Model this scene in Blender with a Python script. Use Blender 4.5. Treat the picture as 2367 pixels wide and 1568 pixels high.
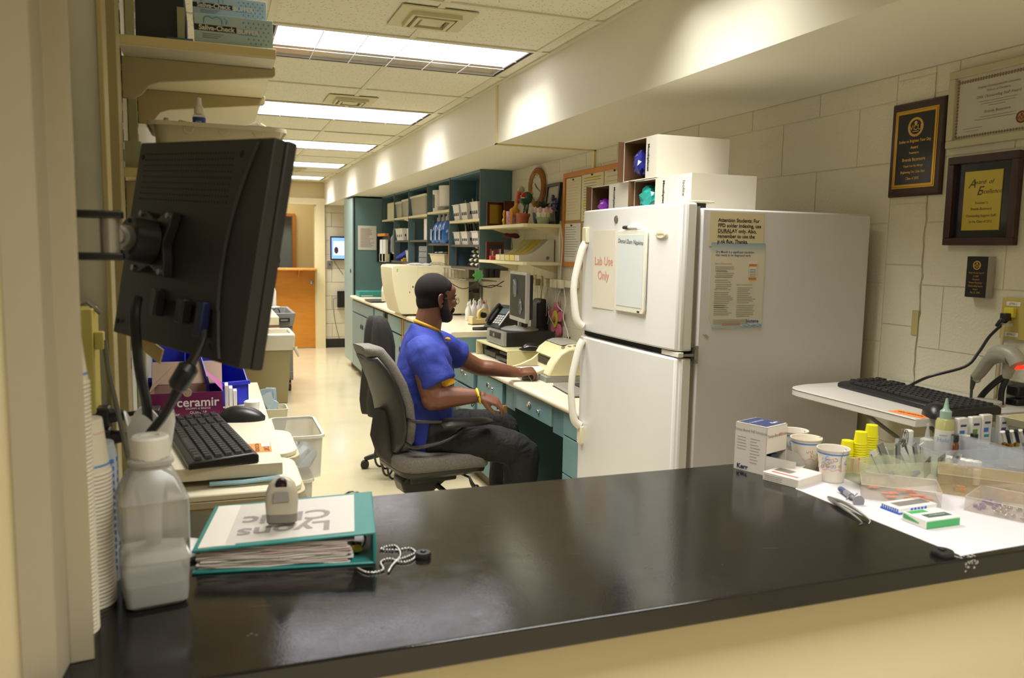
import bpy, bmesh, math, random
from mathutils import Vector, Matrix
random.seed(7)
for o in list(bpy.data.objects): bpy.data.objects.remove(o)
scene = bpy.context.scene
COL = scene.collection
# ---------------------------------------------------------------- camera
YAW, PIT, ROLL, FPX = 0.354833541, -0.110372585, 0.0175753361, 1859.657
IW, IH = 2367, 1568
fw = Vector((math.sin(YAW)*math.cos(PIT), math.cos(YAW)*math.cos(PIT), math.sin(PIT)))
rt = fw.cross(Vector((0, 0, 1))).normalized(); up = rt.cross(fw)
rt, up = rt*math.cos(ROLL)+up*math.sin(ROLL), up*math.cos(ROLL)-rt*math.sin(ROLL)
EYE = Vector((0, 0, 1.47))
cam = bpy.data.cameras.new('camera'); cam_o = bpy.data.objects.new('camera', cam); COL.objects.link(cam_o)
m = Matrix((rt, up, -fw)).transposed().to_4x4(); m.translation = EYE
cam_o.matrix_world = m
cam.sensor_width = 36; cam.lens = FPX/IW*36; cam.clip_start = 0.02; cam.clip_end = 60
cam.dof.use_dof = True; cam.dof.focus_distance = 3.2; cam.dof.aperture_fstop = 6.3
scene.camera = cam_o
# ---------------------------------------------------------------- exposure, world
vs = scene.view_settings
vs.view_transform = 'Standard'; vs.look = 'None'; vs.gamma = 1; vs.use_curve_mapping = False
vs.exposure = 0.18
W = bpy.data.worlds.new('world'); scene.world = W; W.use_nodes = True
W.node_tree.nodes['Background'].inputs[0].default_value = (1.0, 0.97, 0.92, 1)
W.node_tree.nodes['Background'].inputs[1].default_value = 0.55

def lin(c):
    if isinstance(c, str):
        c = [int(c[i:i+2], 16)/255 for i in (0, 2, 4)]
    return tuple(((v/12.92) if v <= .04045 else ((v+.055)/1.055)**2.4) for v in c[:3])+(1,)

LAMP = 1.2
def area_light(name, loc, sx, sy, power, color, rot=(0, 0, 0), spread=180):
    l = bpy.data.lights.new(name, 'AREA'); l.shape = 'RECTANGLE'; l.size = sx; l.size_y = sy
    l.energy = power*LAMP; l.color = color; l.spread = math.radians(spread)
    o = bpy.data.objects.new(name, l); o.location = loc; o.rotation_euler = rot; COL.objects.link(o); return o
# corridor troffers: rows at LY (near edge), repeated every 1.85 m; one or two more hang above / behind the photographer
LIGHT_Y = [0.02, 1.87, 3.58, 5.45, 7.32, 9.15, 10.95]
LX0, LX1, LD = 0.255, 1.405, 0.57
CEIL = 2.38
for i, y in enumerate([-3.7, -1.85]+LIGHT_Y):
    area_light('troffer_tube_light', ((LX0+LX1)/2, y+LD/2, CEIL+.02), LX1-LX0-.02, LD-.02, 19 if i > 2 else 18, (1.0, 0.985, 0.945), spread=112)
area_light('waiting_fill_light', (-1.9, -1.2, CEIL-.03), 1.2, 1.8, 26, (1.0, .975, .93))  # unseen overhead fill, added to brighten the camera side

# ---------------------------------------------------------------- picture-point helper: real point at a given depth
def ray(px, py):
    return rt*((px-IW/2)/FPX) - up*((py-IH/2)/FPX) + fw
def P(px, py, X=None, Y=None, Z=None):
    d = ray(px, py)
    if Y is not None: t = (Y-EYE.y)/d.y
    elif X is not None: t = (X-EYE.x)/d.x
    else: t = (Z-EYE.z)/d.z
    return EYE + d*t

# ---------------------------------------------------------------- materials
MATS = {}
def mat(name, col, rough=.5, metal=0, bump=0, bscale=60, spec=.5, noise=0, nscale=8, emis=0, alpha=1, coat=0, ecol=None, trans=0):
    if name in MATS: return MATS[name]
    m = bpy.data.materials.new(name); m.use_nodes = True; nt = m.node_tree; N = nt.nodes; L = nt.links
    b = N['Principled BSDF']; c = lin(col)
    b.inputs['Base Color'].default_value = c; b.inputs['Roughness'].default_value = rough
    b.inputs['Metallic'].default_value = metal; b.inputs['Specular IOR Level'].default_value = spec
    if coat: b.inputs['Coat Weight'].default_value = coat; b.inputs['Coat Roughness'].default_value = .15
    if trans:
        b.inputs['Transmission Weight'].default_value = trans
    if noise:
        tc = N.new('ShaderNodeTexCoord'); n = N.new('ShaderNodeTexNoise'); n.inputs['Scale'].default_value = nscale
        n.inputs['Detail'].default_value = 5
        r = N.new('ShaderNodeValToRGB'); r.color_ramp.elements[0].position = .3; r.color_ramp.elements[1].position = .7
        r.color_ramp.elements[0].color = tuple(v*(1-noise) for v in c[:3])+(1,)
        r.color_ramp.elements[1].color = tuple(min(1, v*(1+noise)) for v in c[:3])+(1,)
        L.new(tc.outputs['Object'], n.inputs['Vector']); L.new(n.outputs['Fac'], r.inputs[0]); L.new(r.outputs[0], b.inputs['Base Color'])
    if bump:
        tc = N.new('ShaderNodeTexCoord'); n = N.new('ShaderNodeTexNoise'); n.inputs['Scale'].default_value = bscale
        n.inputs['Detail'].default_value = 3
        bp = N.new('ShaderNodeBump'); bp.inputs['Strength'].default_value = bump; bp.inputs['Distance'].default_value = .003
        L.new(tc.outputs['Object'], n.inputs['Vector']); L.new(n.outputs['Fac'], bp.inputs['Height']); L.new(bp.outputs[0], b.inputs['Normal'])
    if emis:
        b.inputs['Emission Color'].default_value = lin(ecol or col); b.inputs['Emission Strength'].default_value = emis
    if alpha < 1:
        tr = N.new('ShaderNodeBsdfTransparent'); mx = N.new('ShaderNodeMixShader'); mx.inputs[0].default_value = alpha
        out = N['Material Output']
        L.new(tr.outputs[0], mx.inputs[1]); L.new(b.outputs[0], mx.inputs[2]); L.new(mx.outputs[0], out.inputs[0])
    MATS[name] = m; return m

def wood(name, c1, c2, rough=.35, scale=(1, 1, 12)):
    if name in MATS: return MATS[name]
    m = mat(name, c1, rough); nt = m.node_tree; N = nt.nodes; L = nt.links; b = N['Principled BSDF']
    tc = N.new('ShaderNodeTexCoord'); mp = N.new('ShaderNodeMapping'); mp.inputs['Scale'].default_value = scale
    n = N.new('ShaderNodeTexNoise'); n.inputs['Scale'].default_value = 2.2; n.inputs['Detail'].default_value = 6; n.inputs['Distortion'].default_value = .8
    r = N.new('ShaderNodeValToRGB'); r.color_ramp.elements[0].position = .3; r.color_ramp.elements[1].position = .7
    r.color_ramp.elements[0].color = lin(c1); r.color_ramp.elements[1].color = lin(c2)
    L.new(tc.outputs['Object'], mp.inputs[0]); L.new(mp.outputs[0], n.inputs['Vector']); L.new(n.outputs['Fac'], r.inputs[0]); L.new(r.outputs[0], b.inputs['Base Color'])
    return m

# ---------------------------------------------------------------- mesh builder
class MB:
    def __init__(s): s.v = []; s.f = []
    def add(s, vs, fs, M=None):
        n = len(s.v)
        s.v += [tuple(M @ Vector(v)) if M else tuple(v) for v in vs]
        s.f += [tuple(i+n for i in f) for f in fs]; return s
    def box(s, x0, x1, y0, y1, z0, z1, M=None):
        vs = [(x, y, z) for z in (z0, z1) for y in (y0, y1) for x in (x0, x1)]
        return s.add(vs, [(0, 2, 3, 1), (4, 5, 7, 6), (0, 1, 5, 4), (2, 6, 7, 3), (0, 4, 6, 2), (1, 3, 7, 5)], M)
    def rings(s, R, cap=True, M=None, closed=False):
        n = len(R[0]); vs = [p for r in R for p in r]; fs = []
        K = len(R)
        for k in range(K if closed else K-1):
            for i in range(n):
                j = (i+1) % n; k2 = (k+1) % K
                fs.append((k*n+i, k*n+j, k2*n+j, k2*n+i))
        if cap and not closed:
            fs.append(tuple(range(n))[::-1]); fs.append(tuple((K-1)*n+i for i in range(n)))
        return s.add(vs, fs, M)
    def cyl(s, a, b, r0, r1=None, n=16, cap=True, M=None):
        r1 = r0 if r1 is None else r1
        return s.tube([a, b], [r0, r1], n, cap, M)
    def tube(s, pts, r, n=8, cap=True, M=None, smooth=0, sx=1.0):
        pts = [Vector(p) for p in pts]
        rr = list(r) if isinstance(r, (list, tuple)) else [r]*len(pts)
        if smooth and len(pts) > 2:
            q = []; q2 = []
            for i in range(len(pts)-1):
                p0 = pts[max(i-1, 0)]; p1 = pts[i]; p2 = pts[i+1]; p3 = pts[min(i+2, len(pts)-1)]
                for k in range(smooth):
                    t = k/smooth
                    q.append(.5*((2*p1)+(p2-p0)*t+(2*p0-5*p1+4*p2-p3)*t*t+(3*p1-p0-3*p2+p3)*t**3)); q2.append(rr[i]*(1-t)+rr[i+1]*t)
            q.append(pts[-1]); q2.append(rr[-1]); pts, rr = q, q2
        R = []; nx = None
        for i, p in enumerate(pts):
            d = (pts[min(i+1, len(pts)-1)]-pts[max(i-1, 0)])
            d = d.normalized() if d.length > 1e-9 else Vector((0, 0, 1))
            if nx is None:
                nx = d.cross(Vector((0, 0, 1)))
                if nx.length < .05: nx = Vector((1, 0, 0))
                nx.normalize()
            nx = (nx-d*nx.dot(d)).normalized(); ny = d.cross(nx)
            R.append([p+nx*(math.cos(a)*rr[i]*sx)+ny*(math.sin(a)*rr[i]) for a in [2*math.pi*k/n for k in range(n)]])
        return s.rings(R, cap, M)
    def lathe(s, prof, n=24, o=(0, 0, 0), cap=True, M=None):
        R = [[(o[0]+r*math.cos(2*math.pi*k/n), o[1]+r*math.sin(2*math.pi*k/n), o[2]+z) for k in range(n)] for r, z in prof]
        return s.rings(R, cap, M)
    def prism(s, poly, ax, a0, a1, M=None):
        def pt(u, v, a): return {'x': (a, u, v), 'y': (u, a, v), 'z': (u, v, a)}[ax]
        return s.rings([[pt(u, v, a0) for u, v in poly], [pt(u, v, a1) for u, v in poly]], True, M)
    def ell(s, c, rx, ry=None, rz=None, n=14, k=9, M=None):
        ry = rx if ry is None else ry; rz = rx if rz is None else rz
        R = []
        for i in range(k+1):
            t = -math.pi/2+math.pi*i/k; q = max(math.cos(t), .02)
            R.append([(c[0]+rx*q*math.cos(2*math.pi*j/n), c[1]+ry*q*math.sin(2*math.pi*j/n), c[2]+rz*math.sin(t)) for j in range(n)])
        return s.rings(R, True, M)
    def rrect(s, w, d, z0, z1, r=.01, o=(0, 0), taper=1.0, M=None, n=4):
        def ring(k, z):
            q = []
            for cx, cy, a0 in ((w/2-r, d/2-r, 0), (-w/2+r, d/2-r, 90), (-w/2+r, -d/2+r, 180), (w/2-r, -d/2+r, 270)):
                for i in range(n+1):
                    a = math.radians(a0+90*i/n); q.append((o[0]+(cx+r*math.cos(a))*k, o[1]+(cy+r*math.sin(a))*k, z))
            return q
        return s.rings([ring(taper, z0), ring(1, z1)], True, M)
    def mesh(s, name, smooth=False, ang=35):
        me = bpy.data.meshes.new(name); me.from_pydata(s.v, [], s.f); me.update()
        bm = bmesh.new(); bm.from_mesh(me); bmesh.ops.recalc_face_normals(bm, faces=bm.faces); bm.to_mesh(me); bm.free()
        if smooth:
            me.shade_smooth(); me.set_sharp_from_angle(angle=math.radians(ang))
        return me
    def build(s, name, m, parent=None, bevel=0, smooth=False, ang=35, seg=2):
        me = s.mesh(name, smooth, ang); me.materials.append(m)
        o = bpy.data.objects.new(name, me); COL.objects.link(o)
        if parent: o.parent = parent
        if bevel:
            b = o.modifiers.new('bevel', 'BEVEL'); b.width = bevel; b.segments = seg; b.limit_method = 'ANGLE'; b.angle_limit = math.radians(40)
            me.shade_smooth(); me.set_sharp_from_angle(angle=math.radians(30))
        return o
def box(name, m, x0, x1, y0, y1, z0, z1, parent=None, bevel=0):
    return MB().box(x0, x1, y0, y1, z0, z1).build(name, m, parent, bevel)
def tag(o, label, cat, group=None):
    o['label'] = label; o['category'] = cat
    if group: o['group'] = group
    return o
def thing(name, label, cat, loc=(0, 0, 0), rz=0, group=None, rot=None):
    o = bpy.data.objects.new(name, None); COL.objects.link(o); o.empty_display_size = .05
    o.location = loc; o.rotation_euler = rot if rot else (0, 0, rz); return tag(o, label, cat, group)
def struct(o): o['kind'] = 'structure'; return o
def lab(o, t): o['label'] = t; return o
def dup(root, loc=None, rz=None, label=None, group=None, parent=None, scale=None):
    def cp(o, par):
        c = o.copy(); COL.objects.link(c); c.parent = par
        for ch in o.children: cp(ch, c)
        return c
    r = cp(root, parent)
    if loc is not None: r.location = loc
    if rz is not None: r.rotation_euler = (0, 0, rz)
    if scale: r.scale = scale
    if label: r['label'] = label
    if group: r['group'] = group
    return r
TXT = {}
def text(s, size, m, parent=None, loc=(0, 0, 0), rot=(0, 0, 0), name='lettering', align='CENTER', off=0, ls=1.0, sx=1.0, M=None, ext=0, shear=0):
    c = bpy.data.curves.new('txt', 'FONT'); c.body = s; c.size = size; c.align_x = align; c.align_y = 'CENTER'
    c.offset = off; c.space_line = ls; c.extrude = ext; c.resolution_u = 3; c.shear = shear
    o = bpy.data.objects.new('txt', c); COL.objects.link(o)
    me = bpy.data.meshes.new_from_object(o); bpy.data.objects.remove(o)
    me.materials.clear(); me.materials.append(m)
    if sx != 1: me.transform(Matrix.Diagonal((sx, 1, 1, 1)))
    r = bpy.data.objects.new(name, me); COL.objects.link(r)
    if parent: r.parent = parent
    if M is not None: r.matrix_local = M
    else: r.location = loc; r.rotation_euler = rot
    return r
def lines(mb, rows, z=0):
    """thin printed bars: rows of (x0,x1,y,h)"""
    for x0, x1, y, h in rows: mb.add([(x0, y, z), (x1, y, z), (x1, y+h, z), (x0, y+h, z)], [(0, 1, 2, 3)])
    return mb
R90 = math.pi/2
cream = mat('cream_paint', 'DCCFA6', .55, bump=.15, bscale=120)
ceilm = None
# ================================================================ SETTING
m_floor = mat('floor_vinyl', 'CDC09E', .14, noise=.05, nscale=2.5, spec=.5)
m_tile = mat('ceiling_tile_fissured', 'CFC49C', .9)
nt = m_tile.node_tree; N = nt.nodes; L = nt.links
tc = N.new('ShaderNodeTexCoord'); mp = N.new('ShaderNodeMapping'); mp.inputs['Scale'].default_value = (45, 90, 45)
vo = N.new('ShaderNodeTexVoronoi'); vo.inputs['Scale'].default_value = 1; r = N.new('ShaderNodeValToRGB')
r.color_ramp.elements[0].position = .13; r.color_ramp.elements[1].position = .22
r.color_ramp.elements[0].color = lin('958C70'); r.color_ramp.elements[1].color = lin('DEDAC4')
L.new(tc.outputs['Object'], mp.inputs[0]); L.new(mp.outputs[0], vo.inputs['Vector']); L.new(vo.outputs['Distance'], r.inputs[0]); L.new(r.outputs[0], N['Principled BSDF'].inputs['Base Color'])
m_tbar = mat('ceiling_bar', 'D3CDB2', .5)
m_soff = mat('soffit_paint', 'E2DDC8', .6, bump=.06, bscale=200)
m_trim = mat('yellowed_trim', 'D8C98C', .5)
m_block = mat('painted_block', 'D4CDB4', .5, bump=.8, bscale=110, noise=.02, nscale=3)
m_mort = mat('painted_mortar', 'CDC6AC', .7)
m_blk = mat('black_rubber', '1B1A18', .5)
m_beige = mat('beige_wall', 'CDC09C', .6, bump=.05, bscale=150)
m_jamb = mat('jamb_enamel', 'A59B84', .45, bump=.05, bscale=40)
XR = 2.11; XS = 1.5; SB = 2.06; YE = 11.9
fl = struct(box('floor', m_floor, -2.5, XR+.1, -4, YE+4, -.1, 0))
# ceiling: grid of T-bars with one tile per cell
ce = struct(box('ceiling', mat('ceiling_deck', '6b6450', .9), -2.5, XR+.1, -4, YE+.1, CEIL+.14, CEIL+.2))
gx = [-1.58, -.97, -.36, .235, .83, 1.425, 1.498]
gy = []
y = -3.72
prev = None
slots = [-3.7, -1.85]+LIGHT_Y
for k, a in enumerate(slots):
    b = a+LD
    nxt = slots[k+1] if k+1 < len(slots) else YE+.2
    gap = (nxt-b)/2
    gy.append((a-.015, b+.015, True)); 
    if k+1 < len(slots):
        gy.append((b+.015, b+gap, False)); gy.append((b+gap, nxt-.015, False))
    else: gy.append((b+.015, YE, False))
tiles = {}
def tile(x0, x1, y0, y1):
    key = (round(x1-x0, 2), round(y1-y0, 2))
    if key not in tiles: tiles[key] = MB().box(.012, x1-x0-.012, .012, y1-y0-.012, .004, .02).mesh('ceiling_tile'); tiles[key].materials.append(m_tile)
    o = bpy.data.objects.new('ceiling_tile', tiles[key]); o.location = (x0, y0, CEIL); COL.objects.link(o); o.parent = ce
for (y0, y1, li) in gy:
    if y1 < .6: continue
    for i in range(len(gx)-1):
        if li and i in (3, 4): continue
        tile(gx[i], gx[i+1], y0, y1)
for x in gx[1:6]:
    box('ceiling_bar', m_tbar, x-.013, x+.013, .6, YE, CEIL-.002, CEIL+.006, ce) if x != .83 else [box('ceiling_bar', m_tbar, x-.013, x+.013, a, b, CEIL-.002, CEIL+.006, ce) for a, b in [(slots[k]+LD, slots[k+1] if k+1 < len(slots) else YE) for k in range(3, len(slots))]]
for (y0, y1, li) in gy:
    if y0 > .6: box('ceiling_bar', m_tbar, -1.58, 1.498, y0-.012, y0+.012, CEIL-.003, CEIL+.005, ce)
box('wall_angle', m_tbar, 1.478, 1.5, .6, YE, CEIL-.004, CEIL+.003, ce)
# near ceiling (waiting side) so the room is closed above the photographer
# soffit over the right hand counter, with a yellowed joint strip
so = struct(MB().box(XS, XR, -4, YE, SB, CEIL+.14).build('soffit', m_soff))
t = struct(MB().box(XS-.006, XS+.002, 4.335, 4.365, SB-.006, CEIL).box(XS-.006, XR, 4.335, 4.365, SB-.008, SB+.001).box(XR-.012, XR, 4.335, 4.365, 1.95, SB).build('trim_1', m_trim))
# right block wall: backing + one object per block
def blocks(wall, tofn, u0, u1, courses, bw, bh, off, joint=.0045, thick=.02, skip=None, m=m_block):
    cache = {}
    for ci, (z0, z1) in enumerate(courses):
        u = u0 - ((ci % 2)*bw/2 + off) % bw
        while u < u1:
            a, b = max(u, u0), min(u+bw, u1)
            if b-a > .03:
                key = (round(b-a, 3), round(z1-z0, 3))
                if key not in cache:
                    mbb = MB().box(joint/2, key[0]-joint/2, -thick, 0, joint/2, key[1]-joint/2)
                    cache[key] = mbb.mesh('block'); cache[key].materials.append(m)
                o = bpy.data.objects.new('block', cache[key]); COL.objects.link(o); o.parent = wall
                loc, rz = tofn(a, b, z0); o.location = loc; o.rotation_euler = (0, 0, rz)
            u += bw
wr = struct(box('wall_right', m_mort, XR+.002, XR+.2, -4, YE, 0, CEIL+.1))
cz = [(1.381-.198*k, 1.381-.198*(k-1)) for k in range(7, -4, -1)]
cz = [(max(a, 0), min(b, SB)) for a, b in cz if b > .01 and a < SB]
# the face looks towards -X: u runs along -Y
def rf(a, b, z): return ((XR, -a, z), -R90)
blocks(wr, lambda a, b, z: ((XR, a, z), R90), 1.2, 1.955, cz, .4, .198, .13, thick=.03)
czo = [(a+.062, b+.062) for a, b in cz]; czo = [(0, .062)]+[(a, min(b, SB)) for a, b in czo if a < SB-.01]
blocks(wr, lambda a, b, z: ((XR, a, z), R90), 1.955, 2.105, czo, 10, .198, 0, thick=.03)
blocks(wr, lambda a, b, z: ((XR, a, z), R90), 2.105, 5.76, cz, .4, .198, .04, thick=.03)
# crack-like control joint running down the wall
rg = random.Random(3); pts = []
zz = 2.04
while zz > .98:
    pts.append((XR-.002, 1.955+rg.uniform(-.006, .006), zz)); zz -= .03
MB().tube(pts, .0012, 4).build('joint_crack', mat('joint_crack', 'A3966F', .9), wr)
MB().box(XR-.003, XR, 1.955, 1.98, 1.22, 1.30).build('paint_patch', mat('paint_patch', 'B3A36D', .7), wr)
# end wall with blocks either side of the doorway
we = struct(MB().box(1.45, XR+.2, YE+.03, YE+.2, 0, CEIL+.1).box(-2.5, .3, YE+.03, YE+.2, 0, CEIL+.1).box(.3, 1.45, YE+.03, YE+.2, 2.1, CEIL+.1).build('wall_back', m_mort))
czb = [(.157+.2*k, .357+.2*k) for k in range(-1, 10)]; czb = [(max(a, 0), min(b, SB)) for a, b in czb]
blocks(we, lambda a, b, z: ((a, YE, z), 0), 1.5, 2.1, czb, .4, .2, .1, thick=-.03)
MB().box(-1.2, 1.5, YE-.001, YE+.03, 2.13, CEIL+.1).box(-1.2, .3, YE, YE+.03, 0, 2.13).build('plaster_header', mat('back_header', 'CDBB8C', .7), we)
struct(box('baseboard_back', m_blk, 1.5, 1.8, YE-.012, YE, 0, .13))
# far door opening: frame, half door with a shelf, space beyond
m_frame = mat('door_frame_enamel', 'DFD2A6', .4)
dr = struct(MB().box(1.38, 1.5, YE-.05, YE+.03, 0, 2.15).box(.3, 1.38, YE-.05, YE+.03, 2.06, 2.15).box(1.36, 1.38, YE-.02, YE+.12, 0, 2.06).build('door_1', m_frame))
m_door = wood('orange_door_wood', 'C07A22', 'CF8B2E', .35, (1, 1, 5))
hd = box('half_door', m_door, .32, 1.375, YE+.0, YE+.045, .01, 1.13, dr)
box('door_shelf', wood('door_shelf_wood', 'C98A3E', 'D79B50', .35, (6, 1, 1)), .32, 1.375, YE-.2, YE+.06, 1.13, 1.16, dr, .004)
MB().prism([(YE-.12, 1.13), (YE, 1.13), (YE, 1.02)], 'x', 1.12, 1.14).build('shelf_bracket', m_door, dr)
kn = MB().lathe([(.028, 0), (.028, .008), (.012, .012), (.012, .03), (.03, .045), (.032, .06), (.024, .075), (.004, .078)], 16, M=Matrix.Translation((1.31, YE, .96)) @ Matrix.Rotation(R90, 4, 'X')).build('door_knob', mat('chrome', 'C8C8C8', .15, 1), dr, smooth=True)
# vestibule beyond the half door
m_ves = mat('vestibule_wall', 'E0D2A4', .6)
vb = struct(MB().box(-1.5, .72, 13.6, 13.7, 0, 2.6).box(1.22, 2.4, 13.6, 13.7, 0, 2.6).box(.72, 1.22, 13.6, 13.7, 1.95, 2.6).box(1.9, 2.0, 12.1, 13.6, 0, 2.6).box(-1.5, 2, 12.1, 16.5, 2.6, 2.7).build('wall_vestibule', m_ves))
d2 = struct(MB().box(1.2, 1.245, 13.52, 13.62, 0, 1.99).box(.7, 1.2, 13.52, 13.62, 1.95, 1.99).build('door_2', wood('far_frame_wood', 'B8742C', 'C58238', .4)))
m_bg = mat('blue_grey_door', '7C8B92', .4)
box('door_leaf', m_bg, 1.0, 1.2, 13.75, 13.79, .02, 1.94, d2); box('door_leaf', m_bg, .86, .99, 14.1, 14.14, .02, 1.94, d2); box('glass_strip', m_blk, .92, .935, 14.08, 14.1, 1.2, 1.65, d2)
struct(MB().box(-1.5, 2.4, 15.4, 15.5, 0, 2.6).build('wall_far', mat('far_wall', 'A99770', .7)))
area_light('vestibule_light', (.9, 12.8, 2.55), .6, .6, 9, (1, .86, .62))
# left wall behind the racks
XL = -.225
wl = struct(box('wall_left', mat('left_wall_paint', 'CBC8BA', .6, noise=.08, nscale=5), XL-.15, XL, 1.12, YE, 0, CEIL))
MB().tube([P(172, 115, X=XL+.001), P(205, 150, X=XL+.001), P(236, 190, X=XL+.001)], .0012, 4).tube([P(190, 370, X=XL+.001), P(238, 400, X=XL+.001)], .0012, 4).build('block_joint', m_mort, wl)
# yellowed door post / trim on the left wall
pa = P(235, 400, Y=1.60).x; pb = P(266, 400, Y=1.60).x
struct(MB().box(XL, -.195, 1.66, YE, 0, CEIL).box(XL, pa, 1.61, 1.66, 0, CEIL).build('wall_left_step', MATS['left_wall_paint']))
p1 = struct(MB().box(pa, pb-.012, 1.6, 1.66, 0, CEIL).build('trim_2', mat('old_yellow_enamel', 'B3A476', .45), bevel=.002))
struct(MB().box(-.195, pb, 1.70, 1.76, 0, CEIL).build('trim_3', mat('old_yellow_enamel_dark', '9C8E62', .5), bevel=.002))
# front wall with the pass-through: low wall, left jamb
fwl = struct(MB().box(-2.5, XR, .972, 1.10, 0, .94).box(-2.5, -.205, .972, 1.10, .93, CEIL+.1).build('wall_front', m_beige))
jm = struct(MB().prism([(-.208, .968), (-.172, .968), (-.168, 1.012), (-.142, 1.016), (-.15, 1.03), (-.205, 1.03)], 'z', .98, CEIL).build('trim_4', m_jamb, bevel=.0015))
# near side walls and ceiling behind the photographer
m_back = mat('waiting_wall', 'D2CAB2', .7)
struct(MB().box(-2.6, -2.5, -4, 1, 0, CEIL+.1).build('wall_waiting_left', m_back)); 
struct(MB().box(-2.5, XR, -4.1, -4, 0, CEIL+.1).build('wall_waiting_back', m_back))
struct(MB().box(-2.5, XR, -4, .6, CEIL-.002, CEIL+.0).build('ceiling_waiting', m_tile)) if False else None
# ---------------------------------------------------------------- light fixtures
m_lens = mat('lamp_lens', 'FFFFFF', .5, emis=2.8, ecol='F4F0FF')
m_lens2 = mat('lamp_lens_grey', 'BFB6A4', .25, .6, spec=.6)  # row greyed in colour, standing in for louver shade seen at a slant
m_louv = mat('louver_blade', 'C2C0BC', .5)
m_lf = mat('fixture_frame', '2b2922', .5)
def troffer(y, grey_row=False, label=''):
    t = thing('ceiling_light', label, 'light', (LX0, y, CEIL), group='recessed ceiling lights down the corridor')
    w = LX1-LX0
    MB().box(-.012, w+.012, -.012, 0, -.001, .03).box(-.012, w+.012, LD, LD+.012, -.001, .03).box(-.012, 0, 0, LD, -.001, .03).box(w, w+.012, 0, LD, -.001, .03).build('frame', m_lf, t)
    MB().box(0, w, .008, .016, .0, .02).box(0, w, LD-.016, LD-.008, .0, .02).box(w-.016, w-.008, 0, LD, 0, .02).box(.008, .016, 0, LD, 0, .02).build('louver_rim', m_louv, t)
    for c in range(6):
        for r_ in range(3):
            x0 = .016+c*(w-.032)/6; x1 = x0+(w-.032)/6; y0 = .016+r_*(LD-.032)/3; y1 = y0+(LD-.032)/3
            MB().add([(x0, y0, .008), (x1, y0, .008), (x1, y1, .008), (x0, y1, .008)], [(0, 1, 2, 3)]).build('lens_cell', m_lens2 if (grey_row and r_ == 2) else m_lens, t)
    b = MB()
    for c in range(1, 6): x = .016+c*(w-.032)/6; b.box(x-.0016, x+.0016, .01, LD-.01, -.006, -.003)
    for r_ in (1, 2): yy = .016+r_*(LD-.032)/3; b.box(.01, w-.01, yy-.0016, yy+.0016, -.006, -.003)
    b.build('louver', m_louv, t)
    return t
# area lights sit just below the lens cells of each fixture
for o in bpy.data.objects:
    if o.name.startswith('troffer_tube'): o.location.z = CEIL-.004
ord_ = ['light with one grey row, nearest of the ceiling lights in view', 'second ceiling light along the corridor, past the first air vent pair', 'third ceiling light along the corridor', 'fourth ceiling light, just before the far small vent', 'last ceiling light, nearest the far half door']
for k, y in enumerate(LIGHT_Y[2:]): troffer(y, k == 0, 'recessed fluorescent '+ord_[k])
# air vents
m_vent = mat('vent_enamel', 'CBC29A', .5)
for (px, py, lb) in ((998, 42, 'square ceiling air diffuser before the nearest light'), (810, 231, 'square ceiling air diffuser between first and second light'), (676, 391, 'small far ceiling air diffuser near the last lights')):
    c = P(px, py, Z=CEIL)
    t = thing('ceiling_vent', lb, 'vent', (c.x, c.y, CEIL))
    MB().box(-.15, .15, -.15, .15, -.006, 0).build('plate', m_vent, t, .002)
    MB().prism([(-.14, 0), (.14, 0), (.14, 0), (-.14, 0)], 'y', 0, 0) if False else None
    for q, (r0, r1, z0, z1) in enumerate([(.098, .085, -.006, -.022), (.075, .06, -.008, -.026)]):
        ring = [[(s1*r_, s2*r_, z) for s1, s2 in ((-1, -1), (1, -1), (1, 1), (-1, 1))] for r_, z in ((r0, z0), (r0, z1), (r1, z1), (r1, z0))]
        MB().rings(ring, False, closed=True).build('cone', m_vent if q else m_vent, t)
    MB().box(-.083, .083, -.083, .083, -.009, -.0065).build('throat', m_lf, t)
    MB().rings([[(s1*r_, s2*r_, z) for s1, s2 in ((-1, -1), (1, -1), (1, 1), (-1, 1))] for r_, z in ((.048, -.012), (.045, -.02), (.02, -.026))]).build('core', m_vent, t)
# ================================================================ COUNTERS AND CABINETS
CH = .98
m_lam = mat('black_laminate', '171514', .22, spec=.55, noise=.12, nscale=60, bump=.04, bscale=300)
N = m_lam.node_tree.nodes; L = m_lam.node_tree.links
tc = N.new('ShaderNodeTexCoord'); n1 = N.new('ShaderNodeTexNoise'); n1.inputs['Scale'].default_value = 30; n1.inputs['Detail'].default_value = 9
mr = N.new('ShaderNodeMapRange'); mr.inputs[1].default_value = .35; mr.inputs[2].default_value = .7; mr.inputs[3].default_value = .08; mr.inputs[4].default_value = .15
L.new(tc.outputs['Object'], n1.inputs['Vector']); L.new(n1.outputs['Fac'], mr.inputs[0]); L.new(mr.outputs[0], N['Principled BSDF'].inputs['Roughness'])
ct = box('service_counter', m_lam, -.206, XR, .93, 1.55, CH-.036, CH, bevel=.003)
tag(ct, 'long black laminate pass-through counter across the foreground', 'counter')
mc = mat('chip_white', '9a9690', .8)
b = MB(); rg = random.Random(5)
for k in range(26):
    x = 1.155+rg.uniform(-.012, .014); z = CH-.004-abs(rg.gauss(0, .007)); s = rg.uniform(.0005, .0018)
    b.box(x-s, x+s, .9292, .931, z-s, z+s)
for k in range(16):
    x = 1.15+rg.uniform(-.015, .02); s = rg.uniform(.0006, .002); y = .935+abs(rg.gauss(0, .006)); b.box(x-s, x+s, y-s, y+s, CH-.001, CH+.0003)
b.build('chipped_edge', mc, ct)
b = MB(); 
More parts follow.
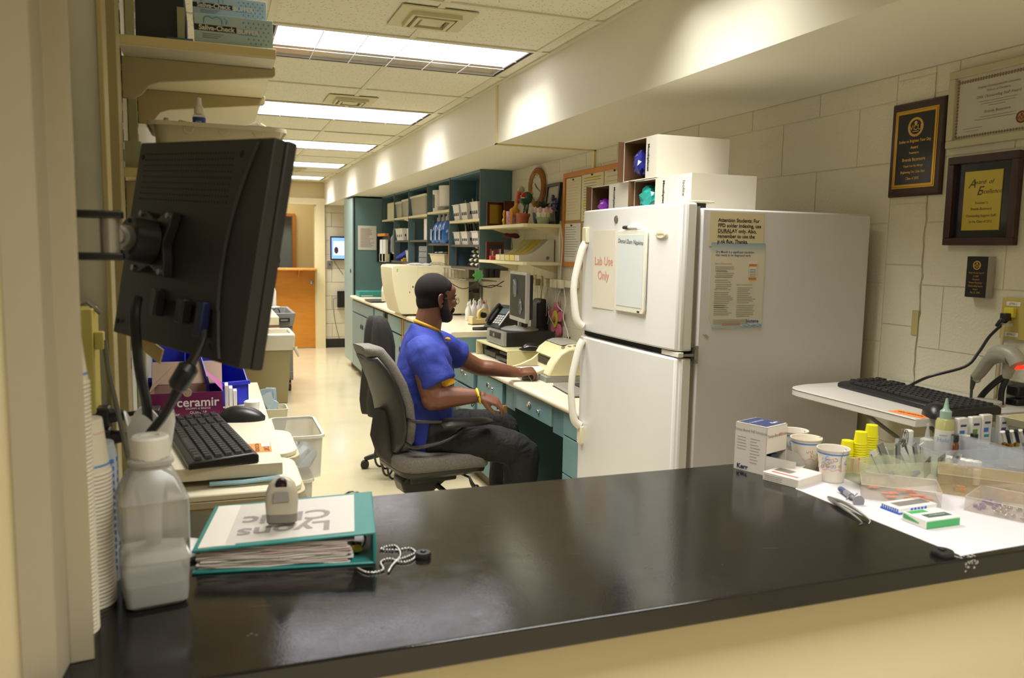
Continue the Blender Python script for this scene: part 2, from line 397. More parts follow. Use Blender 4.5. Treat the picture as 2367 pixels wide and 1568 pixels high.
for k in range(60):
    x = rg.uniform(0, 1.0); y = rg.uniform(.97, 1.5); a = rg.uniform(-.9, .9); l = rg.uniform(.004, .03)*(.3 if k % 2 else 1)
    b.add([(x, y, CH+.0002), (x+l*math.cos(a), y+l*math.sin(a), CH+.0002), (x+l*math.cos(a), y+l*math.sin(a)+.0006, CH+.0002), (x, y+.0006, CH+.0002)], [(0, 1, 2, 3)])
for (x, y) in ((.03, 1.02), (.034, 1.024), (.04, 1.018), (.62, 1.06), (.63, 1.055), (.625, 1.063)): b.box(x-.0015, x+.0015, y-.001, y+.001, CH, CH+.0004)
o = b.build('scratches', mat('scratch', '4E4A45', .5), ct); o['kind'] = 'stuff'

teal = mat('teal_laminate', '6F8F90', .38, noise=.03, nscale=3)
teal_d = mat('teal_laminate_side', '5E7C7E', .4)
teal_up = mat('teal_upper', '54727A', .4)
m_desk = mat('cream_worktop', 'E6DBBE', .25)
m_gap = mat('dark_gap', '15130f', .8)
m_wd = wood('bare_wood', 'A8712E', 'C08A3E', .5, (8, 8, 1))
chrome = MATS['chrome']
def pull(parent, y, z, x, horizontal=True):
    """chrome recessed oval pull on a face looking to -X"""
    M = Matrix.Translation((x, y, z)) @ Matrix.Rotation(-R90, 4, 'Y')
    o = MB().lathe([(.021, 0), (.021, .003), (.018, .006), (.004, .003)], 20, M=M @ Matrix.Diagonal((.8, 1.25, 1, 1))).build('pull', chrome, parent, smooth=True); return o
def lock(parent, y, z, x):
    M = Matrix.Translation((x, y, z)) @ Matrix.Rotation(-R90, 4, 'Y')
    return MB().lathe([(.011, 0), (.011, .006), (.009, .009), (.002, .009)], 14, M=M).build('lock', chrome, parent, smooth=True)
def blackpull(parent, y, z, x):
    return MB().ell((x-.004, y, z), .006, .012, .028, 12, 8).build('handle', m_blk, parent, smooth=True)
XC = 1.505
LZ = .77
def cabinet(lbl, y0, y1, top, fronts, name='base_cabinet', side=teal_d, kick=.1, group=None):
    t = thing(name, lbl, 'cabinet', (0, 0, 0), group=group)
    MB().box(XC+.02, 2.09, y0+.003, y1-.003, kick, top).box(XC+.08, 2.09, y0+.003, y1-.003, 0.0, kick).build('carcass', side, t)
    MB().box(XC+.076, XC+.079, y0+.003, y1-.003, 0, kick).build('toe_kick', mat('brown_kick', '6B5A42', .6), t)
    for f in fronts:
        kind, a, b_, z0, z1 = f[:5]
        o = box('drawer' if kind in 'dpk' else 'door', teal, XC, XC+.018, a+.004, b_-.004, z0+.003, z1-.003, t, .0015)
        if kind == 'd': pull(o, (a+b_)/2+.02, (z0+z1)/2+.01, XC); lock(o, (a+b_)/2-.06, (z0+z1)/2-.0, XC)
        if kind == 'k': pull(o, (a+b_)/2, (z0+z1)/2, XC)
        if kind == 'L': blackpull(o, a+.05, z1-.12, XC)
        if kind == 'R': blackpull(o, b_-.05, z1-.12, XC)
    return t
cabinet('teal drawer stack under the low desk beside the fridge', 2.9, 3.36, LZ-.04, [('p', 2.9, 3.36, .62, .73), ('p', 2.9, 3.36, .44, .62), ('p', 2.9, 3.36, .26, .44), ('p', 2.9, 3.36, .1, .26)])
# kneehole with its pencil drawer and panels
kt = thing('kneehole_unit', 'teal desk kneehole with pencil drawer, chrome pull and lock', 'desk unit')
o = box('drawer', teal, XC-.0, XC+.018, 3.5, 4.02, .625, .728, kt, .0015); pull(o, 3.79, .68, XC); lock(o, 3.66, .67, XC)
MB().box(XC+.018, 1.95, 3.52, 4.0, .64, .72).build('drawer_box', teal_d, o)
kp = kt
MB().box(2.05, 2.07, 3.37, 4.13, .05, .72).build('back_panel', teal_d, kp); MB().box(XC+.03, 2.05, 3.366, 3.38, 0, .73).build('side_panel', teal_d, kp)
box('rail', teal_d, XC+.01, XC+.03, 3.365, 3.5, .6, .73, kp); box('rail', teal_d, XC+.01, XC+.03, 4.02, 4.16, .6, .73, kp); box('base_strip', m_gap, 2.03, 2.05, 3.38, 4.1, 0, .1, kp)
cabinet('teal drawer cabinet under the low desk in front of the man', 4.17, 5.2, LZ-.04, [('d', 4.2, 4.66, .6, .725), ('k', 4.2, 4.66, .42, .59), ('d', 4.74, 5.18, .6, .725), ('k', 4.74, 5.18, .42, .59)])
box('bare_post', m_wd, XC-.003, XC+.02, 4.172, 4.2, .0, .6, bpy.data.objects['base_cabinet.001'])
cabinet('teal cabinet with chrome pull drawers behind the man under the high counter', 5.22, 6.75, .87, [('k', 5.25, 5.72, .73, .86), ('k', 5.72, 6.2, .73, .86), ('k', 6.2, 6.72, .73, .86), ('p', 5.25, 6.2, .1, .72), ('p', 6.2, 6.72, .1, .72)])
cabinet('teal sink cabinet with narrow fronts and bare wood strips under the high counter', 6.78, 8.1, .87, [('p', 6.82, 7.4, .72, .86), ('p', 7.62, 8.06, .72, .86), ('L', 6.82, 7.4, .1, .71), ('R', 7.62, 8.06, .1, .71)], side=m_gap)
MB().box(XC+.0, XC+.02, 6.75, 6.8, .1, .86).box(XC+.0, XC+.02, 7.5, 7.58, .1, .8).build('bare_strip', m_wd, bpy.data.objects['base_cabinet.003'])
cabinet('teal double door cabinet next to the tall cupboard', 8.12, 9.48, .87, [('p', 8.14, 9.46, .73, .86), ('R', 8.14, 8.8, .1, .72), ('L', 8.8, 9.46, .1, .72)])
# worktops with rounded front edges
def worktop(name, lbl, y0, y1, z):
    pr = [(2.105, z-.038), (2.105, z)]+[(1.482+.018+.018*math.cos(a), z-.018+.018*math.sin(a)) for a in [math.radians(d) for d in (90, 120, 150, 180, 210, 240, 270)]]
    o = MB().prism(pr, 'y', y0, y1).build(name, m_desk, smooth=True); return tag(o, lbl, 'worktop')
worktop('desk_top', 'low cream laminate desk top the man works at', 2.89, 5.2, LZ)
worktop('counter_top', 'higher cream laminate counter carrying the big cream machine', 5.2, 9.48, .91)
o = box('riser_panel', teal, 1.52, 2.105, 5.2, 5.215, LZ, .872); tag(o, 'teal upright panel between low desk and higher counter', 'panel')
# tall cupboard
t = thing('tall_cupboard', 'full height teal cupboard with black handle by the wall screen', 'cupboard')
MB().box(1.545, 2.1, 9.5, 10.15, .1, 2.04).build('carcass', teal_d, t); box('door', mat('tall_door_teal', '8FA8A4', .35), 1.52, 1.542, 9.53, 10.15, .1, 2.04, t, .002)
blackpull(t, 9.64, 1.19, 1.52); box('toe_kick', MATS['brown_kick'], 1.6, 2.1, 9.5, 10.15, 0, .1, t); box('edge_gap', m_gap, 1.53, 1.545, 9.495, 9.505, .9, 2.04, t)
# upper open cabinets, six uprights, five bays
UX = 1.86; bays = [5.75, 6.58, 7.33, 8.10, 8.80, 9.49]; UB, UT = 1.33, SB-.0008
t = thing('open_shelf_cabinet', 'long teal open shelf wall cabinet with five bays over the counter', 'cabinet')
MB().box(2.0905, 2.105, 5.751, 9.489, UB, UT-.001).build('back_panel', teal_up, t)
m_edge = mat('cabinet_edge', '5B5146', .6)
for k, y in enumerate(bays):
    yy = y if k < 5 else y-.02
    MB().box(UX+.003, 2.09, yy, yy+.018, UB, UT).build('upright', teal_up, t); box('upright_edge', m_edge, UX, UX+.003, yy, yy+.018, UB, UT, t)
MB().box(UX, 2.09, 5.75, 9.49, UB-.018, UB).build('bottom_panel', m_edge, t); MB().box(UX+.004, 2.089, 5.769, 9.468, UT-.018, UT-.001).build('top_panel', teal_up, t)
m_sh = mat('cream_shelf', 'DDD3A8', .4)
shz = [(1.70, 1.505), (1.80, 1.515), (1.79, 1.55), (1.79, 1.55), (1.79, 1.42)]
SHT = {}
for k, (za, zb) in enumerate(shz):
    a, b_ = bays[k]+.02, bays[k+1]-.003
    box('shelf', m_sh, UX+.0, 2.09, a, b_, za-.02, za, t); box('shelf', m_edge if k < 4 else m_sh, UX+.01, 2.09, a, b_, zb-.018, zb, t)
    SHT[k] = (za, zb)
for k in range(4): box('shelf_strip', mat('grey_metal', '8E8F8B', .4, .6), UX+.05, UX+.062, bays[k+1]-.02, bays[k+1]-.002, UB, UB+.4, t)
box('bare_post', m_wd, UX-.002, UX+.003, 6.585, 6.6, UB, 1.5, t)
# ================================================================ FRIDGE
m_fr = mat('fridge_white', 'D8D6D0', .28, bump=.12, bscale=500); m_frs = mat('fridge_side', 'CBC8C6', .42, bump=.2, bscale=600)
m_gas = mat('gasket', '8A8473', .6); m_hd = mat('handle_white', 'DEDACD', .22)
F = thing('refrigerator', 'white two door refrigerator with notes, boxes stacked on top', 'refrigerator')
FY0, FY1, FZ = 2.12, 2.83, 1.607
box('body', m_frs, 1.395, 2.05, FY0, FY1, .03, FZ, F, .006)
def fdoor(z0, z1, nm):
    pr = [(1.378, FY0), (1.342, FY0), (1.328, FY0+.012), (1.322, FY0+.05)]+[(1.3195-.005*math.sin(math.pi*k/8), FY0+.05+(FY1-FY0-.1)*k/8) for k in range(1, 8)]+[(1.322, FY1-.05), (1.328, FY1-.012), (1.342, FY1), (1.378, FY1)]
    o = MB().prism(pr, 'z', z0, z1).build(nm, m_fr, F, bevel=.006, smooth=True)
    MB().box(1.378, 1.395, FY0+.012, FY1-.012, z0+.01, z1-.01).build('gasket', m_gas, o); return o
d_up = fdoor(1.168, 1.622, 'freezer_door'); d_lo = fdoor(.09, 1.146, 'fridge_door')
def fhandle(z0, z1, flip, par):
    y = FY1-.06; s = .055
    zs = [z0, z0+.03, z0+.12, (z0+z1)/2, z1-.12, z1-.03, z1]
    if flip: xs = [1.316, 1.30, 1.277, 1.272, 1.272, 1.285, 1.31]
    else: xs = [1.31, 1.285, 1.272, 1.272, 1.277, 1.30, 1.316]
    MB().tube([(x, y, z) for x, z in zip(xs, zs)], [.016, .015, .013, .013, .013, .015, .016], 12, smooth=5, sx=1).build('handle', m_hd, par, smooth=True)
fhandle(1.185, 1.50, False, d_up); fhandle(.80, 1.13, False, d_lo)
box('handle_cap', mat('cap_cream', 'D8D0B0', .4), 1.306, 1.325, FY1-.08, FY1-.045, 1.50, 1.56, d_up, .004); box('handle_cap', MATS['cap_cream'], 1.306, 1.325, FY1-.08, FY1-.045, .73, .80, d_lo, .004)
MB().box(1.33, 1.35, FY0+.0, FY0+.10, 1.149, 1.165).build('hinge_block', m_hd, F, .002)
MB().box(1.35, 1.39, FY0-.003, FY0+.02, 1.152, 1.16).box(1.385, 1.398, FY0-.006, FY0+.0, 1.13, 1.185).cyl((1.391, FY0-.01, 1.178), (1.391, FY0-.005, 1.178), .005).cyl((1.391, FY0-.01, 1.14), (1.391, FY0-.005, 1.14), .005).build('hinge', mat('steel', '9A978F', .3, .9), F)
box('door_gap', m_gap, 1.345, 1.39, FY0+.02, FY1-.01, 1.148, 1.166, F)
MB().rrect(.115, .05, 1.622, 1.63, .015, (1.40, FY0+.045)).build('hinge_cover', mat('hinge_cover_cream', 'DDD5B4', .4), F, .002)
MB().box(1.375, 1.42, FY0+.02, FY0+.07, FZ, 1.622).build('hinge_plate', m_gap, F)
box('foot_grille', m_gap, 1.35, 2.0, FY0+.02, FY1-.02, 0, .08, F)
# logo medallion and oval badge
MX = lambda y, z, x=1.3165: Matrix.Translation((x, y, z)) @ Matrix.Rotation(-R90, 4, 'Y') @ Matrix.Rotation(-R90, 4, 'Z')
# local frame of MX: x -> -Y (to the right seen from -X side), y -> +Z, z -> -X
MX = lambda y, z, x=1.3155: Matrix(((0, 0, -1, x), (-1, 0, 0, y), (0, 1, 0, z), (0, 0, 0, 1)))
MB().lathe([(.014, 0), (.014, .003), (.011, .005), (.002, .004)], 20, M=MX(2.525, 1.582)).build('round_badge', MATS['steel'], d_up, smooth=True)
MB().lathe([(.03, 0), (.03, .002), (.026, .004), (.002, .004)], 24, M=MX(2.222, 1.527) @ Matrix.Diagonal((1.15, .45, 1, 1))).build('oval_badge', mat('badge_cream', 'D9D2B2', .35), d_up, smooth=True)
m_ink = mat('black_ink', '1E1C1C', .6); m_grey = mat('grey_ink', '77716A', .7); m_red = mat('faded_red_ink', 'D98A78', .7)
text('Frigidaire', .012, m_grey, d_up, M=MX(2.222, 1.527, 1.311), sx=.9)
# laminated faded sign
sg = MB().box(-.085, .085, -.14, .14, 0, .002).build('laminated_sign', mat('laminate_sheet', 'D6CFBB', .25))
sg.matrix_world = MX(2.61, 1.405, 1.315); tag(sg, 'faded laminated sheet reading Lab Use Only on freezer door', 'sign')
text('Lab Use', .045, m_red, sg, (.0, .03, .003)); text('Only', .045, m_red, sg, (.0, -.022, .003))
wbt = thing('whiteboard', 'small framed whiteboard with Dental Dam Napkins handwritten on freezer door', 'whiteboard')
wbt.matrix_world = MX(2.40, 1.405, 1.313)
b = MB(); b.rrect(.205, .275, 0, .008, .014); b.build('frame', mat('wb_frame', 'DAD6C4', .35), wbt, .002)
MB().box(-.088, .088, -.118, .122, .008, .0092).build('board', mat('wb_surface', 'CBD0CC', .15), wbt)
text('Dental Dam Napkins', .0205, m_ink, wbt, (.0, .098, .0098), rot=(0, 0, -.05), shear=.25)
box('clip', m_blk, .06, .075, -.133, -.128, .008, .010, wbt)
pn = MB().cyl((-.05, 0, .006), (-.015, 0, .006), .006).build('marker_pen', m_blk); pn.matrix_world = MX(2.405, 1.552, 1.313)
tag(pn, 'black capped marker pen stuck above the small whiteboard', 'pen'); MB().cyl((-.015, 0, .006), (.05, -.002, .006), .0055).build('barrel', mat('white_plastic', 'DEDAD2', .35), pn)
# notes on the fridge side (faces the camera)
MC = lambda x, z, y=2.1195: Matrix(((1, 0, 0, x), (0, 0, -1, y), (0, 1, 0, z), (0, 0, 0, 1)))
nt_ = MB().box(-.1, .1, -.052, .052, 0, .0008).build('paper_note', mat('taped_note', 'CBBE98', .55)); nt_.matrix_world = MC(1.522, 1.545)
tag(nt_, 'taped cream note that begins Attention Students on the fridge side', 'note')
for k, s in enumerate(['Attention Students: For', 'FPD solder indexing, use', 'DURALAY only. Also,', 'remember to use the', 'p nk flux. Thanks.']):
    text(s, .0158, m_ink, nt_, (-.07, .027-.0163*k, .0012), align='LEFT', off=.0004)
MB().box(-.0695, -.018, -.0125, -.0118, .001, .0012).build('underline', m_ink, nt_)
po = thing('poster', 'pale blue bordered dry mouth poster on the fridge side', 'poster'); po.matrix_world = MC(1.531, 1.371)
m_pos = mat('poster_paper', 'CFC7B0', .35); nt = m_pos.node_tree
tc = nt.nodes.new('ShaderNodeTexCoord'); sx_ = nt.nodes.new('ShaderNodeSeparateXYZ'); cr = nt.nodes.new('ShaderNodeValToRGB'); mrr = nt.nodes.new('ShaderNodeMapRange')
mrr.inputs[1].default_value = -.135; mrr.inputs[2].default_value = .135
for i, (p_, c_) in enumerate([(0, '8FA9B4'), (.06, 'C6C3B2'), (.86, 'CDC6B2'), (1, '7E9BAA')]):
    e = cr.color_ramp.elements[i] if i < 2 else cr.color_ramp.elements.new(p_); e.position = p_; e.color = lin(c_)
nt.links.new(tc.outputs['Object'], sx_.inputs[0]); nt.links.new(sx_.outputs[1], mrr.inputs[0]); nt.links.new(mrr.outputs[0], cr.inputs[0]); nt.links.new(cr.outputs[0], nt.nodes['Principled BSDF'].inputs['Base Color'])
MB().prism([(-.084, -.133), (.1, -.133), (.1, .13), (.097, .133), (-.097, .133), (-.1, .13), (-.1, -.09)], 'z', 0, .001).build('sheet', m_pos, po)
m_navy = mat('navy_ink', '3A4770', .6); m_rd = mat('red_ink', 'A8504A', .6)
text('Dry Mouth is a significant condition\nthat needs to be diagnosed early', .0098, m_navy, po, (-.083, .099, .0015), align='LEFT', off=.0001)
for i, (x, z) in enumerate([(-.083, .068), (-.083, .027), (-.083, -.012), (-.002, .003)]):
    text('Step %d: Oral assessment' % (i+1), .0062, m_rd, po, (x, z, .0015), align='LEFT')
b = MB(); rg = random.Random(2)
for x, za, n_ in ((-.082, .060, 3), (-.078, .046, 4), (-.082, .019, 2), (-.078, .006, 3), (-.082, -.019, 9), (-.082, -.06, 6), (.002, -.005, 9), (.002, -.06, 7)):
    for k in range(n_): w_ = rg.uniform(.04, .07); lines(b, [(x, x+w_, za-.0058*k-.003, .0016)], .0014)
lines(b, [(-.082, .045, -.108-.004*k, .0014) for k in range(4)], .0014); b.build('small_print', m_grey, po)
lines(MB(), [(-.05, .02, -.124, .002), (-.05, .02, -.120, .002)], .0015).build('red_print', m_rd, po)
text('biotene', .0155, mat('biotene_blue', '2F4E86', .5), po, (.064, -.112, .0015), off=.0004)
b = MB(); b.tube([(.02+.08*k/12, -.127+.003*math.sin(k*1.1)+.003*k/12, .0012) for k in range(13)], .0011, 4); b.tube([(.04+.06*k/10, -.124+.004*math.sin(k*.9+1), .0012) for k in range(11)], .0009, 4); b.build('wave_print', mat('wave_blue', '6F93AE', .5), po)
pb_ = MB().box(.042, .07, .018, .068, .001, .002).build('bottle_print', mat('pill_orange', 'C87A2A', .5), po); MB().box(.041, .071, .068, .076, .001, .0022).box(.042, .07, .026, .06, .001, .0023).build('label_print', mat('pill_label', 'CFC9BC', .5), po)
lines(MB(), [(.045, .067, .03+.005*k, .0015) for k in range(5)], .0026).build('label_text', m_grey, po)
MB().prism([(1.424, 1.222), (1.436, 1.214), (1.434, 1.204), (1.428, 1.207)], 'y', 2.1192, 2.1199).prism([(1.412, 1.222), (1.424, 1.218), (1.425, 1.213)], 'y', 2.1192, 2.1199).build('tape_remnant', mat('tape_remnant', 'A89F88', .6), F)
# boxes on the fridge
m_cart = mat('white_carton', 'D2CCBC', .6, bump=.05, bscale=80); m_kraft = mat('kraft_inside', '6B4A2C', .8)
def carton(lbl, x0, x1, y0, y1, z0, z1, split, bag, rz=0, bagname='bag'):
    t = thing('carton', lbl, 'box', (x0, y0, z0), rz); w, d, h = x1-x0, y1-y0, z1-z0; e = .003
    b = MB(); b.box(0, w, 0, d, 0, e).box(0, w, 0, d, h-e, h).box(0, w, 0, e, e, h-e).box(0, w, d-e, d, e, h-e).box(w-e, w, e, d-e, e, h-e).box(0, e, e, split, e, h-e)
    b.build('walls', m_cart, t)
    b = MB(); b.box(e, w-e, split+.0, d-e, e, e+.001).box(e, w-e, d-e-.001, d-e, e, h-e).box(w-e-.001, w-e, e, d-e, e, h-e).box(e, w-e, split, d-e, h-e-.001, h-e); b.build('kraft_lining', m_kraft, t)
    # flap folded outwards at the far edge of the opening
    MB().box(-.022, 0, d-.003, d, 0, h, ).build('open_flap', m_kraft, t)
    MB().add([(0, split, 0), (-.018, split+.01, -.004 if z0 > FZ+.05 else 0.001), (-.018, d-.01, -.004 if z0 > FZ+.05 else .001), (0, d, 0)], [(0, 1, 2, 3)]).build('bottom_flap', m_cart, t)
    text('Mouthpieces', .018, m_ink, t, M=Matrix.Translation((0, 0, 0)) @ Matrix(((0, 0, -1, -.001), (0, -1, 0, split*.75), (-1, 0, 0, h/2), (0, 0, 0, 1))), off=.0006)
    return t
def crumple(name, m, c, rx, ry, rz_, seed, lbl, cat='bag'):
    rg = random.Random(seed); b = MB(); b.ell(c, rx, ry, rz_, 14, 9)
    b.v = [(x+rg.uniform(-1, 1)*rx*.18, y+rg.uniform(-1, 1)*ry*.18, max(z+rg.uniform(-1, 1)*rz_*.2, c[2]-rz_)) for x, y, z in b.v]
    o = b.build(name, m); return tag(o, lbl, cat)
carton('white carton with teal bag, right on top of the fridge', 1.42, 1.665, 2.225, 2.60, FZ, 1.722, .225, None)
text('Isolite', .021, m_ink, bpy.data.objects['carton'], M=Matrix(((0, 0, -1, -.001), (0, -1, 0, .045), (-1, 0, 0, .07), (0, 0, 0, 1))))
crumple('plastic_bag', mat('teal_bag', '1F9C92', .2, spec=.8), (1.452, 2.53, FZ+.05), .035, .05, .042, 3, 'crinkled teal plastic bag in the opening of the right carton')
carton('white carton with purple bag, far side on top of the fridge', 1.37, 1.62, 2.76, 2.98, FZ+.0, 1.715, .11, None, 0) if False else None
carton('white carton with purple bag, furthest back on the fridge', 1.42, 1.665, 2.615, 2.95, FZ, 1.724, .18, None)
crumple('plastic_bag', mat('purple_bag', '8A2FB0', .2, spec=.8), (1.448, 2.875, FZ+.035), .03, .035, .03, 4, 'crinkled purple plastic bag in the far carton')
carton('long white carton stacked on top with dark blue bag, topmost', 1.42, 1.71, 2.447, 2.687, 1.7245, 1.869, .075, None)
crumple('plastic_bag', mat('blue_bag', '2B2F8E', .2, spec=.8), (1.452, 2.60, 1.785), .03, .035, .045, 6, 'dark blue plastic bag poking from the topmost carton')
# ================================================================ TASK CHAIR
m_fab = mat('grey_fabric', '77726A', .95, bump=.9, bscale=420, noise=.22, nscale=160); m_shell = mat('black_shell', '211F1D', .42, bump=.1, bscale=300)
def star_base(t, r=.3, z=.0, n=5, a0=.3, mm=m_shell):
    MB().cyl((0, 0, .1), (0, 0, .42), .03, .025).cyl((0, 0, .07), (0, 0, .14), .045, .035).build('column', mm, t, smooth=True)
    for k in range(n):
        a = a0+2*math.pi*k/n; c, s = math.cos(a), math.sin(a)
        b = MB().tube([(.03*c, .03*s, .105), (r*.55*c, r*.55*s, .10), (r*.9*c, r*.9*s, .075), (r*c, r*s, .062)], [.024, .02, .017, .014], 8, smooth=3); l = b.build('base_leg', mm, t, smooth=True)
        M = Matrix.Translation((r*c, r*s, .0275)) @ Matrix.Rotation(a+R90, 4, 'Z')
        MB().cyl((-.02, 0, 0), (-.004, 0, 0), .0275, n=18, M=M).cyl((.004, 0, 0), (.02, 0, 0), .0275, n=18, M=M).cyl((-.018, 0, 0), (.018, 0, 0), .01, M=M).build('caster', mm, l, smooth=True)
def backrest(t, pts, ws, th, mfront, mback, lean=0):
    """pts: (x,z) of the centre line; ws half widths"""
    def ringset(off0, off1, k):
        R = []
        for i, (x, z) in enumerate(pts):
            d = Vector((pts[min(i+1, len(pts)-1)][0]-pts[max(i-1, 0)][0], 0, pts[min(i+1, len(pts)-1)][1]-pts[max(i-1, 0)][1])).normalized()
            nrm = Vector((d.z, 0, -d.x)); w = ws[i]*k; ring = []
            for q in range(20):
                a = 2*math.pi*q/20; ca, sa = math.cos(a), math.sin(a)
                yy = w*(abs(ca)**.55)*(1 if ca > 0 else -1); tt = (off0+off1)/2+(off1-off0)/2*(abs(sa)**.6)*(1 if sa > 0 else -1)
                bend = .035*(yy/max(ws))**2
                p = Vector((x+bend, yy, z))+nrm*tt; ring.append(tuple(p))
            R.append(ring)
        return R
    MB().rings(ringset(.0, th, .97)).build('back_cushion', mfront, t, smooth=True, ang=80)
    MB().rings(ringset(-.022, .008, 1.0)).build('back_shell', mback, t, smooth=True, ang=80)
CHR = thing('office_chair', 'grey fabric swivel chair with black armrests that the man sits on', 'chair', (0.97, 3.76, 0), math.radians(10))
Mi = CHR.matrix_basis = Matrix.Translation((.97, 3.76, 0)) @ Matrix.Rotation(math.radians(10), 4, 'Z')
MI = Mi.inverted()
def CL(px, py, Y): return MI @ P(px, py, Y=Y)
pts = [(838, 826), (848, 822), (860, 845), (878, 885), (893, 930), (902, 980), (906, 1015), (908, 1040)]
bp_ = [CL(a, b, 3.68) for a, b in pts]
backrest(CHR, [(p.x-.0, p.z) for p in bp_][::-1], [.11, .16, .185, .195, .19, .17, .13, .085], .062, m_fab, m_shell)
MB().rrect(.20, .30, -.01, .02, .05).build('lumbar_cover', m_shell, CHR) if False else None
# rear support housing
sp_ = [CL(a, b, 3.70) for a, b in [(892, 945), (890, 1000), (898, 1035), (925, 1062)]]
MB().tube(sp_, [.04, .05, .045, .035], 12, sx=1.5).build('back_support', m_shell, CHR, smooth=True)
st = MB()
def sring(k, z, r=.09):
    q = []
    for cx, cy, a0 in ((.24-r, .23-r, 0), (-.22+r, .21-r, 90), (-.22+r, -.21+r, 180), (.24-r, -.23+r, 270)):
        for i in range(6): a = math.radians(a0+18*i); q.append(((cx+r*math.cos(a))*k, (cy+r*math.sin(a))*k, z))
    return q
SZ = .515
def drop(ring): return [(x, y, z-.028*max(0, (x-.12)/.12)**2) for x, y, z in ring]
st.rings([drop(sring(.93, SZ-.085)), drop(sring(1.0, SZ-.06)), drop(sring(1.01, SZ-.03)), drop(sring(.97, SZ-.008)), drop(sring(.85, SZ)), drop(sring(.3, SZ+.002))])
st.build('seat', m_fab, CHR, smooth=True, ang=80)
MB().rings([drop(sring(.80, SZ-.118)), drop(sring(.93, SZ-.10)), drop(sring(.95, SZ-.082))]).build('seat_pan', m_shell, CHR, smooth=True)
MB().box(-.13, .12, -.07, .07, .34, .41).prism([(-.15, .3), (-.03, .27), (.1, .36), (.14, .40), (-.12, .40), (-.17, .36)], 'y', -.055, .055).build('tilt_mechanism', m_shell, CHR, .01)
MB().tube([(.1, -.1, .39), (.12, -.2, .385), (.125, -.215, .36), (.14, -.22, .335)], [.006, .006, .009, .012], 8).ell((.145, -.225, .325), .02, .016, .028).build('height_lever', m_shell, CHR, smooth=True)
MB().tube([(.02, -.05, .32), (.05, -.12, .29), (.1, -.2, .26)], [.014, .01, .007], 8).build('tilt_lever', m_shell, CHR, smooth=True)
for s in (-1, 1):
    a = MB().tube([(-.06, s*.265, .70), (-.03, s*.27, .708), (.06, s*.272, .708), (.15, s*.265, .703), (.21, s*.25, .69)], [.02, .026, .027, .026, .014], 14, smooth=3)
    a.v = [(x, s*.268+(y-s*.268)*1.5, .668+(z-.703)*.75) for x, y, z in a.v]
    arm = a.build('armrest', m_shell, CHR, smooth=True)
    MB().tube([(-.19, s*.16, .69), (-.17, s*.235, .69), (-.06, s*.265, .685)], .008, 8, smooth=4).tube([(-.19, s*.16, .575), (-.16, s*.22, .565), (-.02, s*.262, .60), (.1, s*.27, .68)], .009, 8, smooth=4).build('arm_rod', m_shell, arm, smooth=True)
star_base(CHR)
# second chair with jacket
C2 = thing('office_chair', 'swivel chair with bent black hoops behind the man, hidden under a black jacket', 'chair', (1.22, 5.2, 0), .2)
C2m = Matrix.Translation((1.22, 5.2, 0)) @ Matrix.Rotation(.2, 4, 'Z'); C2.matrix_basis = C2m; C2I = C2m.inverted()
star_base(C2, .31, a0=2.75)
MB().rings([sring(.9, .46), sring(1, .50), sring(.9, .53)]).build('seat', m_shell, C2, smooth=True)
MB().tube([(-.22, 0, .45), (-.27, 0, .6), (-.25, 0, .9)], .025, 10, smooth=3).build('back_post', m_shell, C2)
backrest(C2, [(-.24, .70), (-.25, .8), (-.25, .92), (-.255, .99)], [.13, .15, .13, .08], .04, m_shell, m_shell)
b = MB()
for k, (px, py, r_) in enumerate([(880, 1050, 31), (893, 1056, 30), (897, 1072, 30), (910, 1078, 32)]):
    c = C2I @ P(px, py, Y=4.95); R_ = r_/390
    b.tube([(c.x+R_*.62*math.cos(a), c.y+.3*R_*math.cos(a), c.z+R_*math.sin(a)) for a in [2*math.pi*q/24 for q in range(25)]], .007, 6)
h = b.build('cable_hoops', m_shell, C2, smooth=True)
JM = mat('jacket_cloth', '23211F', .9, bump=.5, bscale=60)
# jacket: draped closed shape over the backrest
def jrow(z, xc, wy, th, sh=0, seed=0):
    q = []; n = 36
    for k in range(n):
        a = 2*math.pi*k/n; ca, sa = math.cos(a), math.sin(a)
        f = .012*math.sin(a*7+seed)+.008*math.sin(a*11+seed*2)
        q.append((xc+(th+f)*sa*(abs(sa)**-.3 if abs(sa) > .01 else 1), (wy+f)*ca+sh, z))
    return q
JK = []
for z, xc, wy, th, sh in [(1.035, .965, .05, .02, 5.1), (1.03, .965, .10, .035, 5.1), (1.0, .97, .15, .055, 5.1), (.93, .975, .19, .075, 5.1), (.85, .98, .21, .085, 5.1), (.72, .975, .215, .09, 5.1), (.6, .965, .21, .09, 5.1), (.5, .955, .2, .085, 5.12), (.42, .955, .18, .07, 5.16), (.395, .955, .17, .06, 5.18)]:
    JK.append(jrow(z, xc, wy, th, sh, .6))
jk = MB().rings(JK).build('jacket', JM, smooth=True, ang=80); tag(jk, 'black jacket hanging over the chair back behind the man', 'jacket')
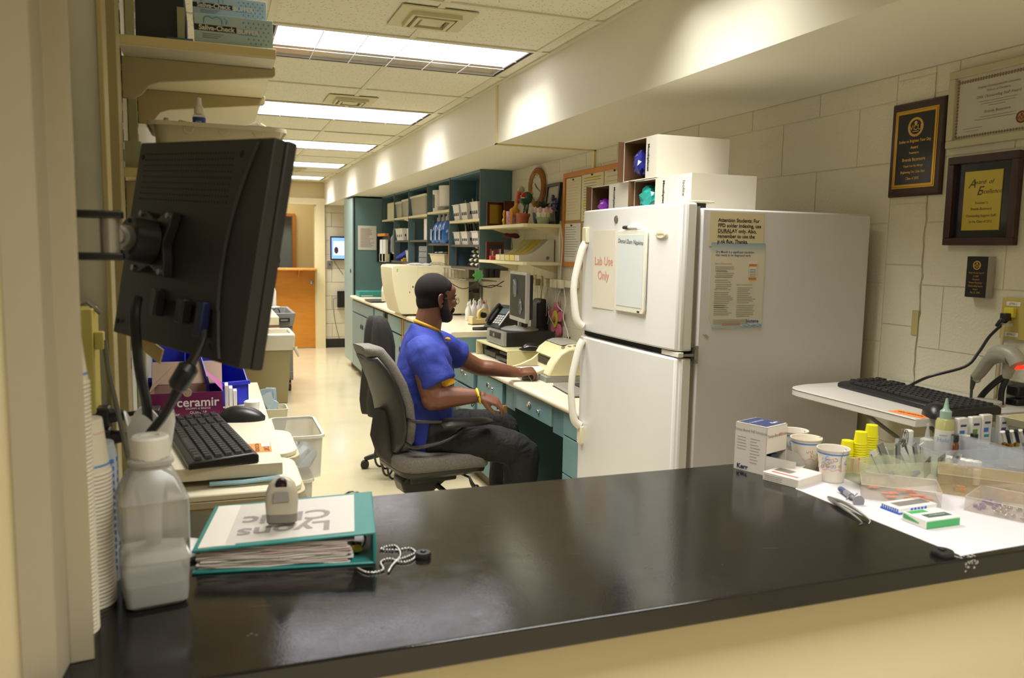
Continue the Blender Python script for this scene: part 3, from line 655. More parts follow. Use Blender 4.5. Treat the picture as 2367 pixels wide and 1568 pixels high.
# ================================================================ MAN
m_skin = mat('brown_skin', '70452F', .5, noise=.08, nscale=25); m_skin.node_tree.nodes['Principled BSDF'].inputs['Subsurface Weight'].default_value = .0
m_hair = mat('short_black_hair', '1D1715', .85, bump=.8, bscale=600, spec=.25); m_beard = mat('black_beard', '1B1514', .85, bump=.9, bscale=500)
m_scrub = mat('blue_scrub', '24348F', .8, bump=.0)
nt = m_scrub.node_tree; N = nt.nodes; L = nt.links
tc = N.new('ShaderNodeTexCoord'); mp = N.new('ShaderNodeMapping'); mp.inputs['Scale'].default_value = (12, 12, 7); n1 = N.new('ShaderNodeTexNoise'); n1.inputs['Scale'].default_value = 1; n1.inputs['Detail'].default_value = 3; n1.inputs['Distortion'].default_value = 1.2
bm_ = N.new('ShaderNodeBump'); bm_.inputs['Strength'].default_value = .5; bm_.inputs['Distance'].default_value = .012
L.new(tc.outputs['Object'], mp.inputs[0]); L.new(mp.outputs[0], n1.inputs['Vector']); L.new(n1.outputs['Fac'], bm_.inputs['Height']); L.new(bm_.outputs[0], N['Principled BSDF'].inputs['Normal'])
m_yel = mat('yellow_cotton', 'E0A824', .7); m_trs = mat('black_trousers', '181716', .85)
nt = m_trs.node_tree; N = nt.nodes; L = nt.links
tc = N.new('ShaderNodeTexCoord'); n1 = N.new('ShaderNodeTexNoise'); n1.inputs['Scale'].default_value = 9; n1.inputs['Detail'].default_value = 3; n1.inputs['Distortion'].default_value = 1.5
bm_ = N.new('ShaderNodeBump'); bm_.inputs['Strength'].default_value = .8; bm_.inputs['Distance'].default_value = .02
L.new(tc.outputs['Object'], n1.inputs['Vector']); L.new(n1.outputs['Fac'], bm_.inputs['Height']); L.new(bm_.outputs[0], N['Principled BSDF'].inputs['Normal'])
MAN = thing('person', 'seated man in blue scrub top and black trousers writing at the desk', 'person', (1.03, 3.8, 0))
def remesh(o, vox, sm=6, fac=.5):
    r = o.modifiers.new('remesh', 'REMESH'); r.mode = 'VOXEL'; r.voxel_size = vox; r.use_smooth_shade = True
    if sm: s_ = o.modifiers.new('smooth', 'SMOOTH'); s_.iterations = sm; s_.factor = fac
    return o
def W(o): o.parent = MAN; o.matrix_parent_inverse = Matrix.Translation((-1.03, -3.8, 0)); return o
HC = P(1009, 690, Y=3.8)
HM = Matrix.Translation(HC) @ Matrix.Rotation(math.radians(4), 4, 'Z') @ Matrix.Rotation(math.radians(7), 4, 'Y') @ Matrix.Scale(.98, 4)
def hp(x, y, z): return HM @ Vector((x, y, z))
body = MB()
body.ell((-.012, 0, .032), .094, .075, .084, 20, 14, HM)
body.ell((.028, 0, -.02), .062, .062, .078, 18, 12, HM)
body.ell((-.024, 0, -.02), .068, .065, .07, 18, 12, HM)
body.ell((.028, 0, -.07), .052, .052, .04, 16, 10, HM)
body.ell((.055, 0, .045), .038, .055, .04, 16, 10, HM)
body.tube([(.082, 0, .018), (.094, 0, -.004), (.103, 0, -.022)], [.008, .010, .014], 10, M=HM)
for s in (-1, 1):
    body.ell((.094, s*.012, -.027), .010, .009, .008, 8, 6, HM)
    body.ell((.073, s*.035, -.015), .018, .02, .018, 10, 8, HM)
body.ell((.078, 0, .02), .013, .046, .010, 12, 8, HM)
body.ell((.088, 0, -.049), .012, .024, .006, 12, 6, HM); body.ell((.086, 0, -.060), .012, .021, .007, 12, 6, HM)
body.ell((.068, 0, -.09), .022, .026, .02, 12, 8, HM)
nb = P(984, 778, Y=3.8)
body.tube([hp(-.02, 0, -.03), hp(-.025, 0, -.09), nb, nb+Vector((-.01, 0, -.06))], [.06, .064, .07, .1], 16, smooth=3)
# torso core under the clothes
tpx = [(985, 795), (978, 850), (975, 930), (985, 1005)]; tc_ = [P(a, b, Y=3.8) for a, b in tpx]
body.tube(tc_, [.09, .10, .10, .11], 16, smooth=2)
def hand(b, w, f, n, side, curls, spread=.0, s=1.0, thumb=(.6, .5, -.5), tc=.5):
    """w wrist, f finger direction, n back-of-hand normal, side = direction of thumb"""
    w = Vector(w); f = Vector(f).normalized(); n = Vector(n); n = (n-f*n.dot(f)).normalized(); sd = f.cross(n)*side
    b.tube([w, w+f*.02*s], [.026*s, .028*s], 10)
    R = []
    for t_, wd, th in ((0, .026, .020), (.03, .036, .019), (.06, .041, .017), (.085, .041, .014), (.095, .036, .011)):
        R.append([tuple(w+f*t_*s+sd*(wd*s*math.cos(a))+n*(th*s*math.sin(a))) for a in [2*math.pi*k/14 for k in range(14)]])
    b.rings(R)
    for k, (o, l) in enumerate(((.030, .072), (.0105, .080), (-.0095, .075), (-.029, .058))):
        p = w+f*(.086 if k in (1, 2) else .078)*s+sd*o*s; d = (f+sd*spread*o*20).normalized(); pts = [w+f*.05*s+sd*o*.8*s, p]; a = 0
        c = curls[k] if isinstance(curls[k], (tuple, list)) else (curls[k],)*3
        for j, q in enumerate((.42, .32, .26)):
            a += c[j]; dd = d*math.cos(a)-n*math.sin(a); p = p+dd*l*q*s; pts.append(p)
        b.tube(pts, [.010*s, .0098*s, .0088*s, .008*s, .0065*s], 8, smooth=2)
    p0 = w+f*.018*s+sd*.02*s; d = (f*thumb[0]+sd*thumb[1]+n*thumb[2]).normalized(); p1 = p0+d*.042*s; d2 = (d*math.cos(tc)+(f*.7-sd*.6)*math.sin(tc)).normalized(); p2 = p1+d2*.032*s; p3 = p2+d2*.024*s
    b.tube([p0, p1, p2, p3], [.015*s, .0125*s, .0105*s, .008*s], 8, smooth=2)
# right (near) arm
rs, re, rw = P(972, 815, Y=3.6), P(1004, 918, Y=3.545), P(1108, 916, Y=3.50)
body.tube([rs, rs.lerp(re, .5), re, re.lerp(rw, .3), re.lerp(rw, .7), rw], [.06, .058, .057, .054, .040, .029], 14, smooth=3)
body.ell(tuple(re+Vector((-.012, 0, -.012))), .05)
hand(body, rw, P(1150, 930, Y=3.47)-rw, (0.25, -.35, 1), 1, [(.35, .5, .5), (.5, .55, .5), (.6, .6, .5), (.7, .6, .5)], thumb=(.8, .4, -.55))
# left (far) arm
ls, le, lw = P(1028, 806, Y=3.97), P(1098, 846, Y=4.03), P(1196, 862, Y=3.99)
body.tube([ls, le, le.lerp(lw, .4), lw], [.058, .046, .042, .027], 14, smooth=4)
hand(body, lw, (1, -.12, .12), (.05, -.3, 1), -1, [(.95, .65, .45), (1.0, .7, .5), (1.1, .8, .6), (1.2, .8, .6)], thumb=(.75, .25, -.7), tc=.3)
# legs core
rh, rk = P(985, 1003, Y=3.66), P(1200, 1043, Y=3.60); lh, lk = P(985, 1003, Y=3.92), P(1160, 985, Y=3.98)
ra = Vector((rk.x+.01, 3.62, .12)); la = Vector((lk.x+.02, 3.98, .12))
body.tube([rh, rk, ra], [.07, .055, .04], 12); body.tube([lh, lk, la], [.07, .055, .04], 12)
bo = body.build('body', m_skin); remesh(bo, .0045, 5); W(bo)
# ears
for s in (-1, 1):
    b = MB()
    M = HM @ Matrix.Translation((-.004, s*.074, -.008)) @ Matrix.Rotation(s*math.radians(-22), 4, 'Z') @ Matrix.Rotation(math.radians(-12), 4, 'Y')
    b.tube([(.012, 0, -.024), (-.004, s*.006, -.03), (-.014, s*.009, -.012), (-.018, s*.01, .012), (-.008, s*.009, .03), (.010, s*.004, .028), (.016, 0, .010)], [.006, .0065, .006, .0055, .0055, .005, .004], 8, M=M, smooth=3)
    b.ell((0, 0, -.0), .014, .006, .026, 10, 8, M); b.ell((.012, s*.003, -.004), .005, .005, .008, 8, 6, M)
    e = b.build('ear', m_skin); remesh(e, .0025, 3); W(e)

# hair shell and beard shell
def shell(name, m, prim, keep, thick=.004):
    b = MB(); prim(b); me = b.mesh(name, True, 180); me.materials.append(m)
    bm = bmesh.new(); bm.from_mesh(me); HI = HM.inverted()
    dl = [f for f in bm.faces if not keep(*(HI @ f.calc_center_median()))]
    bmesh.ops.delete(bm, geom=dl, context='FACES'); bm.to_mesh(me); bm.free()
    o = bpy.data.objects.new(name, me); COL.objects.link(o); s_ = o.modifiers.new('s', 'SOLIDIFY'); s_.thickness = thick; s_.offset = 0; W(o); return o
def khair(x, y, z):
    front = z > .05+max(0, (.045-x))*-1.2 if x > .02 else True
    if x > .02: return z > .062-.2*(.09-x) and not (x > .075 and z < .055) if x > .045 else z > -.005+.9*(x-.02)*1.8
    if x > -.03: return z > -.005 if x > -.02 else z > -.03
    return z > -.075-.2*(x+.09)
def hin(x, y, z, c, r): return ((x-c[0])/r[0])**2+((y-c[1])/r[1])**2+((z-c[2])/r[2])**2 < .985
E1 = ((-.013, 0, .034), (.0975, .0785, .0875)); E2 = ((-.024, 0, -.018), (.0745, .071, .0735))
b = MB(); b.ell((-.0225, 0, .038), .094, .0782, .0865, 40, 28, HM); b.ell((-.030, 0, -.012), .0725, .0690, .076, 36, 24, HM); b.ell((.022, 0, .052), .052, .0655, .056, 30, 20, HM)
for s in (-1, 1): b.ell((.012, s*.050, .012), .026, .0245, .032, 16, 10, HM)
hr = b.build('hair', m_hair); remesh(hr, .003, 10); W(hr)
b = MB()
b.ell((.044, 0, -.078), .050, .050, .038, 16, 10, HM); b.ell((.064, 0, -.086), .032, .034, .030, 14, 9, HM)
for s in (-1, 1): b.tube([(.022, s*.066, .012), (.026, s*.064, -.025), (.034, s*.056, -.06), (.05, s*.036, -.085)], [.010, .016, .026, .03], 10, M=HM, smooth=2)
b.tube([(.082, .03, -.058), (.0915, .018, -.044), (.094, 0, -.041), (.0915, -.018, -.044), (.082, -.03, -.058)], [.008, .007, .006, .007, .008], 8, M=HM, smooth=2)
bd = b.build('beard', m_beard); remesh(bd, .004, 4); W(bd)
# eyes, brows, glasses arm
for s in (-1, 1):
    MBo = MB().ell((.0745, s*.032, .004), .0125, .0125, .0115, 12, 8, HM); W(MBo.build('eye', mat('eye_white', 'D8D2C8', .2), smooth=True))
    W(MB().ell((.0855, s*.033, .004), .003, .0055, .0055, 8, 6, HM).build('iris', m_beard))
    W(MB().tube([(.090, s*.012, .022), (.087, s*.032, .028), (.076, s*.048, .021)], [.003, .0035, .002], 6, M=HM, smooth=3).build('eyebrow', m_hair))
    W(MB().ell((.0765, s*.033, .009), .0125, .014, .008, 12, 8, HM).build('eyelid', m_skin, smooth=True))
g = MB()
for s in (-1, 1):
    g.tube([HM @ Vector((.1+.001*math.cos(a), s*.033+.024*math.cos(a), .0+.016*math.sin(a))) for a in [2*math.pi*k/16 for k in range(17)]], .0012, 5)
    g.tube([(.098, s*.057, .006), (.02, s*.077, .004), (-.01, s*.078, .006)], .0012, 5, M=HM)
W(g.build('glasses', m_shell))
# scrub top
def ering(c, a, b_, tilt=0, n=28, rot=0, sq=1.0):
    q = []
    for k in range(n):
        t = 2*math.pi*k/n; x = a*math.cos(t); y = b_*math.sin(t)
        q.append((c.x+x*math.cos(rot)-y*math.sin(rot), c.y+x*math.sin(rot)+y*math.cos(rot), c.z+x*tilt))
    return q
b = MB(); sc = []
for (px, py, a, b_, tl) in [(984, 757, .072, .075, -.38), (984, 776, .088, .125, -.3), (984, 793, .106, .175, -.15), (981, 830, .128, .198, 0), (977, 880, .142, .195, 0), (974, 930, .146, .188, 0), (980, 975, .15, .192, 0), (990, 1008, .16, .2, 0), (1000, 1026, .165, .205, 0)]:
    sc.append(ering(P(px, py, Y=3.79), a, b_, tl))
b.rings(sc)
rhem = P(1014, 888, Y=3.55)
b.tube([P(975, 800, Y=3.66), P(982, 822, Y=3.61), P(998, 855, Y=3.575), rhem], [.075, .084, .085, .088], 18, smooth=3)
lhem = P(1062, 823, Y=4.02)
b.tube([P(1005, 797, Y=3.93), P(1030, 806, Y=3.98), lhem], [.078, .08, .072], 18, smooth=3)
rg = random.Random(4)
sco = b.build('scrub_top', m_scrub); remesh(sco, .008, 4)
tx = bpy.data.textures.new('folds', 'CLOUDS'); tx.noise_scale = .085; tx.noise_depth = 1
dm = sco.modifiers.new('folds', 'DISPLACE'); dm.texture = tx; dm.strength = .018; dm.mid_level = .5; dm.texture_coords = 'LOCAL'
W(sco)
# yellow undershirt: collar band and sleeve edge
nc = P(985, 752, Y=3.8)
W(MB().tube([(nc.x+.058*math.cos(a)+.004, nc.y+.063*math.sin(a), nc.z-.024*math.cos(a)-.002+(-.035 if math.cos(a) > .8 else 0)) for a in [2*math.pi*k/28 for k in range(29)]], .009, 8).build('undershirt_collar', m_yel, smooth=True))
W(MB().tube([rhem+Vector((.02, .02, .05)), rhem+Vector((.035, .02, -.006))], [.04, .05], 18).build('undershirt_sleeve', m_yel, smooth=True))
v = P(1035, 784, Y=3.86)
W(MB().ell(tuple(v), .014, .02, .009).build('neckline_patch', m_yel, smooth=True))
# trousers
b = MB()
b.tube([P(982, 985, Y=3.79), P(990, 1012, Y=3.79)], [.14, .15], 20, sx=1.0)
b.ell(tuple(P(992, 1003, Y=3.79)), .155, .19, .09, 20, 12)
b.tube([rh+Vector((0, 0, .0)), rh.lerp(rk, .5)+Vector((0, 0, .012)), rk, rk.lerp(ra, .2)+Vector((.012, 0, 0)), rk.lerp(ra, .7), ra], [.098, .094, .082, .088, .078, .075], 18, smooth=4)
b.tube([lh, lh.lerp(lk, .5)+Vector((0, 0, .02)), lk, lk.lerp(la, .2)+Vector((.015, 0, 0)), lk.lerp(la, .7), la], [.095, .088, .074, .08, .075, .072], 18, smooth=4)
tr = b.build('trousers', m_trs); remesh(tr, .009, 6)
dm = tr.modifiers.new('folds', 'DISPLACE'); dm.texture = tx; dm.strength = .016; dm.texture_coords = 'LOCAL'
W(tr)
for a in (ra, la): W(MB().prism([(a.x-.09, 0), (a.x+.18, 0), (a.x+.19, .03), (a.x+.1, .07), (a.x+.03, .12), (a.x-.07, .12)], 'y', a.y-.045, a.y+.045).build('shoe', m_shell, bevel=.012))
# yellow wristband, thin black band
wd = (rw-re).normalized(); wc = rw-wd*.004
def band(c, d, r, w_, name, m):
    n_ = d.cross(Vector((0, 0, 1))).normalized(); u_ = d.cross(n_)
    W(MB().tube([c+n_*r*math.cos(a)+u_*r*math.sin(a) for a in [2*math.pi*k/24 for k in range(25)]], w_, 6).build(name, m, smooth=True))
band(wc, (wd+Vector((0, 0, .25))).normalized(), .034, .0055, 'wristband', mat('yellow_silicone', 'E8D01C', .45)); band(wc-Vector((0.012, 0, .012)), (wd+Vector((0, 0, -.6))).normalized(), .04, .0022, 'hair_tie', m_shell)
pnn = MB().cyl(P(1236, 893, Y=3.93), P(1213, 852, Y=4.0), .0035).build('pen', chrome); tag(pnn, 'thin pen in the man\'s far hand at the desk', 'pen')
# ================================================================ THINGS ON THE RIGHT-HAND COUNTERS AND SHELVES
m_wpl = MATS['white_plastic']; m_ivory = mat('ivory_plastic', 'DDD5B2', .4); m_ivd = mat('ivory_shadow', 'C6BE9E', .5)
m_bpl = mat('black_plastic', '1D1C1C', .35); m_sil = mat('silver_plastic', 'A9A8A3', .3, .5); m_clear = mat('clear_plastic', 'D8DCD8', .1, alpha=.35)
m_scr = mat('dark_screen', '101114', .4, spec=.2)
def onp(px, py, Z): return P(px, py, Z=Z)
# big cream machine (tabletop autoclave)
A = thing('autoclave', 'large cream tabletop machine with vent panels behind the man', 'machine', (1.36, 6.52, .91))
pr = [(0.02, .0), (.0, .02), (-.035, .16), (-.055, .30), (-.06, .385), (-.045, .40), (0, .405), (.60, .40), (.60, 0)]
b = MB().prism([(x+.06, z+.015) for x, z in pr], 'y', 0, .48); b.build('body', m_ivory, A, bevel=.006)
for x in (.1, .55): box('foot', m_bpl, x, x+.05, .02, .07, 0, .015, A)
for cx in (.29, .37, .45, .53):
    for z0, z1 in ((.30, .35), (.06, .125)):
        if cx > .5 and z0 < .1: continue
        g = box('vent', m_ivd, cx-.026, cx+.026, -.002, 0, z0+.01, z1+.01, A)
        b = MB()
        for k in range(5): b.box(cx-.024, cx+.024, -.003, -.002, z0+.014+k*(z1-z0)/5, z0+.016+k*(z1-z0)/5)
        o = b.build('vent_slots', m_ivory, g); o['kind'] = 'stuff'
box('seam', m_ivd, .215, .217, -.0005, 0, .02, .41, A); box('socket', m_bpl, .17, .18, -.002, 0, .235, .25, A); box('switch', mat('red_plastic', 'A83A34', .4), .145, .152, -.002, 0, .19, .205, A)
MB().box(.04, .05, -.001, .0, .365, .39).build('green_display', mat('green_label', '79D05A', .4), A); box('label', m_wpl, .038, .052, -.001, 0, .33, .36, A)
for (px, py) in ((968, 618), (996, 620)):
    MB().tube([(px/700-1.02, .18, .415), (px/700-1.01, .18, .435), (px/700-.98, .18, .44), (px/700-.94, .18, .435), (px/700-.93, .18, .415)], .006, 6, smooth=3).build('top_handle', m_ivory, A, smooth=True)
def crump_sheet(name, m, c, w, d, lbl, seed=1, cat='sheet', n=8):
    rg = random.Random(seed); vs = []; fs = []
    for j in range(n+1):
        for i in range(n+1): vs.append((c[0]-w/2+w*i/n, c[1]-d/2+d*j/n, c[2]+.003+rg.uniform(0, 1)*.018*(1 if 0 < i < n and 0 < j < n else .6)))
    for j in range(n):
        for i in range(n): k = j*(n+1)+i; fs.append((k, k+1, k+n+2, k+n+1))
    o = MB().add(vs, fs).build(name, m, smooth=True); s = o.modifiers.new('t', 'SOLIDIFY'); s.thickness = .001; return tag(o, lbl, cat)
crump_sheet('paper_wrap', mat('blue_white_wrap', 'D4DADA', .5), (1.62, 6.66, 1.325), .22, .14, 'crumpled white wrap lying on top of the cream machine', 3)
# spray bottle helper
def bottle(name, lbl, x, y, z, r, h, m, capm, group=None, label=None, nozzle=False):
    t = thing(name, lbl, 'bottle', (x, y, z), group=group)
    MB().lathe([(r*.9, 0), (r, .004), (r, h*.52), (r*.75, h*.64), (r*.36, h*.76), (r*.34, h*.82)], 20).build('body', m, t, smooth=True)
    if nozzle: MB().lathe([(r*.42, h*.82), (r*.42, h*.9), (r*.2, h*.92), (r*.12, h)], 14).build('cap', capm, t, smooth=True)
    else: MB().cyl((0, 0, h*.82), (0, 0, h*.9), r*.42).box(-r*.9, r*.5, -r*.25, r*.25, h*.9, h).build('sprayer', capm, t, .003)
    if label: MB().lathe([(r*1.012, h*.08), (r*1.012, h*.42)], 20, cap=False).build('label', label, t, smooth=True)
    return t
c = onp(878, 694, .91); c.y = 8.3; c.x = 1.665
m_lab = mat('beige_label', 'C9BE9A', .5); m_redl = mat('red_label', 'BE4A50', .5)
bottle('spray_bottle', 'white spray bottle with beige label by the teal box', 1.645, 8.2, .91, .042, .27, m_wpl, m_wpl, label=m_lab)
bottle('spray_bottle', 'bottle with red label tucked beside the cream machine', 1.72, 8.1, .91, .04, .25, m_redl, mat('navy_cap', '3A4668', .4))
tb = box('flat_box', mat('deep_teal_box', '2E8A82', .4), 1.53, 1.86, 9.1, 9.35, .912, .972, None, .002); tag(tb, 'flat deep teal carton lying against the tall cupboard', 'box')
box('printed_line', m_wpl, 1.55, 1.68, 9.0985, 9.1, .92, .928, tb)

tr_ = MB().rings([[(x, y, z) for x, y in ((1.6-w, 8.35-d), (1.6+w, 8.35-d), (1.6+w, 8.35+d), (1.6-w, 8.35+d))] for w, d, z in ((.10, .18, .911), (.12, .2, .925), (.115, .195, .925), (.097, .175, .915))]).build('tray', mat('grey_tray', '6A6A66', .3, .5)); tag(tr_, 'shallow dark metal tray on the far end of the high counter', 'tray')
pp = box('paper_towel', mat('blue_white_wrap2', 'CFD8DC', .6), 1.6, 1.7, 7.9, 8.0, .911, .925); tag(pp, 'folded pale blue paper towel near the machine', 'towel')
# row of white squeeze bottles
for k in range(8):
    px = 1072+k*5.6; c = onp(1074+k*4.6, 744-(k % 2)*5, .91)
    bottle('squeeze_bottle', 'white squeeze bottle with pointed tip in row behind the tape dispenser', 1.865+.028*k+(.0 if k % 2 else -.01), 6.0+.055*(k % 2)+.02*k, .91, .024, .155+.01*(k % 3), m_wpl, m_wpl if k != 6 else MATS['red_plastic'], 'white squeeze bottles in a row', None, True)
# tape dispenser
T = thing('tape_dispenser', 'cream desk tape dispenser with large roll', 'tape dispenser', (1.86, 5.72, .91), .25)
MB().prism([(-.085, 0), (-.085, .06), (-.07, .065), (-.055, .045), (-.02, .04), (.0, .045), (.075, .055), (.08, .0)], 'y', -.03, .03).build('body', mat('cream_dispenser', 'D9C588', .4), T, bevel=.003)
MB().box(-.085, .08, -.032, .032, 0, .008).build('base', mat('brown_base', '4A3526', .6), T)
M = Matrix.Translation((.028, 0, .07)) @ Matrix.Rotation(R90, 4, 'X')
MB().rings([[(r*math.cos(a), r*math.sin(a), z) for a in [2*math.pi*k/28 for k in range(28)]] for r, z in ((.05, -.014), (.05, .014), (.034, .014), (.034, -.014))], False, M, True).build('tape_roll', mat('tape_tan', 'D3BC78', .35), T, smooth=True)
MB().cyl((.028, -.02, .07), (.028, .02, .07), .02).build('hub', m_gap, T)
# desk phone
PH = thing('telephone', 'black desk phone with handset standing on the high counter', 'phone', (1.92, 5.42, .91), .35)
MB().prism([(-.10, 0), (.09, 0), (.09, .155), (.06, .165), (-.09, .012)], 'y', -.085, .085).build('body', m_bpl, PH, bevel=.004)
Mf = Matrix.Translation((-.015, 0, .089)) @ Matrix.Rotation(math.atan2(-.153, .15), 4, 'Y')
MB().box(-.085, .085, .03, .065, .0, .012, Mf).tube([(-.08, .048, .02), (-.05, .048, .032), (.05, .048, .032), (.08, .048, .02)], [.018, .013, .013, .018], 10, M=Mf, smooth=3).build('handset', m_shell, PH, smooth=True)
for r_ in range(4):
    for c_ in range(3): MB().box(-.07+r_*.02, -.055+r_*.02, -.06+c_*.026, -.04+c_*.026, 0, .004, Mf).build('button', mat('phone_button', 'B9B9B6', .4), PH)
MB().box(.02, .07, -.07, .02, 0, .002, Mf).build('display', mat('phone_lcd', '5C6A6E', .2), PH); MB().box(-.085, .05, -.078, -.068, 0, .003, Mf).build('label_strip', m_wpl, PH)
hs = MB().tube([(1.68, 5.33, .925), (1.74, 5.31, .928), (1.80, 5.33, .927), (1.86, 5.38, .925)], [.016, .02, .018, .01], 10, smooth=3); hs.v = [(x, y, .912+(z-.912)*.6) for x, y, z in hs.v]
o = hs.build('stapler', m_shell, smooth=True); tag(o, 'flat dark rounded handpiece lying before the phone', 'handpiece')
# low desk: riser, computer, monitor
RZ = .868
R_ = thing('monitor_riser', 'pale yellow metal riser under the desktop computer', 'riser', (1.64, 4.5, LZ))
m_ris = mat('pale_yellow_metal', 'CFC897', .4)
MB().box(0, .4, 0, .62, RZ-LZ-.012, RZ-LZ).box(0, .4, 0, .01, 0, RZ-LZ-.012).box(0, .4, .61, .62, 0, RZ-LZ-.012).box(.39, .4, .01, .61, 0, RZ-LZ-.012).build('shell', m_ris, R_, .003)
MB().box(.03, .36, .04, .3, .012, .03).box(.04, .34, .34, .56, .01, .04).box(.05, .3, .06, .28, .045, .06).build('cluttered_papers', mat('dark_clutter', '4B4740', .6), R_)['kind'] = 'stuff'
PC = thing('desktop_computer', 'flat black and silver desktop computer on the riser', 'computer', (1.67, 4.66, RZ))
box('case', m_bpl, .02, .34, 0, .33, .004, .092, PC, .004); MB().prism([(0, .006), (.02, .002), (.02, .094), (.004, .09)], 'y', 0, .33).build('bezel', m_sil, PC)
MB().box(-.001, .004, .06, .27, .045, .082).build('drive_bay', m_bpl, PC)
MB().cyl((-.004, .18, .06), (.0, .18, .06), .012).build('power_button', m_sil, PC, smooth=True)
MN = thing('monitor', 'silver framed desktop monitor showing a dark image beside the man', 'monitor', (1.83, 4.80, RZ+.094), 0)
MB().lathe([(.12, 0), (.12, .006), (.10, .016), (.03, .022)], 32, M=Matrix.Diagonal((1, 1.05, 1, 1))).build('stand_base', m_sil, MN, smooth=True)
MB().box(.0, .045, -.03, .03, .015, .27).build('stand_neck', m_bpl, MN, .006)
sm = thing('x', 'x', 'x'); bpy.data.objects.remove(sm)
MS = Matrix.Translation((-.02, .0, .055)) @ Matrix.Rotation(math.radians(-5), 4, 'Z')
MB().box(.0, .028, -.19, .19, .0, .315, MS).build('bezel', m_sil, MN, .004)
MB().box(.028, .055, -.17, .17, .02, .30, MS).build('back_cover', m_bpl, MN, .008)
scn = MB().box(-.0015, .0, -.174, .174, .028, .298, MS).build('screen', m_scr, MN)
m_im = mat('screen_image', '707072', .3, emis=.12); m_im2 = mat('screen_image_mid', '3A3C40', .3, emis=.06)
b = MB(); b.ell((-.003, .05, .21), .001, .05, .06, 16, 8, MS); b.ell((-.003, -.08, .1), .001, .04, .05, 14, 8, MS); b.build('screen_image', m_im2, scn)
b = MB(); b.tube([(-.004, .08, .26), (-.004, .03, .23), (-.004, .02, .17)], .006, 5, M=MS, smooth=4).tube([(-.004, -.05, .08), (-.004, -.09, .13), (-.004, -.12, .08)], .005, 5, M=MS, smooth=4); b.build('screen_highlights', m_im, scn)['kind'] = 'stuff'
cb = MB().tube([(1.78, 4.98, RZ+.01), (1.73, 5.0, RZ+.04), (1.80, 5.02, RZ+.08), (1.84, 4.9, RZ+.11)], .005, 6, smooth=4).build('white_cable', m_wpl, smooth=True); tag(cb, 'white cable curling behind the monitor base', 'cable')
sp = MB().prism([(0, 0), (.09, 0), (.085, .28), (.065, .31), (.025, .31), (.0, .28)], 'y', 0, .12); sp.v = [(x+2.0, y+4.93, z+LZ+.07) for x, y, z in sp.v]; sp.box(2.0, 2.09, 4.93, 5.05, LZ, LZ+.07)
o = sp.build('speaker', m_bpl, bevel=.012); tag(o, 'tall black rounded speaker behind the monitor', 'speaker')
# mouse pad and mouse on riser
o = MB().lathe([(.075, 0), (.075, .003)], 28, (1.80, 4.52, RZ)).build('mouse_pad', m_bpl, smooth=True); tag(o, 'round black mouse pad on the riser corner', 'mouse pad')
def mouse(name, lbl, loc, rz, L=.11, Wd=.06, H=.036, m=m_bpl, trim=None):
    t = thing(name, lbl, 'mouse', loc, rz); R = []
    for k in range(11):
        u = -1+2*k/10; w = Wd/2*max(.12, (1-abs(u)**3.0))**.5; h = H*max(.1, (1-((u+.15)/1.2)**2 if u > -.15 else 1-((u+.15)/.87)**2))**.6
        R.append([(u*L/2, w*math.cos(a), h*max(0, math.sin(a))**.8 if math.sin(a) > 0 else 0) for a in [2*math.pi*q/16 for q in range(16)]])
    MB().rings(R).build('shell', m, t, smooth=True, ang=60)
    if trim: MB().tube([(-L/2*.8, -Wd*.42, .012), (0, -Wd*.49, .02), (L/2*.8, -Wd*.38, .012)], .002, 6, smooth=3).build('trim', trim, t)
    return t
mouse('computer_mouse', 'black mouse with silver trim on the round pad', (1.80, 4.53, RZ+.003), -.2, trim=m_sil)
# printer
PT = thing('printer', 'cream inkjet printer with grey base by the man\'s far hand', 'printer', (1.62, 3.90, LZ), math.radians(-4))
m_pr = mat('printer_cream', 'DCD3A6', .35); m_prg = mat('printer_grey', '8C8C82', .4)
pr = [(.10, .03), (.12, .11), (.15, .16), (.19, .185), (.25, .19), (.31, .175), (.34, .14), (.35, .03)]
MB().prism(pr, 'y', .09, .42).build('body', m_pr, PT, bevel=.006)
pr2 = [(.03, .03), (.06, .10), (.10, .155), (.15, .182), (.25, .186), (.31, .17), (.345, .13), (.35, .03)]
MB().prism(pr2, 'y', 0, .10).build('side_housing', m_pr, PT, bevel=.012)
MB().prism([(.02, 0), (.35, 0), (.355, .032), (.02, .032)], 'y', 0, .42).prism([(-.08, 0), (.05, 0), (.05, .025), (-.08, .018)], 'y', .10, .40).build('base', m_prg, PT, bevel=.004)
MB().prism([(-.06, .03), (.10, .03), (.135, .115), (.07, .07), (.0, .045)], 'y', .10, .118).build('tray_wing', m_pr, PT, bevel=.004); MB().prism([(-.06, .03), (.12, .03), (.13, .12), (.07, .075), (.0, .045)], 'y', .40, .42).build('tray_wing', m_pr, PT, bevel=.004)
MB().box(.103, .13, .13, .39, .06, .10).build('paper_slot', m_bpl, PT)
MB().prism([(.105, .112), (.09, .118), (.11, .15), (.15, .18), (.16, .175)], 'y', .115, .40).build('output_lid', mat('printer_lid', 'DDD09A', .3), PT, bevel=.003)
MB().prism([(.15, .182), (.19, .195), (.27, .196), (.31, .182)], 'y', .14, .40).build('smoke_cover', mat('smoke_grey', 'A9A69A', .15), PT, bevel=.004)
for k in range(3): MB().box(.13+k*.035, .143+k*.035, .05, .075, .17+.007*k, .184+.004*k).build('button', mat('button_tan', '9A937A', .4), PT)
MB().box(-.03, .11, .17, .36, .03, .036).build('paper', mat('white_paper', 'E6E2D8', .6), PT)
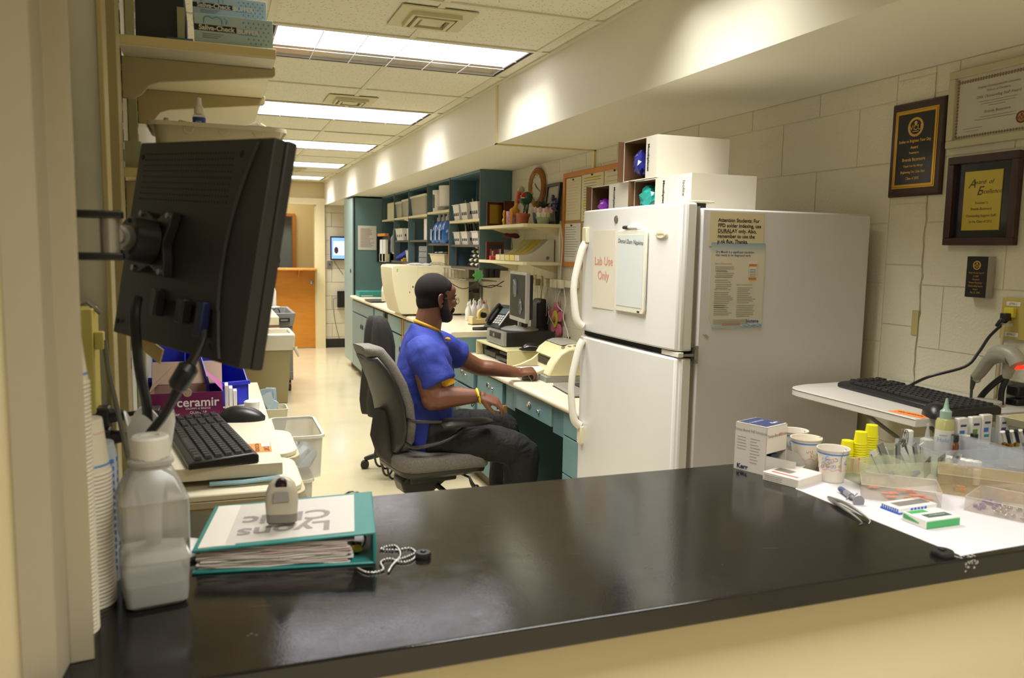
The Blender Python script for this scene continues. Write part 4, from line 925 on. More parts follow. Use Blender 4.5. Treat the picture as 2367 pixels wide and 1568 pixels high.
# laptop
LT = thing('laptop', 'silver laptop base with dark keyboard beside the refrigerator', 'laptop', (1.60, 3.46, LZ), math.radians(-6))
box('base', m_sil, 0, .25, 0, .33, .003, .02, LT, .004); box('keyboard', m_bpl, .085, .22, .03, .30, .02, .022, LT)
b = MB()
for r_ in range(5):
    for k in range(13): b.box(.09+r_*.025, .111+r_*.025, .035+k*.02, .0525+k*.02, .022, .024)
b.build('keys', mat('laptop_keys', '39393b', .5), LT)['kind'] = 'stuff'
MB().box(-.002, .252, -.002, .332, .0, .004).build('underside', m_bpl, LT); MB().prism([(.245, .015), (.26, .015), (.34, .22), (.333, .224)], 'y', 0, .33).build('lid', m_sil, LT)
# little things at the back of the low desk
def cupobj(name, lbl, cat, loc, r0, r1, h, m, group=None, rim=None, n=20):
    t = thing(name, lbl, cat, loc, group=group)
    MB().lathe([(r0, 0), (r1, h), (r1*.92, h), (r0*.88, .004)], n).build('wall', m, t, smooth=True)
    if rim: MB().lathe([(r1*1.02, h*.45), (r1*1.03, h), (r1*.9, h), (r1*.9, h*.9)], n).build('band', rim, t, smooth=True)
    return t
cupobj('pen_cup', 'black cup at the left back of the low desk', 'cup', (1.72, 5.12, LZ), .033, .042, .085, m_bpl)
cupobj('tumbler', 'tumbler with bright blue rim on the low desk', 'cup', (1.86, 5.12, LZ), .035, .042, .15, m_wpl, rim=mat('bright_blue', '2E7CD0', .35))
o = MB().prism([(1.755, LZ), (1.81, LZ), (1.81, LZ+.06), (1.80, LZ+.10), (1.765, LZ+.10), (1.755, LZ+.06)], 'y', 5.1, 5.15).build('pouch', mat('red_brown', '7A3A22', .5), bevel=.004); tag(o, 'small red brown leather pouch standing beside the black cup', 'pouch')
o = MB().ell((1.815, 5.05, LZ+.018), .022, .02, .018).build('white_trinket', m_wpl, smooth=True); tag(o, 'small white rounded lump at foot of the pouch', 'knob')
oc = cupobj('pen_cup', 'bright orange cup behind the black monitor', 'cup', (2.04, 4.52, LZ), .03, .034, .12, mat('bright_orange', 'E8632A', .4))
for k in range(3): MB().cyl((-.01+.01*k, 0, .05), (-.015+.018*k, .01, .17), .004).build('pen', m_bpl, oc)
o = MB().box(-.055, .055, -.02, .02, 0, .17).build('phone_stand', m_bpl, bevel=.006); o.matrix_world = Matrix.Translation((1.965, 4.27, LZ)) @ Matrix.Rotation(math.radians(12), 4, 'Y') @ Matrix.Rotation(.3, 4, 'Z'); tag(o, 'upright black slab shaped speaker behind the printer', 'speaker')
# ---------------- wall things over the desk
XW = XR-.001
fl_ = thing('foam_flower', 'pink foam flower with yellow centre hanging on the wall', 'decoration', P(1286, 738, X=XW-.02))
m_pink = mat('pink_foam', 'D0687A', .8)
for k, (a, l) in enumerate([(90, .072), (18, .07), (-60, .075), (-120, .06), (162, .07)]):
    a = math.radians(a); MB().cyl((-.008, 0, 0), (.008, 0, 0), .042, n=20, M=Matrix.Translation((0, -math.cos(a)*l, math.sin(a)*l)) @ Matrix.Rotation(-a, 4, 'X') @ Matrix.Diagonal((1, 1.0, .8, 1))).build('petal', m_pink, fl_, smooth=True)
MB().cyl((-.013, 0, 0), (-.008, 0, 0), .045, n=24, M=Matrix.Diagonal((1, .9, 1.25, 1))).build('centre', mat('yellow_foam', 'D3CC2E', .7), fl_, smooth=True)
MB().ell((-.02, 0, .0), .012, .018, .022, 10, 8).build('bead_figure', mat('bead_tan', 'A87848', .5), fl_, smooth=True)
MB().tube([(-.01, 0, .08), (-.012, -.01, .16), (0, -.02, .24)], .002, 5, smooth=3).build('hanging_string', m_wpl, fl_)
pst = thing('power_strip', 'cream wall power strip with white plugs above the flower', 'power strip', P(1300, 655, X=XW))
box('strip', m_ivory, -.03, 0, -.26, .2, -.022, .022, pst, .003)
for y in (.15, .05, -.01, -.08): box('plug', m_ivory, -.06, -.03, y-.022, y+.022, -.03, .025, pst, .004)
m_wire = mat('cream_wire', 'CFC6A4', .5)
wires = [[(1298, 662), (1290, 685), (1288, 705), (1300, 720)], [(1303, 662), (1307, 700), (1302, 735), (1312, 768), (1316, 800)], [(1296, 520), (1300, 560), (1298, 600), (1296, 640)], [(1292, 660), (1284, 690), (1280, 700)]]
for w in wires: tag(MB().tube([P(a, b_, X=XW-.03) for a, b_ in w], .0032, 5, smooth=4).build('cable', m_wpl), 'white cord hanging on the wall by the foam flower', 'cord', 'white cords by the foam flower')
for k, (px, py) in enumerate([(1222, 645), (1236, 647), (1251, 650)]):
    c = P(px, py, X=XW); t = thing('wall_socket', 'ivory double socket plate on the wall under the corner shelf', 'socket', c, group='ivory sockets under the corner shelf'); box('plate', m_ivory, -.012, 0, -.03, .03, -.035, .035, t, .002)
    box('adapter', mat('dull_tan', 'B2A882', .5), -.05, -.012, -.018, .018, -.03, .015, t, .003)
rg = random.Random(9)
for k in range(9):
    x0 = 1238+k*5; ww = [(x0, 655+rg.uniform(-4, 4)), (x0+rg.uniform(-12, 12), 690), (x0+rg.uniform(-16, 10), 720), (x0-8+rg.uniform(-12, 12), 750)]
    tag(MB().tube([P(a, b_, X=XW-.015-.004*k) for a, b_ in ww], .0022, 4, smooth=3).build('cable', m_wire), 'thin cream cord in the tangle hanging behind the monitor', 'cord', 'tangled cream cords behind the monitor')
# outlet with black plug behind the phone
c = P(1107, 680, X=2.09); t = thing('outlet', 'steel outlet plate with black plug and cord behind the bottles', 'outlet', c)
box('plate', MATS['steel'], -.005, .01, -.04, .04, -.06, .06, t); MB().box(-.04, -.005, -.01, .05, .01, .04).tube([(-.04, .04, .025), (-.1, .12, .0), (-.14, .2, -.08), (-.12, .24, -.17)], .006, 6, smooth=4).build('plug', m_bpl, t)
# wire rack and cables under the upper cabinets, black mugs, green figure
wr_ = thing('wire_rack', 'chrome wire rack hanging below the cabinets above the machine', 'rack')
for k in range(9): MB().tube([(1.80, 5.9+.1*k, 1.31), (1.80, 5.9+.1*k, 1.235), (1.82, 5.9+.1*k, 1.225), (2.05, 5.9+.1*k, 1.225)], .003, 5).build('wire', MATS['steel'], wr_)
for x, z in ((1.80, 1.31), (1.80, 1.235), (1.93, 1.225), (2.05, 1.225)): MB().cyl((x, 5.9, z), (x, 6.7, z), .0035, n=6).build('wire', MATS['steel'], wr_)
for k, w in enumerate([[(1035, 650), (1070, 668), (1100, 655), (1108, 640)], [(1098, 648), (1115, 662), (1140, 660), (1160, 663)], [(1105, 660), (1135, 665), (1165, 650)]]):
    tag(MB().tube([P(a, b_, Y=5.7) for a, b_ in w], .0035, 5, smooth=4).build('cable', m_bpl), 'thin black cord sagging under the upper cabinets', 'cord', 'black cords under the cabinets')
for k, px in enumerate((1123, 1135, 1148)):
    c = P(px, 633, Y=5.68); t = cupobj('hanging_mug', 'small black mug hanging in row under the upper cabinet', 'mug', (c.x, 5.68, c.z-.03), .024, .028, .065, m_bpl, 'black mugs under the upper cabinet')
c = P(1105, 637, Y=5.66); g = MB().prism([((.034+.008*math.cos(6*a))*math.cos(a), (.034+.008*math.cos(6*a))*math.sin(a)) for a in [2*math.pi*k/60 for k in range(60)]], 'y', -.004, .004)
g.v = [(x+c.x, y+c.y, z*1.1+c.z) for x, y, z in g.v]; o = g.build('green_tag', mat('green_foam', '5FB262', .6)); tag(o, 'round green lobed tag hanging under the cabinet', 'tag')
# ---------------- corner shelves
def cshelf(z, lbl):
    t = thing('corner_shelf', lbl, 'shelf', (0, 0, z))
    MB().prism([(1.853, 5.745), (1.842, 4.80), (1.86, 4.78), (2.105, 4.77), (2.105, 5.745)], 'z', -.02, 0).build('board', m_sh, t)
    MB().prism([(1.90, -.02), (2.10, -.02), (2.10, -.075)], 'y', 4.84, 4.85).build('bracket', m_sh, t); MB().prism([(1.90, -.02), (2.10, -.02), (2.10, -.075)], 'y', 5.6, 5.61).build('bracket', m_sh, t); return t
S1, S2 = 1.638, 1.395
cshelf(S1, 'upper cream corner shelf crowded with plants and ornaments'); cshelf(S2, 'lower cream corner shelf holding the row of file holders')
tag(box('shelf_upright', m_ivory, 2.09, 2.105, 4.78, 4.8, 1.2, 1.66), 'cream metal upright carrying the corner shelves', 'upright')
m_gold = mat('gold_plate', 'B8963A', .3, .7); m_dkw = wood('dark_red_wood', '4A1C12', '5C2618', .3, (2, 2, 8)); m_brass = mat('brass', 'C9A040', .25, 1)
aw = thing('award_plaque', 'small dark wood award plaque with gold plate on the corner shelf', 'plaque', (1.93, 5.60, S1), math.radians(12)); box('board', m_dkw, -.07, .07, 0, .015, 0, .175, aw, .003); box('plate', m_gold, -.05, .05, -.002, 0, .02, .155, aw)
tag(box('leaning_frame', m_dkw, 1.985, 2.06, 5.56, 5.575, S1, S1+.185), 'narrow dark wood frame behind the gold ornament', 'frame')
br = thing('brass_ornament', 'small shiny brass figure beside the award plaque', 'ornament', (1.945, 5.45, S1)); MB().lathe([(.02, 0), (.012, .012), (.018, .04), (.008, .06), (.014, .085), (.006, .11)], 14).build('figure', m_brass, br, smooth=True)
mg = cupobj('patterned_mug', 'pink and white patterned mug behind the giraffe', 'mug', (1.965, 5.36, S1), .034, .038, .1, mat('pink_pattern', 'C98FA0', .4, noise=.5, nscale=40))
# giraffe figurine
gi = thing('giraffe_figurine', 'orange giraffe figurine with red head on the corner shelf', 'figurine', (1.94, 5.24, S1)); m_gir = mat('giraffe_orange', 'D89A2E', .4)
for x, y in ((-.02, -.012), (-.02, .012), (.03, -.012), (.03, .012)): MB().tube([(x, y, 0), (x, y, .06), (x*.8, y, .09)], [.006, .005, .009], 8).build('leg', m_gir, gi, smooth=True)
MB().ell((.005, 0, .1), .038, .022, .024).tube([(-.0, 0, .1), (.018, 0, .14), (.026, 0, .165)], [.02, .012, .01], 10, smooth=3).build('body', m_gir, gi, smooth=True)
MB().tube([(.024, 0, .15), (.03, 0, .19), (.028, 0, .215)], [.014, .016, .012], 10).ell((.034, -.008, .215), .018, .012, .013).tube([(.028, .006, .22), (.026, .008, .235)], .003, 5).build('head', mat('bright_red', 'C23A26', .4), gi, smooth=True)
# toy flytrap in terracotta pot
fp = thing('potted_toy_plant', 'toy flytrap plant with red mouth in a terracotta pot', 'plant', (1.955, 5.10, S1)); m_ter = mat('terracotta', 'B8623E', .7)
MB().lathe([(.03, 0), (.042, .055), (.046, .055), (.047, .075), (.041, .075), (.04, .06)], 24).build('pot', m_ter, fp, smooth=True)
MB().ell((0, 0, .068), .036, .036, .012).build('pebbles', mat('pebble', 'B49A74', .8, bump=1, bscale=200), fp, smooth=True); MB().tube([(0, 0, .07), (.005, 0, .10), (.012, 0, .14)], .006, 8).build('stem', mat('dark_green', '24503E', .6), fp)
MG = Matrix.Translation((.012, 0, .168)) @ Matrix.Rotation(math.radians(-35), 4, 'Y')
pr = [(.042*math.cos(a), .042*math.sin(a)) for a in [math.radians(120+k*12) for k in range(-18, 9)] ]
# round head with an open wedge facing up-left
hd_ = [(.0, .0)]+[(.043*math.cos(math.radians(a)), .043*math.sin(math.radians(a))) for a in range(-175, 96, 10)]
MB().prism(hd_, 'y', -.022, .022, Matrix.Translation((.014, 0, .178))).build('head', MATS['dark_green'], fp, bevel=.006)
MB().prism([(.002, .0)]+[(.034*math.cos(math.radians(a)), .034*math.sin(math.radians(a))) for a in range(92, 188, 12)], 'y', -.0235, -.0222, Matrix.Translation((.008, 0, .182))).build('mouth', mat('mouth_red', 'B3241C', .5), fp)
def leafy(t, n, r, z0, h, m, seed, wl=.012, ll=.05):
    rg = random.Random(seed)
    for k in range(n):
        a = rg.uniform(0, 6.28); el = rg.uniform(.2, 1.2); l = ll*rg.uniform(.7, 1.2); p = Vector((r*rg.uniform(0, .6)*math.cos(a), r*rg.uniform(0, .6)*math.sin(a), z0)); d = Vector((math.cos(a)*math.cos(el), math.sin(a)*math.cos(el), math.sin(el)))
        s = Vector((-math.sin(a), math.cos(a), 0))*wl; q = p+d*l*.5+Vector((0, 0, .004)); e_ = p+d*l-Vector((0, 0, .006))
        MB().add([p, q-s, e_, q+s, q-Vector((0, 0, .002))], [(0, 1, 4), (1, 2, 4), (2, 3, 4), (3, 0, 4)]).build('leaf', m, t)
m_leaf = mat('dull_leaf', '5A6A42', .6); m_leaf2 = mat('bright_leaf', '6A9A3A', .6)
bp2 = thing('potted_plant', 'small leafy plant in a dark blue pot beside the terracotta pot', 'plant', (2.02, 4.985, S1)); MB().lathe([(.028, 0), (.038, .05), (.042, .08), (.036, .08), (.034, .06)], 20).build('pot', mat('navy_glaze', '24304E', .25), bp2, smooth=True); leafy(bp2, 16, .03, .08, .05, m_leaf2, 3)
yp = thing('flower_stems', 'yellow and green artificial flowers behind the giraffe', 'flowers', (2.03, 5.22, S1))
for k in range(6): MB().tube([(0, 0, 0), (.004*k-.01, .004*k, .09), (.012*k-.03, .01*k-.02, .13+.012*k)], .002, 5).build('stem', MATS['dark_green'], yp); MB().ell((.012*k-.03, .01*k-.02, .14+.012*k), .014, .014, .012, 8, 6).build('flower', mat('yellow_petal', 'CFA53C', .6) if k % 2 else m_leaf2, yp)
MB().ell((-.03, .05, .245), .028, .02, .026, 10, 7).build('pale_bloom', mat('pale_bloom', 'B9B7A0', .7), yp, smooth=True)
tp = thing('tulip_planter', 'ceramic planter painted with pink tulips and green leaves', 'planter', (2.0, 4.86, S1)); tp.location = (1.995, 4.845, S1)
m_pin2 = mat('tulip_pink', 'C39AA2', .4); m_grn2 = mat('celadon', '93A67A', .4); m_crm = mat('cream_glaze', 'D2CBA8', .4)
MB().lathe([(.036, 0), (.045, .045)], 24).build('lower_pot', m_grn2, tp, smooth=True); MB().lathe([(.045, .045), (.054, .10), (.05, .10), (.044, .06)], 24).build('upper_pot', m_crm, tp, smooth=True)
for k in range(8):
    a = k*math.pi/4; MB().ell((.053*math.cos(a), .053*math.sin(a), .09), .014, .014, .02, 10, 8).build('tulip', m_pin2, tp, smooth=True)
    MB().prism([(-.004, .0), (.004, .0), (.001, .05)], 'y', -.001, .001, Matrix.Rotation(a, 4, 'Z') @ Matrix.Translation((.0, 0, .035)) @ Matrix.Rotation(R90, 4, 'Z') @ Matrix.Translation((0, -.048, 0))).build('leaf_relief', m_grn2, tp)
leafy(tp, 22, .04, .10, .05, mat('dark_leaf', '3F4E30', .6), 8, .016, .06)
hy = thing('hyacinth_stem', 'purple artificial hyacinth leaning by the planter', 'flower', (2.06, 4.80, S1)); MB().tube([(0, 0, 0), (-.005, 0, .06), (-.01, 0, .10)], .003, 6).build('stem', m_leaf, hy)
rg = random.Random(1); b = MB()
for k in range(34): a = rg.uniform(0, 6.28); z = .085+.10*k/34; b.ell((-.01+.017*math.cos(a)*(1-.4*k/34), .017*math.sin(a)*(1-.4*k/34), z), .008, .008, .007, 6, 4)
b.build('florets', mat('hyacinth', '3E3A66', .6), hy)['kind'] = 'stuff'
bf = thing('picture_frame', 'tall black picture frame leaning on the wall end of the shelf', 'frame', (2.07, 4.80, S1))
Mb = Matrix.Rotation(math.radians(6), 4, 'Y')
MB().box(-.01, .01, -.0, .02, 0, .27, Mb).box(-.01, .01, .2, .22, 0, .27, Mb).box(-.01, .01, .02, .2, 0, .02, Mb).box(-.01, .01, .02, .2, .25, .27, Mb).build('frame', m_bpl, bf); MB().box(-.002, .002, .02, .2, .02, .25, Mb).build('picture', mat('frame_glass', '8E8A78', .12), bf)
tl = tag(MB().prism([(1.87, 4.98), (1.93, 4.93), (1.93, 5.05), (1.89, 5.06)], 'z', S1, S1+.006).build('coaster', mat('teal_cloth', '5E9C90', .7)), 'flat teal mat under the terracotta pot', 'mat')
for n_, (x, y, z, s, m_, l_) in enumerate([(1.985, 4.9, .012, .012, MATS['bright_orange'], 'tiny orange figure between the pots'), (2.03, 4.93, .007, .008, m_crm, 'tiny cream seashell on the corner shelf')]): pass
# lower corner shelf: file holders, photo frames, dice
m_ff = [mat('file_cream', 'D9D0A0', .5), mat('file_cream2', 'D2C998', .5), mat('file_yellow', 'D9C970', .5), mat('file_yellow2', 'DCCB68', .5), mat('file_white', 'D2CDBA', .5)]
names = ['leftmost cream file holder on the lower corner shelf', 'second cream file holder from the left on the lower corner shelf', 'yellow file holder in the middle of the row', 'brighter yellow file holder next to the white one', 'white file holder nearest the refrigerator, end of the row']
for k in range(5):
    y1 = 5.37-k*.095; t = thing('file_holder', names[k], 'file holder', (1.855, y1-.09, S2), group='magazine file holders on the lower corner shelf')
    prf = [(0, 0), (.245, 0), (.245, .145), (.205, .15), (.16, .105), (.10, .06), (.05, .045), (0, .042)]
    MB().prism(prf, 'y', 0, .003).prism(prf, 'y', .082, .085).box(0, .003, .003, .082, 0, .042).box(.242, .245, .003, .082, 0, .145).box(0, .245, .003, .082, 0, .003).build('walls', m_ff[k], t)
MB().cyl((.20, -.001, .025), (.20, -.0, .025), .012).build('stamp', mat('violet_ink', '77709A', .6), bpy.data.objects['file_holder.004'])
pf = thing('framed_photo', 'red wood photo frame with group photo on the lower shelf', 'frame', (1.94, 5.62, S2), math.radians(10))
MB().box(-.075, .075, 0, .012, 0, .016).box(-.075, .075, 0, .012, .114, .13).box(-.075, -.059, 0, .012, .016, .114).box(.059, .075, 0, .012, .016, .114).build('frame', mat('red_wood', '6B2A1C', .35), pf)
ph = MB().box(-.059, .059, .004, .008, .016, .114).build('photo', mat('photo_dark', '3A3C48', .3), pf)
rg = random.Random(6)
for k in range(6): MB().box(-.045+.016*k, -.032+.016*k, .002, .0045, .025+rg.uniform(0, .01), .07+rg.uniform(-.01, .015)).build('photo_figure', [m_redl, m_wpl, MATS['bright_red'], mat('photo_blue', '4A5A80', .5)][k % 4], ph)
pf2 = thing('photo_card', 'small loose photo card leaning before the red frame', 'photo', (2.0, 5.5, S2), .2); box('card', mat('card_pale', 'B8B4C0', .4), -.035, .035, 0, .004, 0, .075, pf2); MB().ell((.0, -.001, .04), .012, .002, .02, 10, 6).build('portrait', mat('portrait_pink', 'C98A80', .5), pf2)
m_dice = mat('coral_red', 'D2504A', .4)
for k in range(3): tag(box('dice', m_dice, 1.862+.034*k, 1.892+.034*k, 5.5-.002*k, 5.53-.002*k, S2, S2+.03, None, .004), 'coral red cube at the left end of the lower corner shelf', 'cube', 'coral cubes on the lower corner shelf')
rf_ = thing('cloth_flower', 'dark red cloth flower on a stem above the photo frame', 'flower', (2.0, 5.45, S2)); MB().tube([(0, 0, 0), (.01, 0, .1), (.0, 0, .16)], .003, 5).build('stem', m_leaf, rf_)
for k in range(6): a = k*math.pi/3; MB().ell((.035*math.cos(a), .03*math.sin(a), .17+.01*(k % 2)), .032, .02, .014, 10, 6, ).build('petal', mat('burgundy', '5A1420', .6), rf_, smooth=True)
tag(MB().ell((1.93, 5.4, S2+.02), .02, .018, .02).build('white_trinket', m_wpl, smooth=True), 'small white rounded trinket beside coral cubes', 'trinket')
# ---------------- clock, cork board
c = P(1243, 434, X=2.1); ck = thing('wall_clock', 'oval looking round oak wall clock above the corner shelf', 'clock', (2.105, c.y, c.z))
m_oak = wood('oak', '8A5018', 'A86828', .3, (3, 6, 3)); MCk = Matrix(((0, 0, -1, 0), (-1, 0, 0, 0), (0, 1, 0, 0), (0, 0, 0, 1)))
MB().rings([[(r*math.cos(a), r*math.sin(a), z) for a in [2*math.pi*k/40 for k in range(40)]] for r, z in ((.135, 0), (.135, .018), (.12, .03), (.105, .022), (.098, .012), (.098, 0))], False, MCk, True).build('rim', m_oak, ck, smooth=True)
MB().rings([[(r*math.cos(a), r*math.sin(a), z) for a in [2*math.pi*k/40 for k in range(40)]] for r, z in ((.1, .014), (.1, .02), (.095, .02), (.095, .014))], False, MCk, True).build('brass_ring', m_brass, ck, smooth=True)
MB().cyl((0, 0, .008), (0, 0, .010), .097, n=40, M=MCk).build('face', mat('clock_face', 'C9C6B0', .25), ck)
for k in range(12): a = k*math.pi/6; MB().box(-.002, .002, .075, .088, .0102, .0112, MCk @ Matrix.Rotation(a, 4, 'Z')).build('hour_mark', m_ink, ck)
MB().box(-.003, .003, -.01, .05, .012, .013, MCk @ Matrix.Rotation(.9, 4, 'Z')).build('hour_hand', m_ink, ck); MB().box(-.002, .002, -.012, .075, .0135, .0145, MCk @ Matrix.Rotation(-2.0, 4, 'Z')).build('minute_hand', m_ink, ck)
bd_ = thing('cork_board', 'wood framed cork board with pinned papers behind the cartons', 'notice board', (2.108, 0, 0)); m_of = wood('orange_frame', 'B8702A', 'C88038', .4, (3, 3, 3))
Y0, Y1, Z0, Z1 = 3.05, 4.76, 1.372, 1.955
for a in ((Y0, Y1, Z1-.03, Z1), (Y0, Y1, Z0, Z0+.03), (Y1-.03, Y1, Z0+.03, Z1-.03), (Y0, Y0+.03, Z0+.03, Z1-.03)): box('frame_rail', m_of, -.018, 0, a[0], a[1], a[2], a[3], bd_, .002)
box('cork', mat('cork', 'B08A50', .9, noise=.15, nscale=120), -.008, 0, Y0+.03, Y1-.03, Z0+.03, Z1-.03, bd_)
m_pap = mat('old_paper', 'CFC6A4', .7); m_ylw = mat('highlighter', 'D6C850', .7)
def wpaper(lbl, y0, y1, z0, z1, m, nlines, hl=(), col=m_grey, x=-.010, seed=0):
    t = thing('pinned_paper', lbl, 'paper', (2.108+x, 0, 0), group=None); box('sheet', m, -.001, 0, y0, y1, z0, z1, t); rg = random.Random(seed); b = MB(); h = z1-z0
    for k in range(nlines):
        z = z1-h*.1-k*h*.82/nlines; yy = y1-(y1-y0)*.1; w = (y1-y0)*rg.uniform(.55, .8); b.add([(-.0014, yy, z), (-.0014, yy-w, z), (-.0014, yy-w, z+h*.012), (-.0014, yy, z+h*.012)], [(0, 1, 2, 3)])
    b.build('print', col, t)['kind'] = 'stuff'
    for f0, f1 in hl: MB().add([(-.0012, y1-.02, z1-h*f0), (-.0012, y0+.05, z1-h*f0), (-.0012, y0+.05, z1-h*f1), (-.0012, y1-.02, z1-h*f1)], [(0, 1, 2, 3)]).build('highlight', m_ylw, t)
    MB().ell((-.006, (y0+y1)/2, z1-.012), .006, .006, .006, 8, 6).build('pin', m_bpl, t)
    return t
wpaper('cream paper with faded orange text, top left of the cork board', 4.50, 4.72, 1.66, 1.92, m_pap, 12, col=mat('faded_orange', 'D0A882', .7), seed=1)
wpaper('paper table with yellow highlighted rows on the cork board', 4.20, 4.49, 1.65, 1.93, m_pap, 14, ((.08, .13), (.55, .6), (.62, .68), (.8, .84), (.9, .95)), seed=2)
wpaper('top paper with a few lines right of the highlighted table', 3.93, 4.19, 1.80, 1.93, m_pap, 4, seed=3)
wpaper('white printed sheet at the lower left of the cork board', 4.49, 4.75, 1.40, 1.64, mat('white_sheet', 'D4D0C4', .6), 13, seed=4)
wpaper('white printed sheet with dark lines, lower board beside the fridge', 4.18, 4.46, 1.41, 1.64, MATS['white_sheet'], 8, col=m_grey, seed=5)
wpaper('small folded paper with yellow mark half hidden by cartons', 3.66, 3.88, 1.75, 1.88, m_pap, 2, ((.4, .5),), seed=7)
# ---------------- contents of the open wall cabinet
UXc = 1.97
def basket(lbl, x, y, z, w, d, h, m=m_wpl, group=None, stuff=None, holes=True, rz=0):
    t = thing('basket', lbl, 'basket', (x, y, z), rz, group=group); b = MB(); e = .003
    def rr(k, zz): return [(w/2*k*sx_, d/2*k*sy_, zz) for sx_, sy_ in ((-1, -1), (1, -1), (1, 1), (-1, 1))]
    b.rings([rr(.84, 0), rr(1, h), rr(1.08, h), rr(1.08, h+.004), rr(.97, h+.004), rr(.8, .004)]); b.build('tub', m, t)
    if holes:
        for s_ in (-1, 1):
            for k in range(3): MB().box(-.3*w+.28*w*k-.006, -.3*w+.28*w*k+.006, s_*d/2*.93-.003, s_*d/2*.93+.003, h*.35, h*.55).build('slot', m_gap, t)
        for k in range(3): MB().box(-w/2*.925-.003, -w/2*.925+.003, -.3*d+.28*d*k-.006, -.3*d+.28*d*k+.006, h*.3, h*.5).build('slot', m_gap, t)
    return t
def sticks(t, n, w, d, z, l, ms, seed):
    rg = random.Random(seed)
    for k in range(n):
        x = rg.uniform(-w/2, w/2)*.7; y = rg.uniform(-d/2, d/2)*.7; MB().tube([(x, y, z*.1), (x*1.3-.01, y*1.2, z*.6+l*.4), (x*1.6-.02, y*1.5, z+l)], [.006, .008, .005], 7).build('tool_handle', ms[k % len(ms)], t)
z1_, z2_ = SHT[0]
g1 = 'white baskets on the first bay upper shelf'
for k, y in enumerate((6.42, 6.2, 5.92)):
    t = basket(['white slotted basket, left one on first bay top shelf', 'white slotted basket, middle one on first bay top shelf', 'white slotted basket, right one on first bay top shelf'][k], UXc-.01, y, z1_, .19, .17, .125, group=g1); sticks(t, 4, .15, .13, .12, .05, [m_bpl, m_bpl, m_ivory], k)
    t = basket(['short white basket with tools, left, first bay middle shelf', 'short white basket with tools, centre, first bay middle shelf', 'short white basket with tools, right, first bay middle shelf'][k], UXc-.0, y+.03, z2_, .18, .165, .10, group='short tool baskets on the first bay middle shelf'); sticks(t, 6, .14, .13, .1, .07, [m_bpl, m_ivory, m_bpl], k+10)
ir = thing('impression_rack', 'stack of cream and black dental trays in first bay bottom', 'rack', (UXc, 6.0, UB))
for r_ in range(5):
    for k in range(5): MB().ell((-.06+.01*r_, -.13+.06*k, .02+.034*r_), .03, .028, .015, 8, 6).build('dental_tray', m_ivory if (k+r_) % 2 else m_bpl, ir)
z1_, z2_ = SHT[1]
def tub(lbl, x, y, z, r, h, lid=True, m=m_wpl, group=None):
    t = thing('white_tub', lbl, 'tub', (x, y, z), group=group); MB().lathe([(r*.96, 0), (r, .005), (r, h*.85)], 24).build('body', m, t, smooth=True); MB().lathe([(r*1.04, h*.82), (r*1.04, h), (r*.9, h*1.01)], 24).build('lid', m, t, smooth=True); return t
tub('white lidded tub with black side print in second bay', UXc-.02, 7.14, z1_, .085, .19); MB().box(-.088, -.084, -.03, -.01, .03, .15).build('side_print', m_ink, bpy.data.objects['white_tub'])
tub('larger white lidded tub in second bay on top of lids', UXc-.02, 6.86, z1_+.032, .10, .18)
for k in range(4): tag(MB().lathe([(.11, 0), (.115, .006), (.10, .007)], 24, (UXc-.02, 6.86, z1_+.008*k)).build('stacked_lid', m_sil, smooth=True), 'thin grey lid in the stack under the larger white tub', 'lid', 'grey lids under the larger tub')
m_blue = mat('blue_liquid', '1464B8', .08, spec=.8, trans=.0); m_blue.node_tree.nodes['Principled BSDF'].inputs['Emission Color'].default_value = (0, 0, 0, 1)
for k, (x, y) in enumerate(((UXc-.03, 7.18), (UXc-.03, 7.03), (UXc-.05, 6.82))):
    t = thing('dish_liquid_bottle', ['blue liquid bottle, leftmost of three in second bay', 'blue liquid bottle, middle of three in second bay', 'blue liquid bottle with full label, rightmost in second bay'][k], 'bottle', (x, y, z2_), group='three blue liquid bottles in second bay')
    MB().rings([[(w*math.cos(a), d*math.sin(a), z) for a in [2*math.pi*q/20 for q in range(20)]] for w, d, z in ((.07, .075, 0), (.08, .09, .02), (.075, .085, .10), (.05, .055, .17), (.025, .028, .2))]).build('body', m_blue, t, smooth=True)
    MB().cyl((0, 0, .2), (0, 0, .235), .026).cyl((0, 0, .235), (0, 0, .26), .015).build('cap', m_sil, t, smooth=True)
    MB().prism([(-.03, .03), (.03, .03), (.022, .13), (-.02, .13)], 'x', -.083, -.081).build('label', mat('bottle_label', 'AEB6C0', .4), t)
    MB().prism([(-.03, .03), (.03, .03), (.022, .13), (-.022, .13)], 'y', -.092, -.0875).build('label', MATS['bottle_label'], t)
bk = basket('cream wire basket with papers, second bay bottom', UXc-.02, 6.95, UB, .2, .5, .09, m_ivory, holes=False); crump_sheet('crumpled_paper', m_wpl, (UXc-.02, 7.05, UB+.095), .14, .2, 'crumpled paper in the cream basket of second bay', 7)
tag(MB().lathe([(.03, 0), (.028, .06), (.012, .1), (.006, .3), (.002, .31)], 14, (UXc-.05, 6.72, UB)).build('tube', m_wpl, smooth=True), 'slender white nozzle tube standing in second bay bottom', 'tube')
z1_, z2_ = SHT[2]
def storage(lbl, y, z, w, d, h, fill, x=UXc-.01):
    t = thing('storage_tub', lbl, 'tub', (x, y, z)); b = MB(); b.rrect(w, d, 0, h, .02, taper=.88); b.build('tub', mat('milky_plastic', 'CFCBB8', .25, alpha=.6), t, smooth=True)
    MB().rrect(w*1.06, d*1.04, h, h+.02, .02).build('lid', mat('milky_lid', 'D8D4C4', .3), t, bevel=.003); MB().rrect(w*.7, d*.7, .005, h*.6, .02).build('contents', fill, t)
    for s_ in (-1, 1): MB().box(-w*.2, w*.2, s_*d*.51-.006, s_*d*.51+.006, h*.6, h+.015).build('latch', m_wpl, t)
    return t
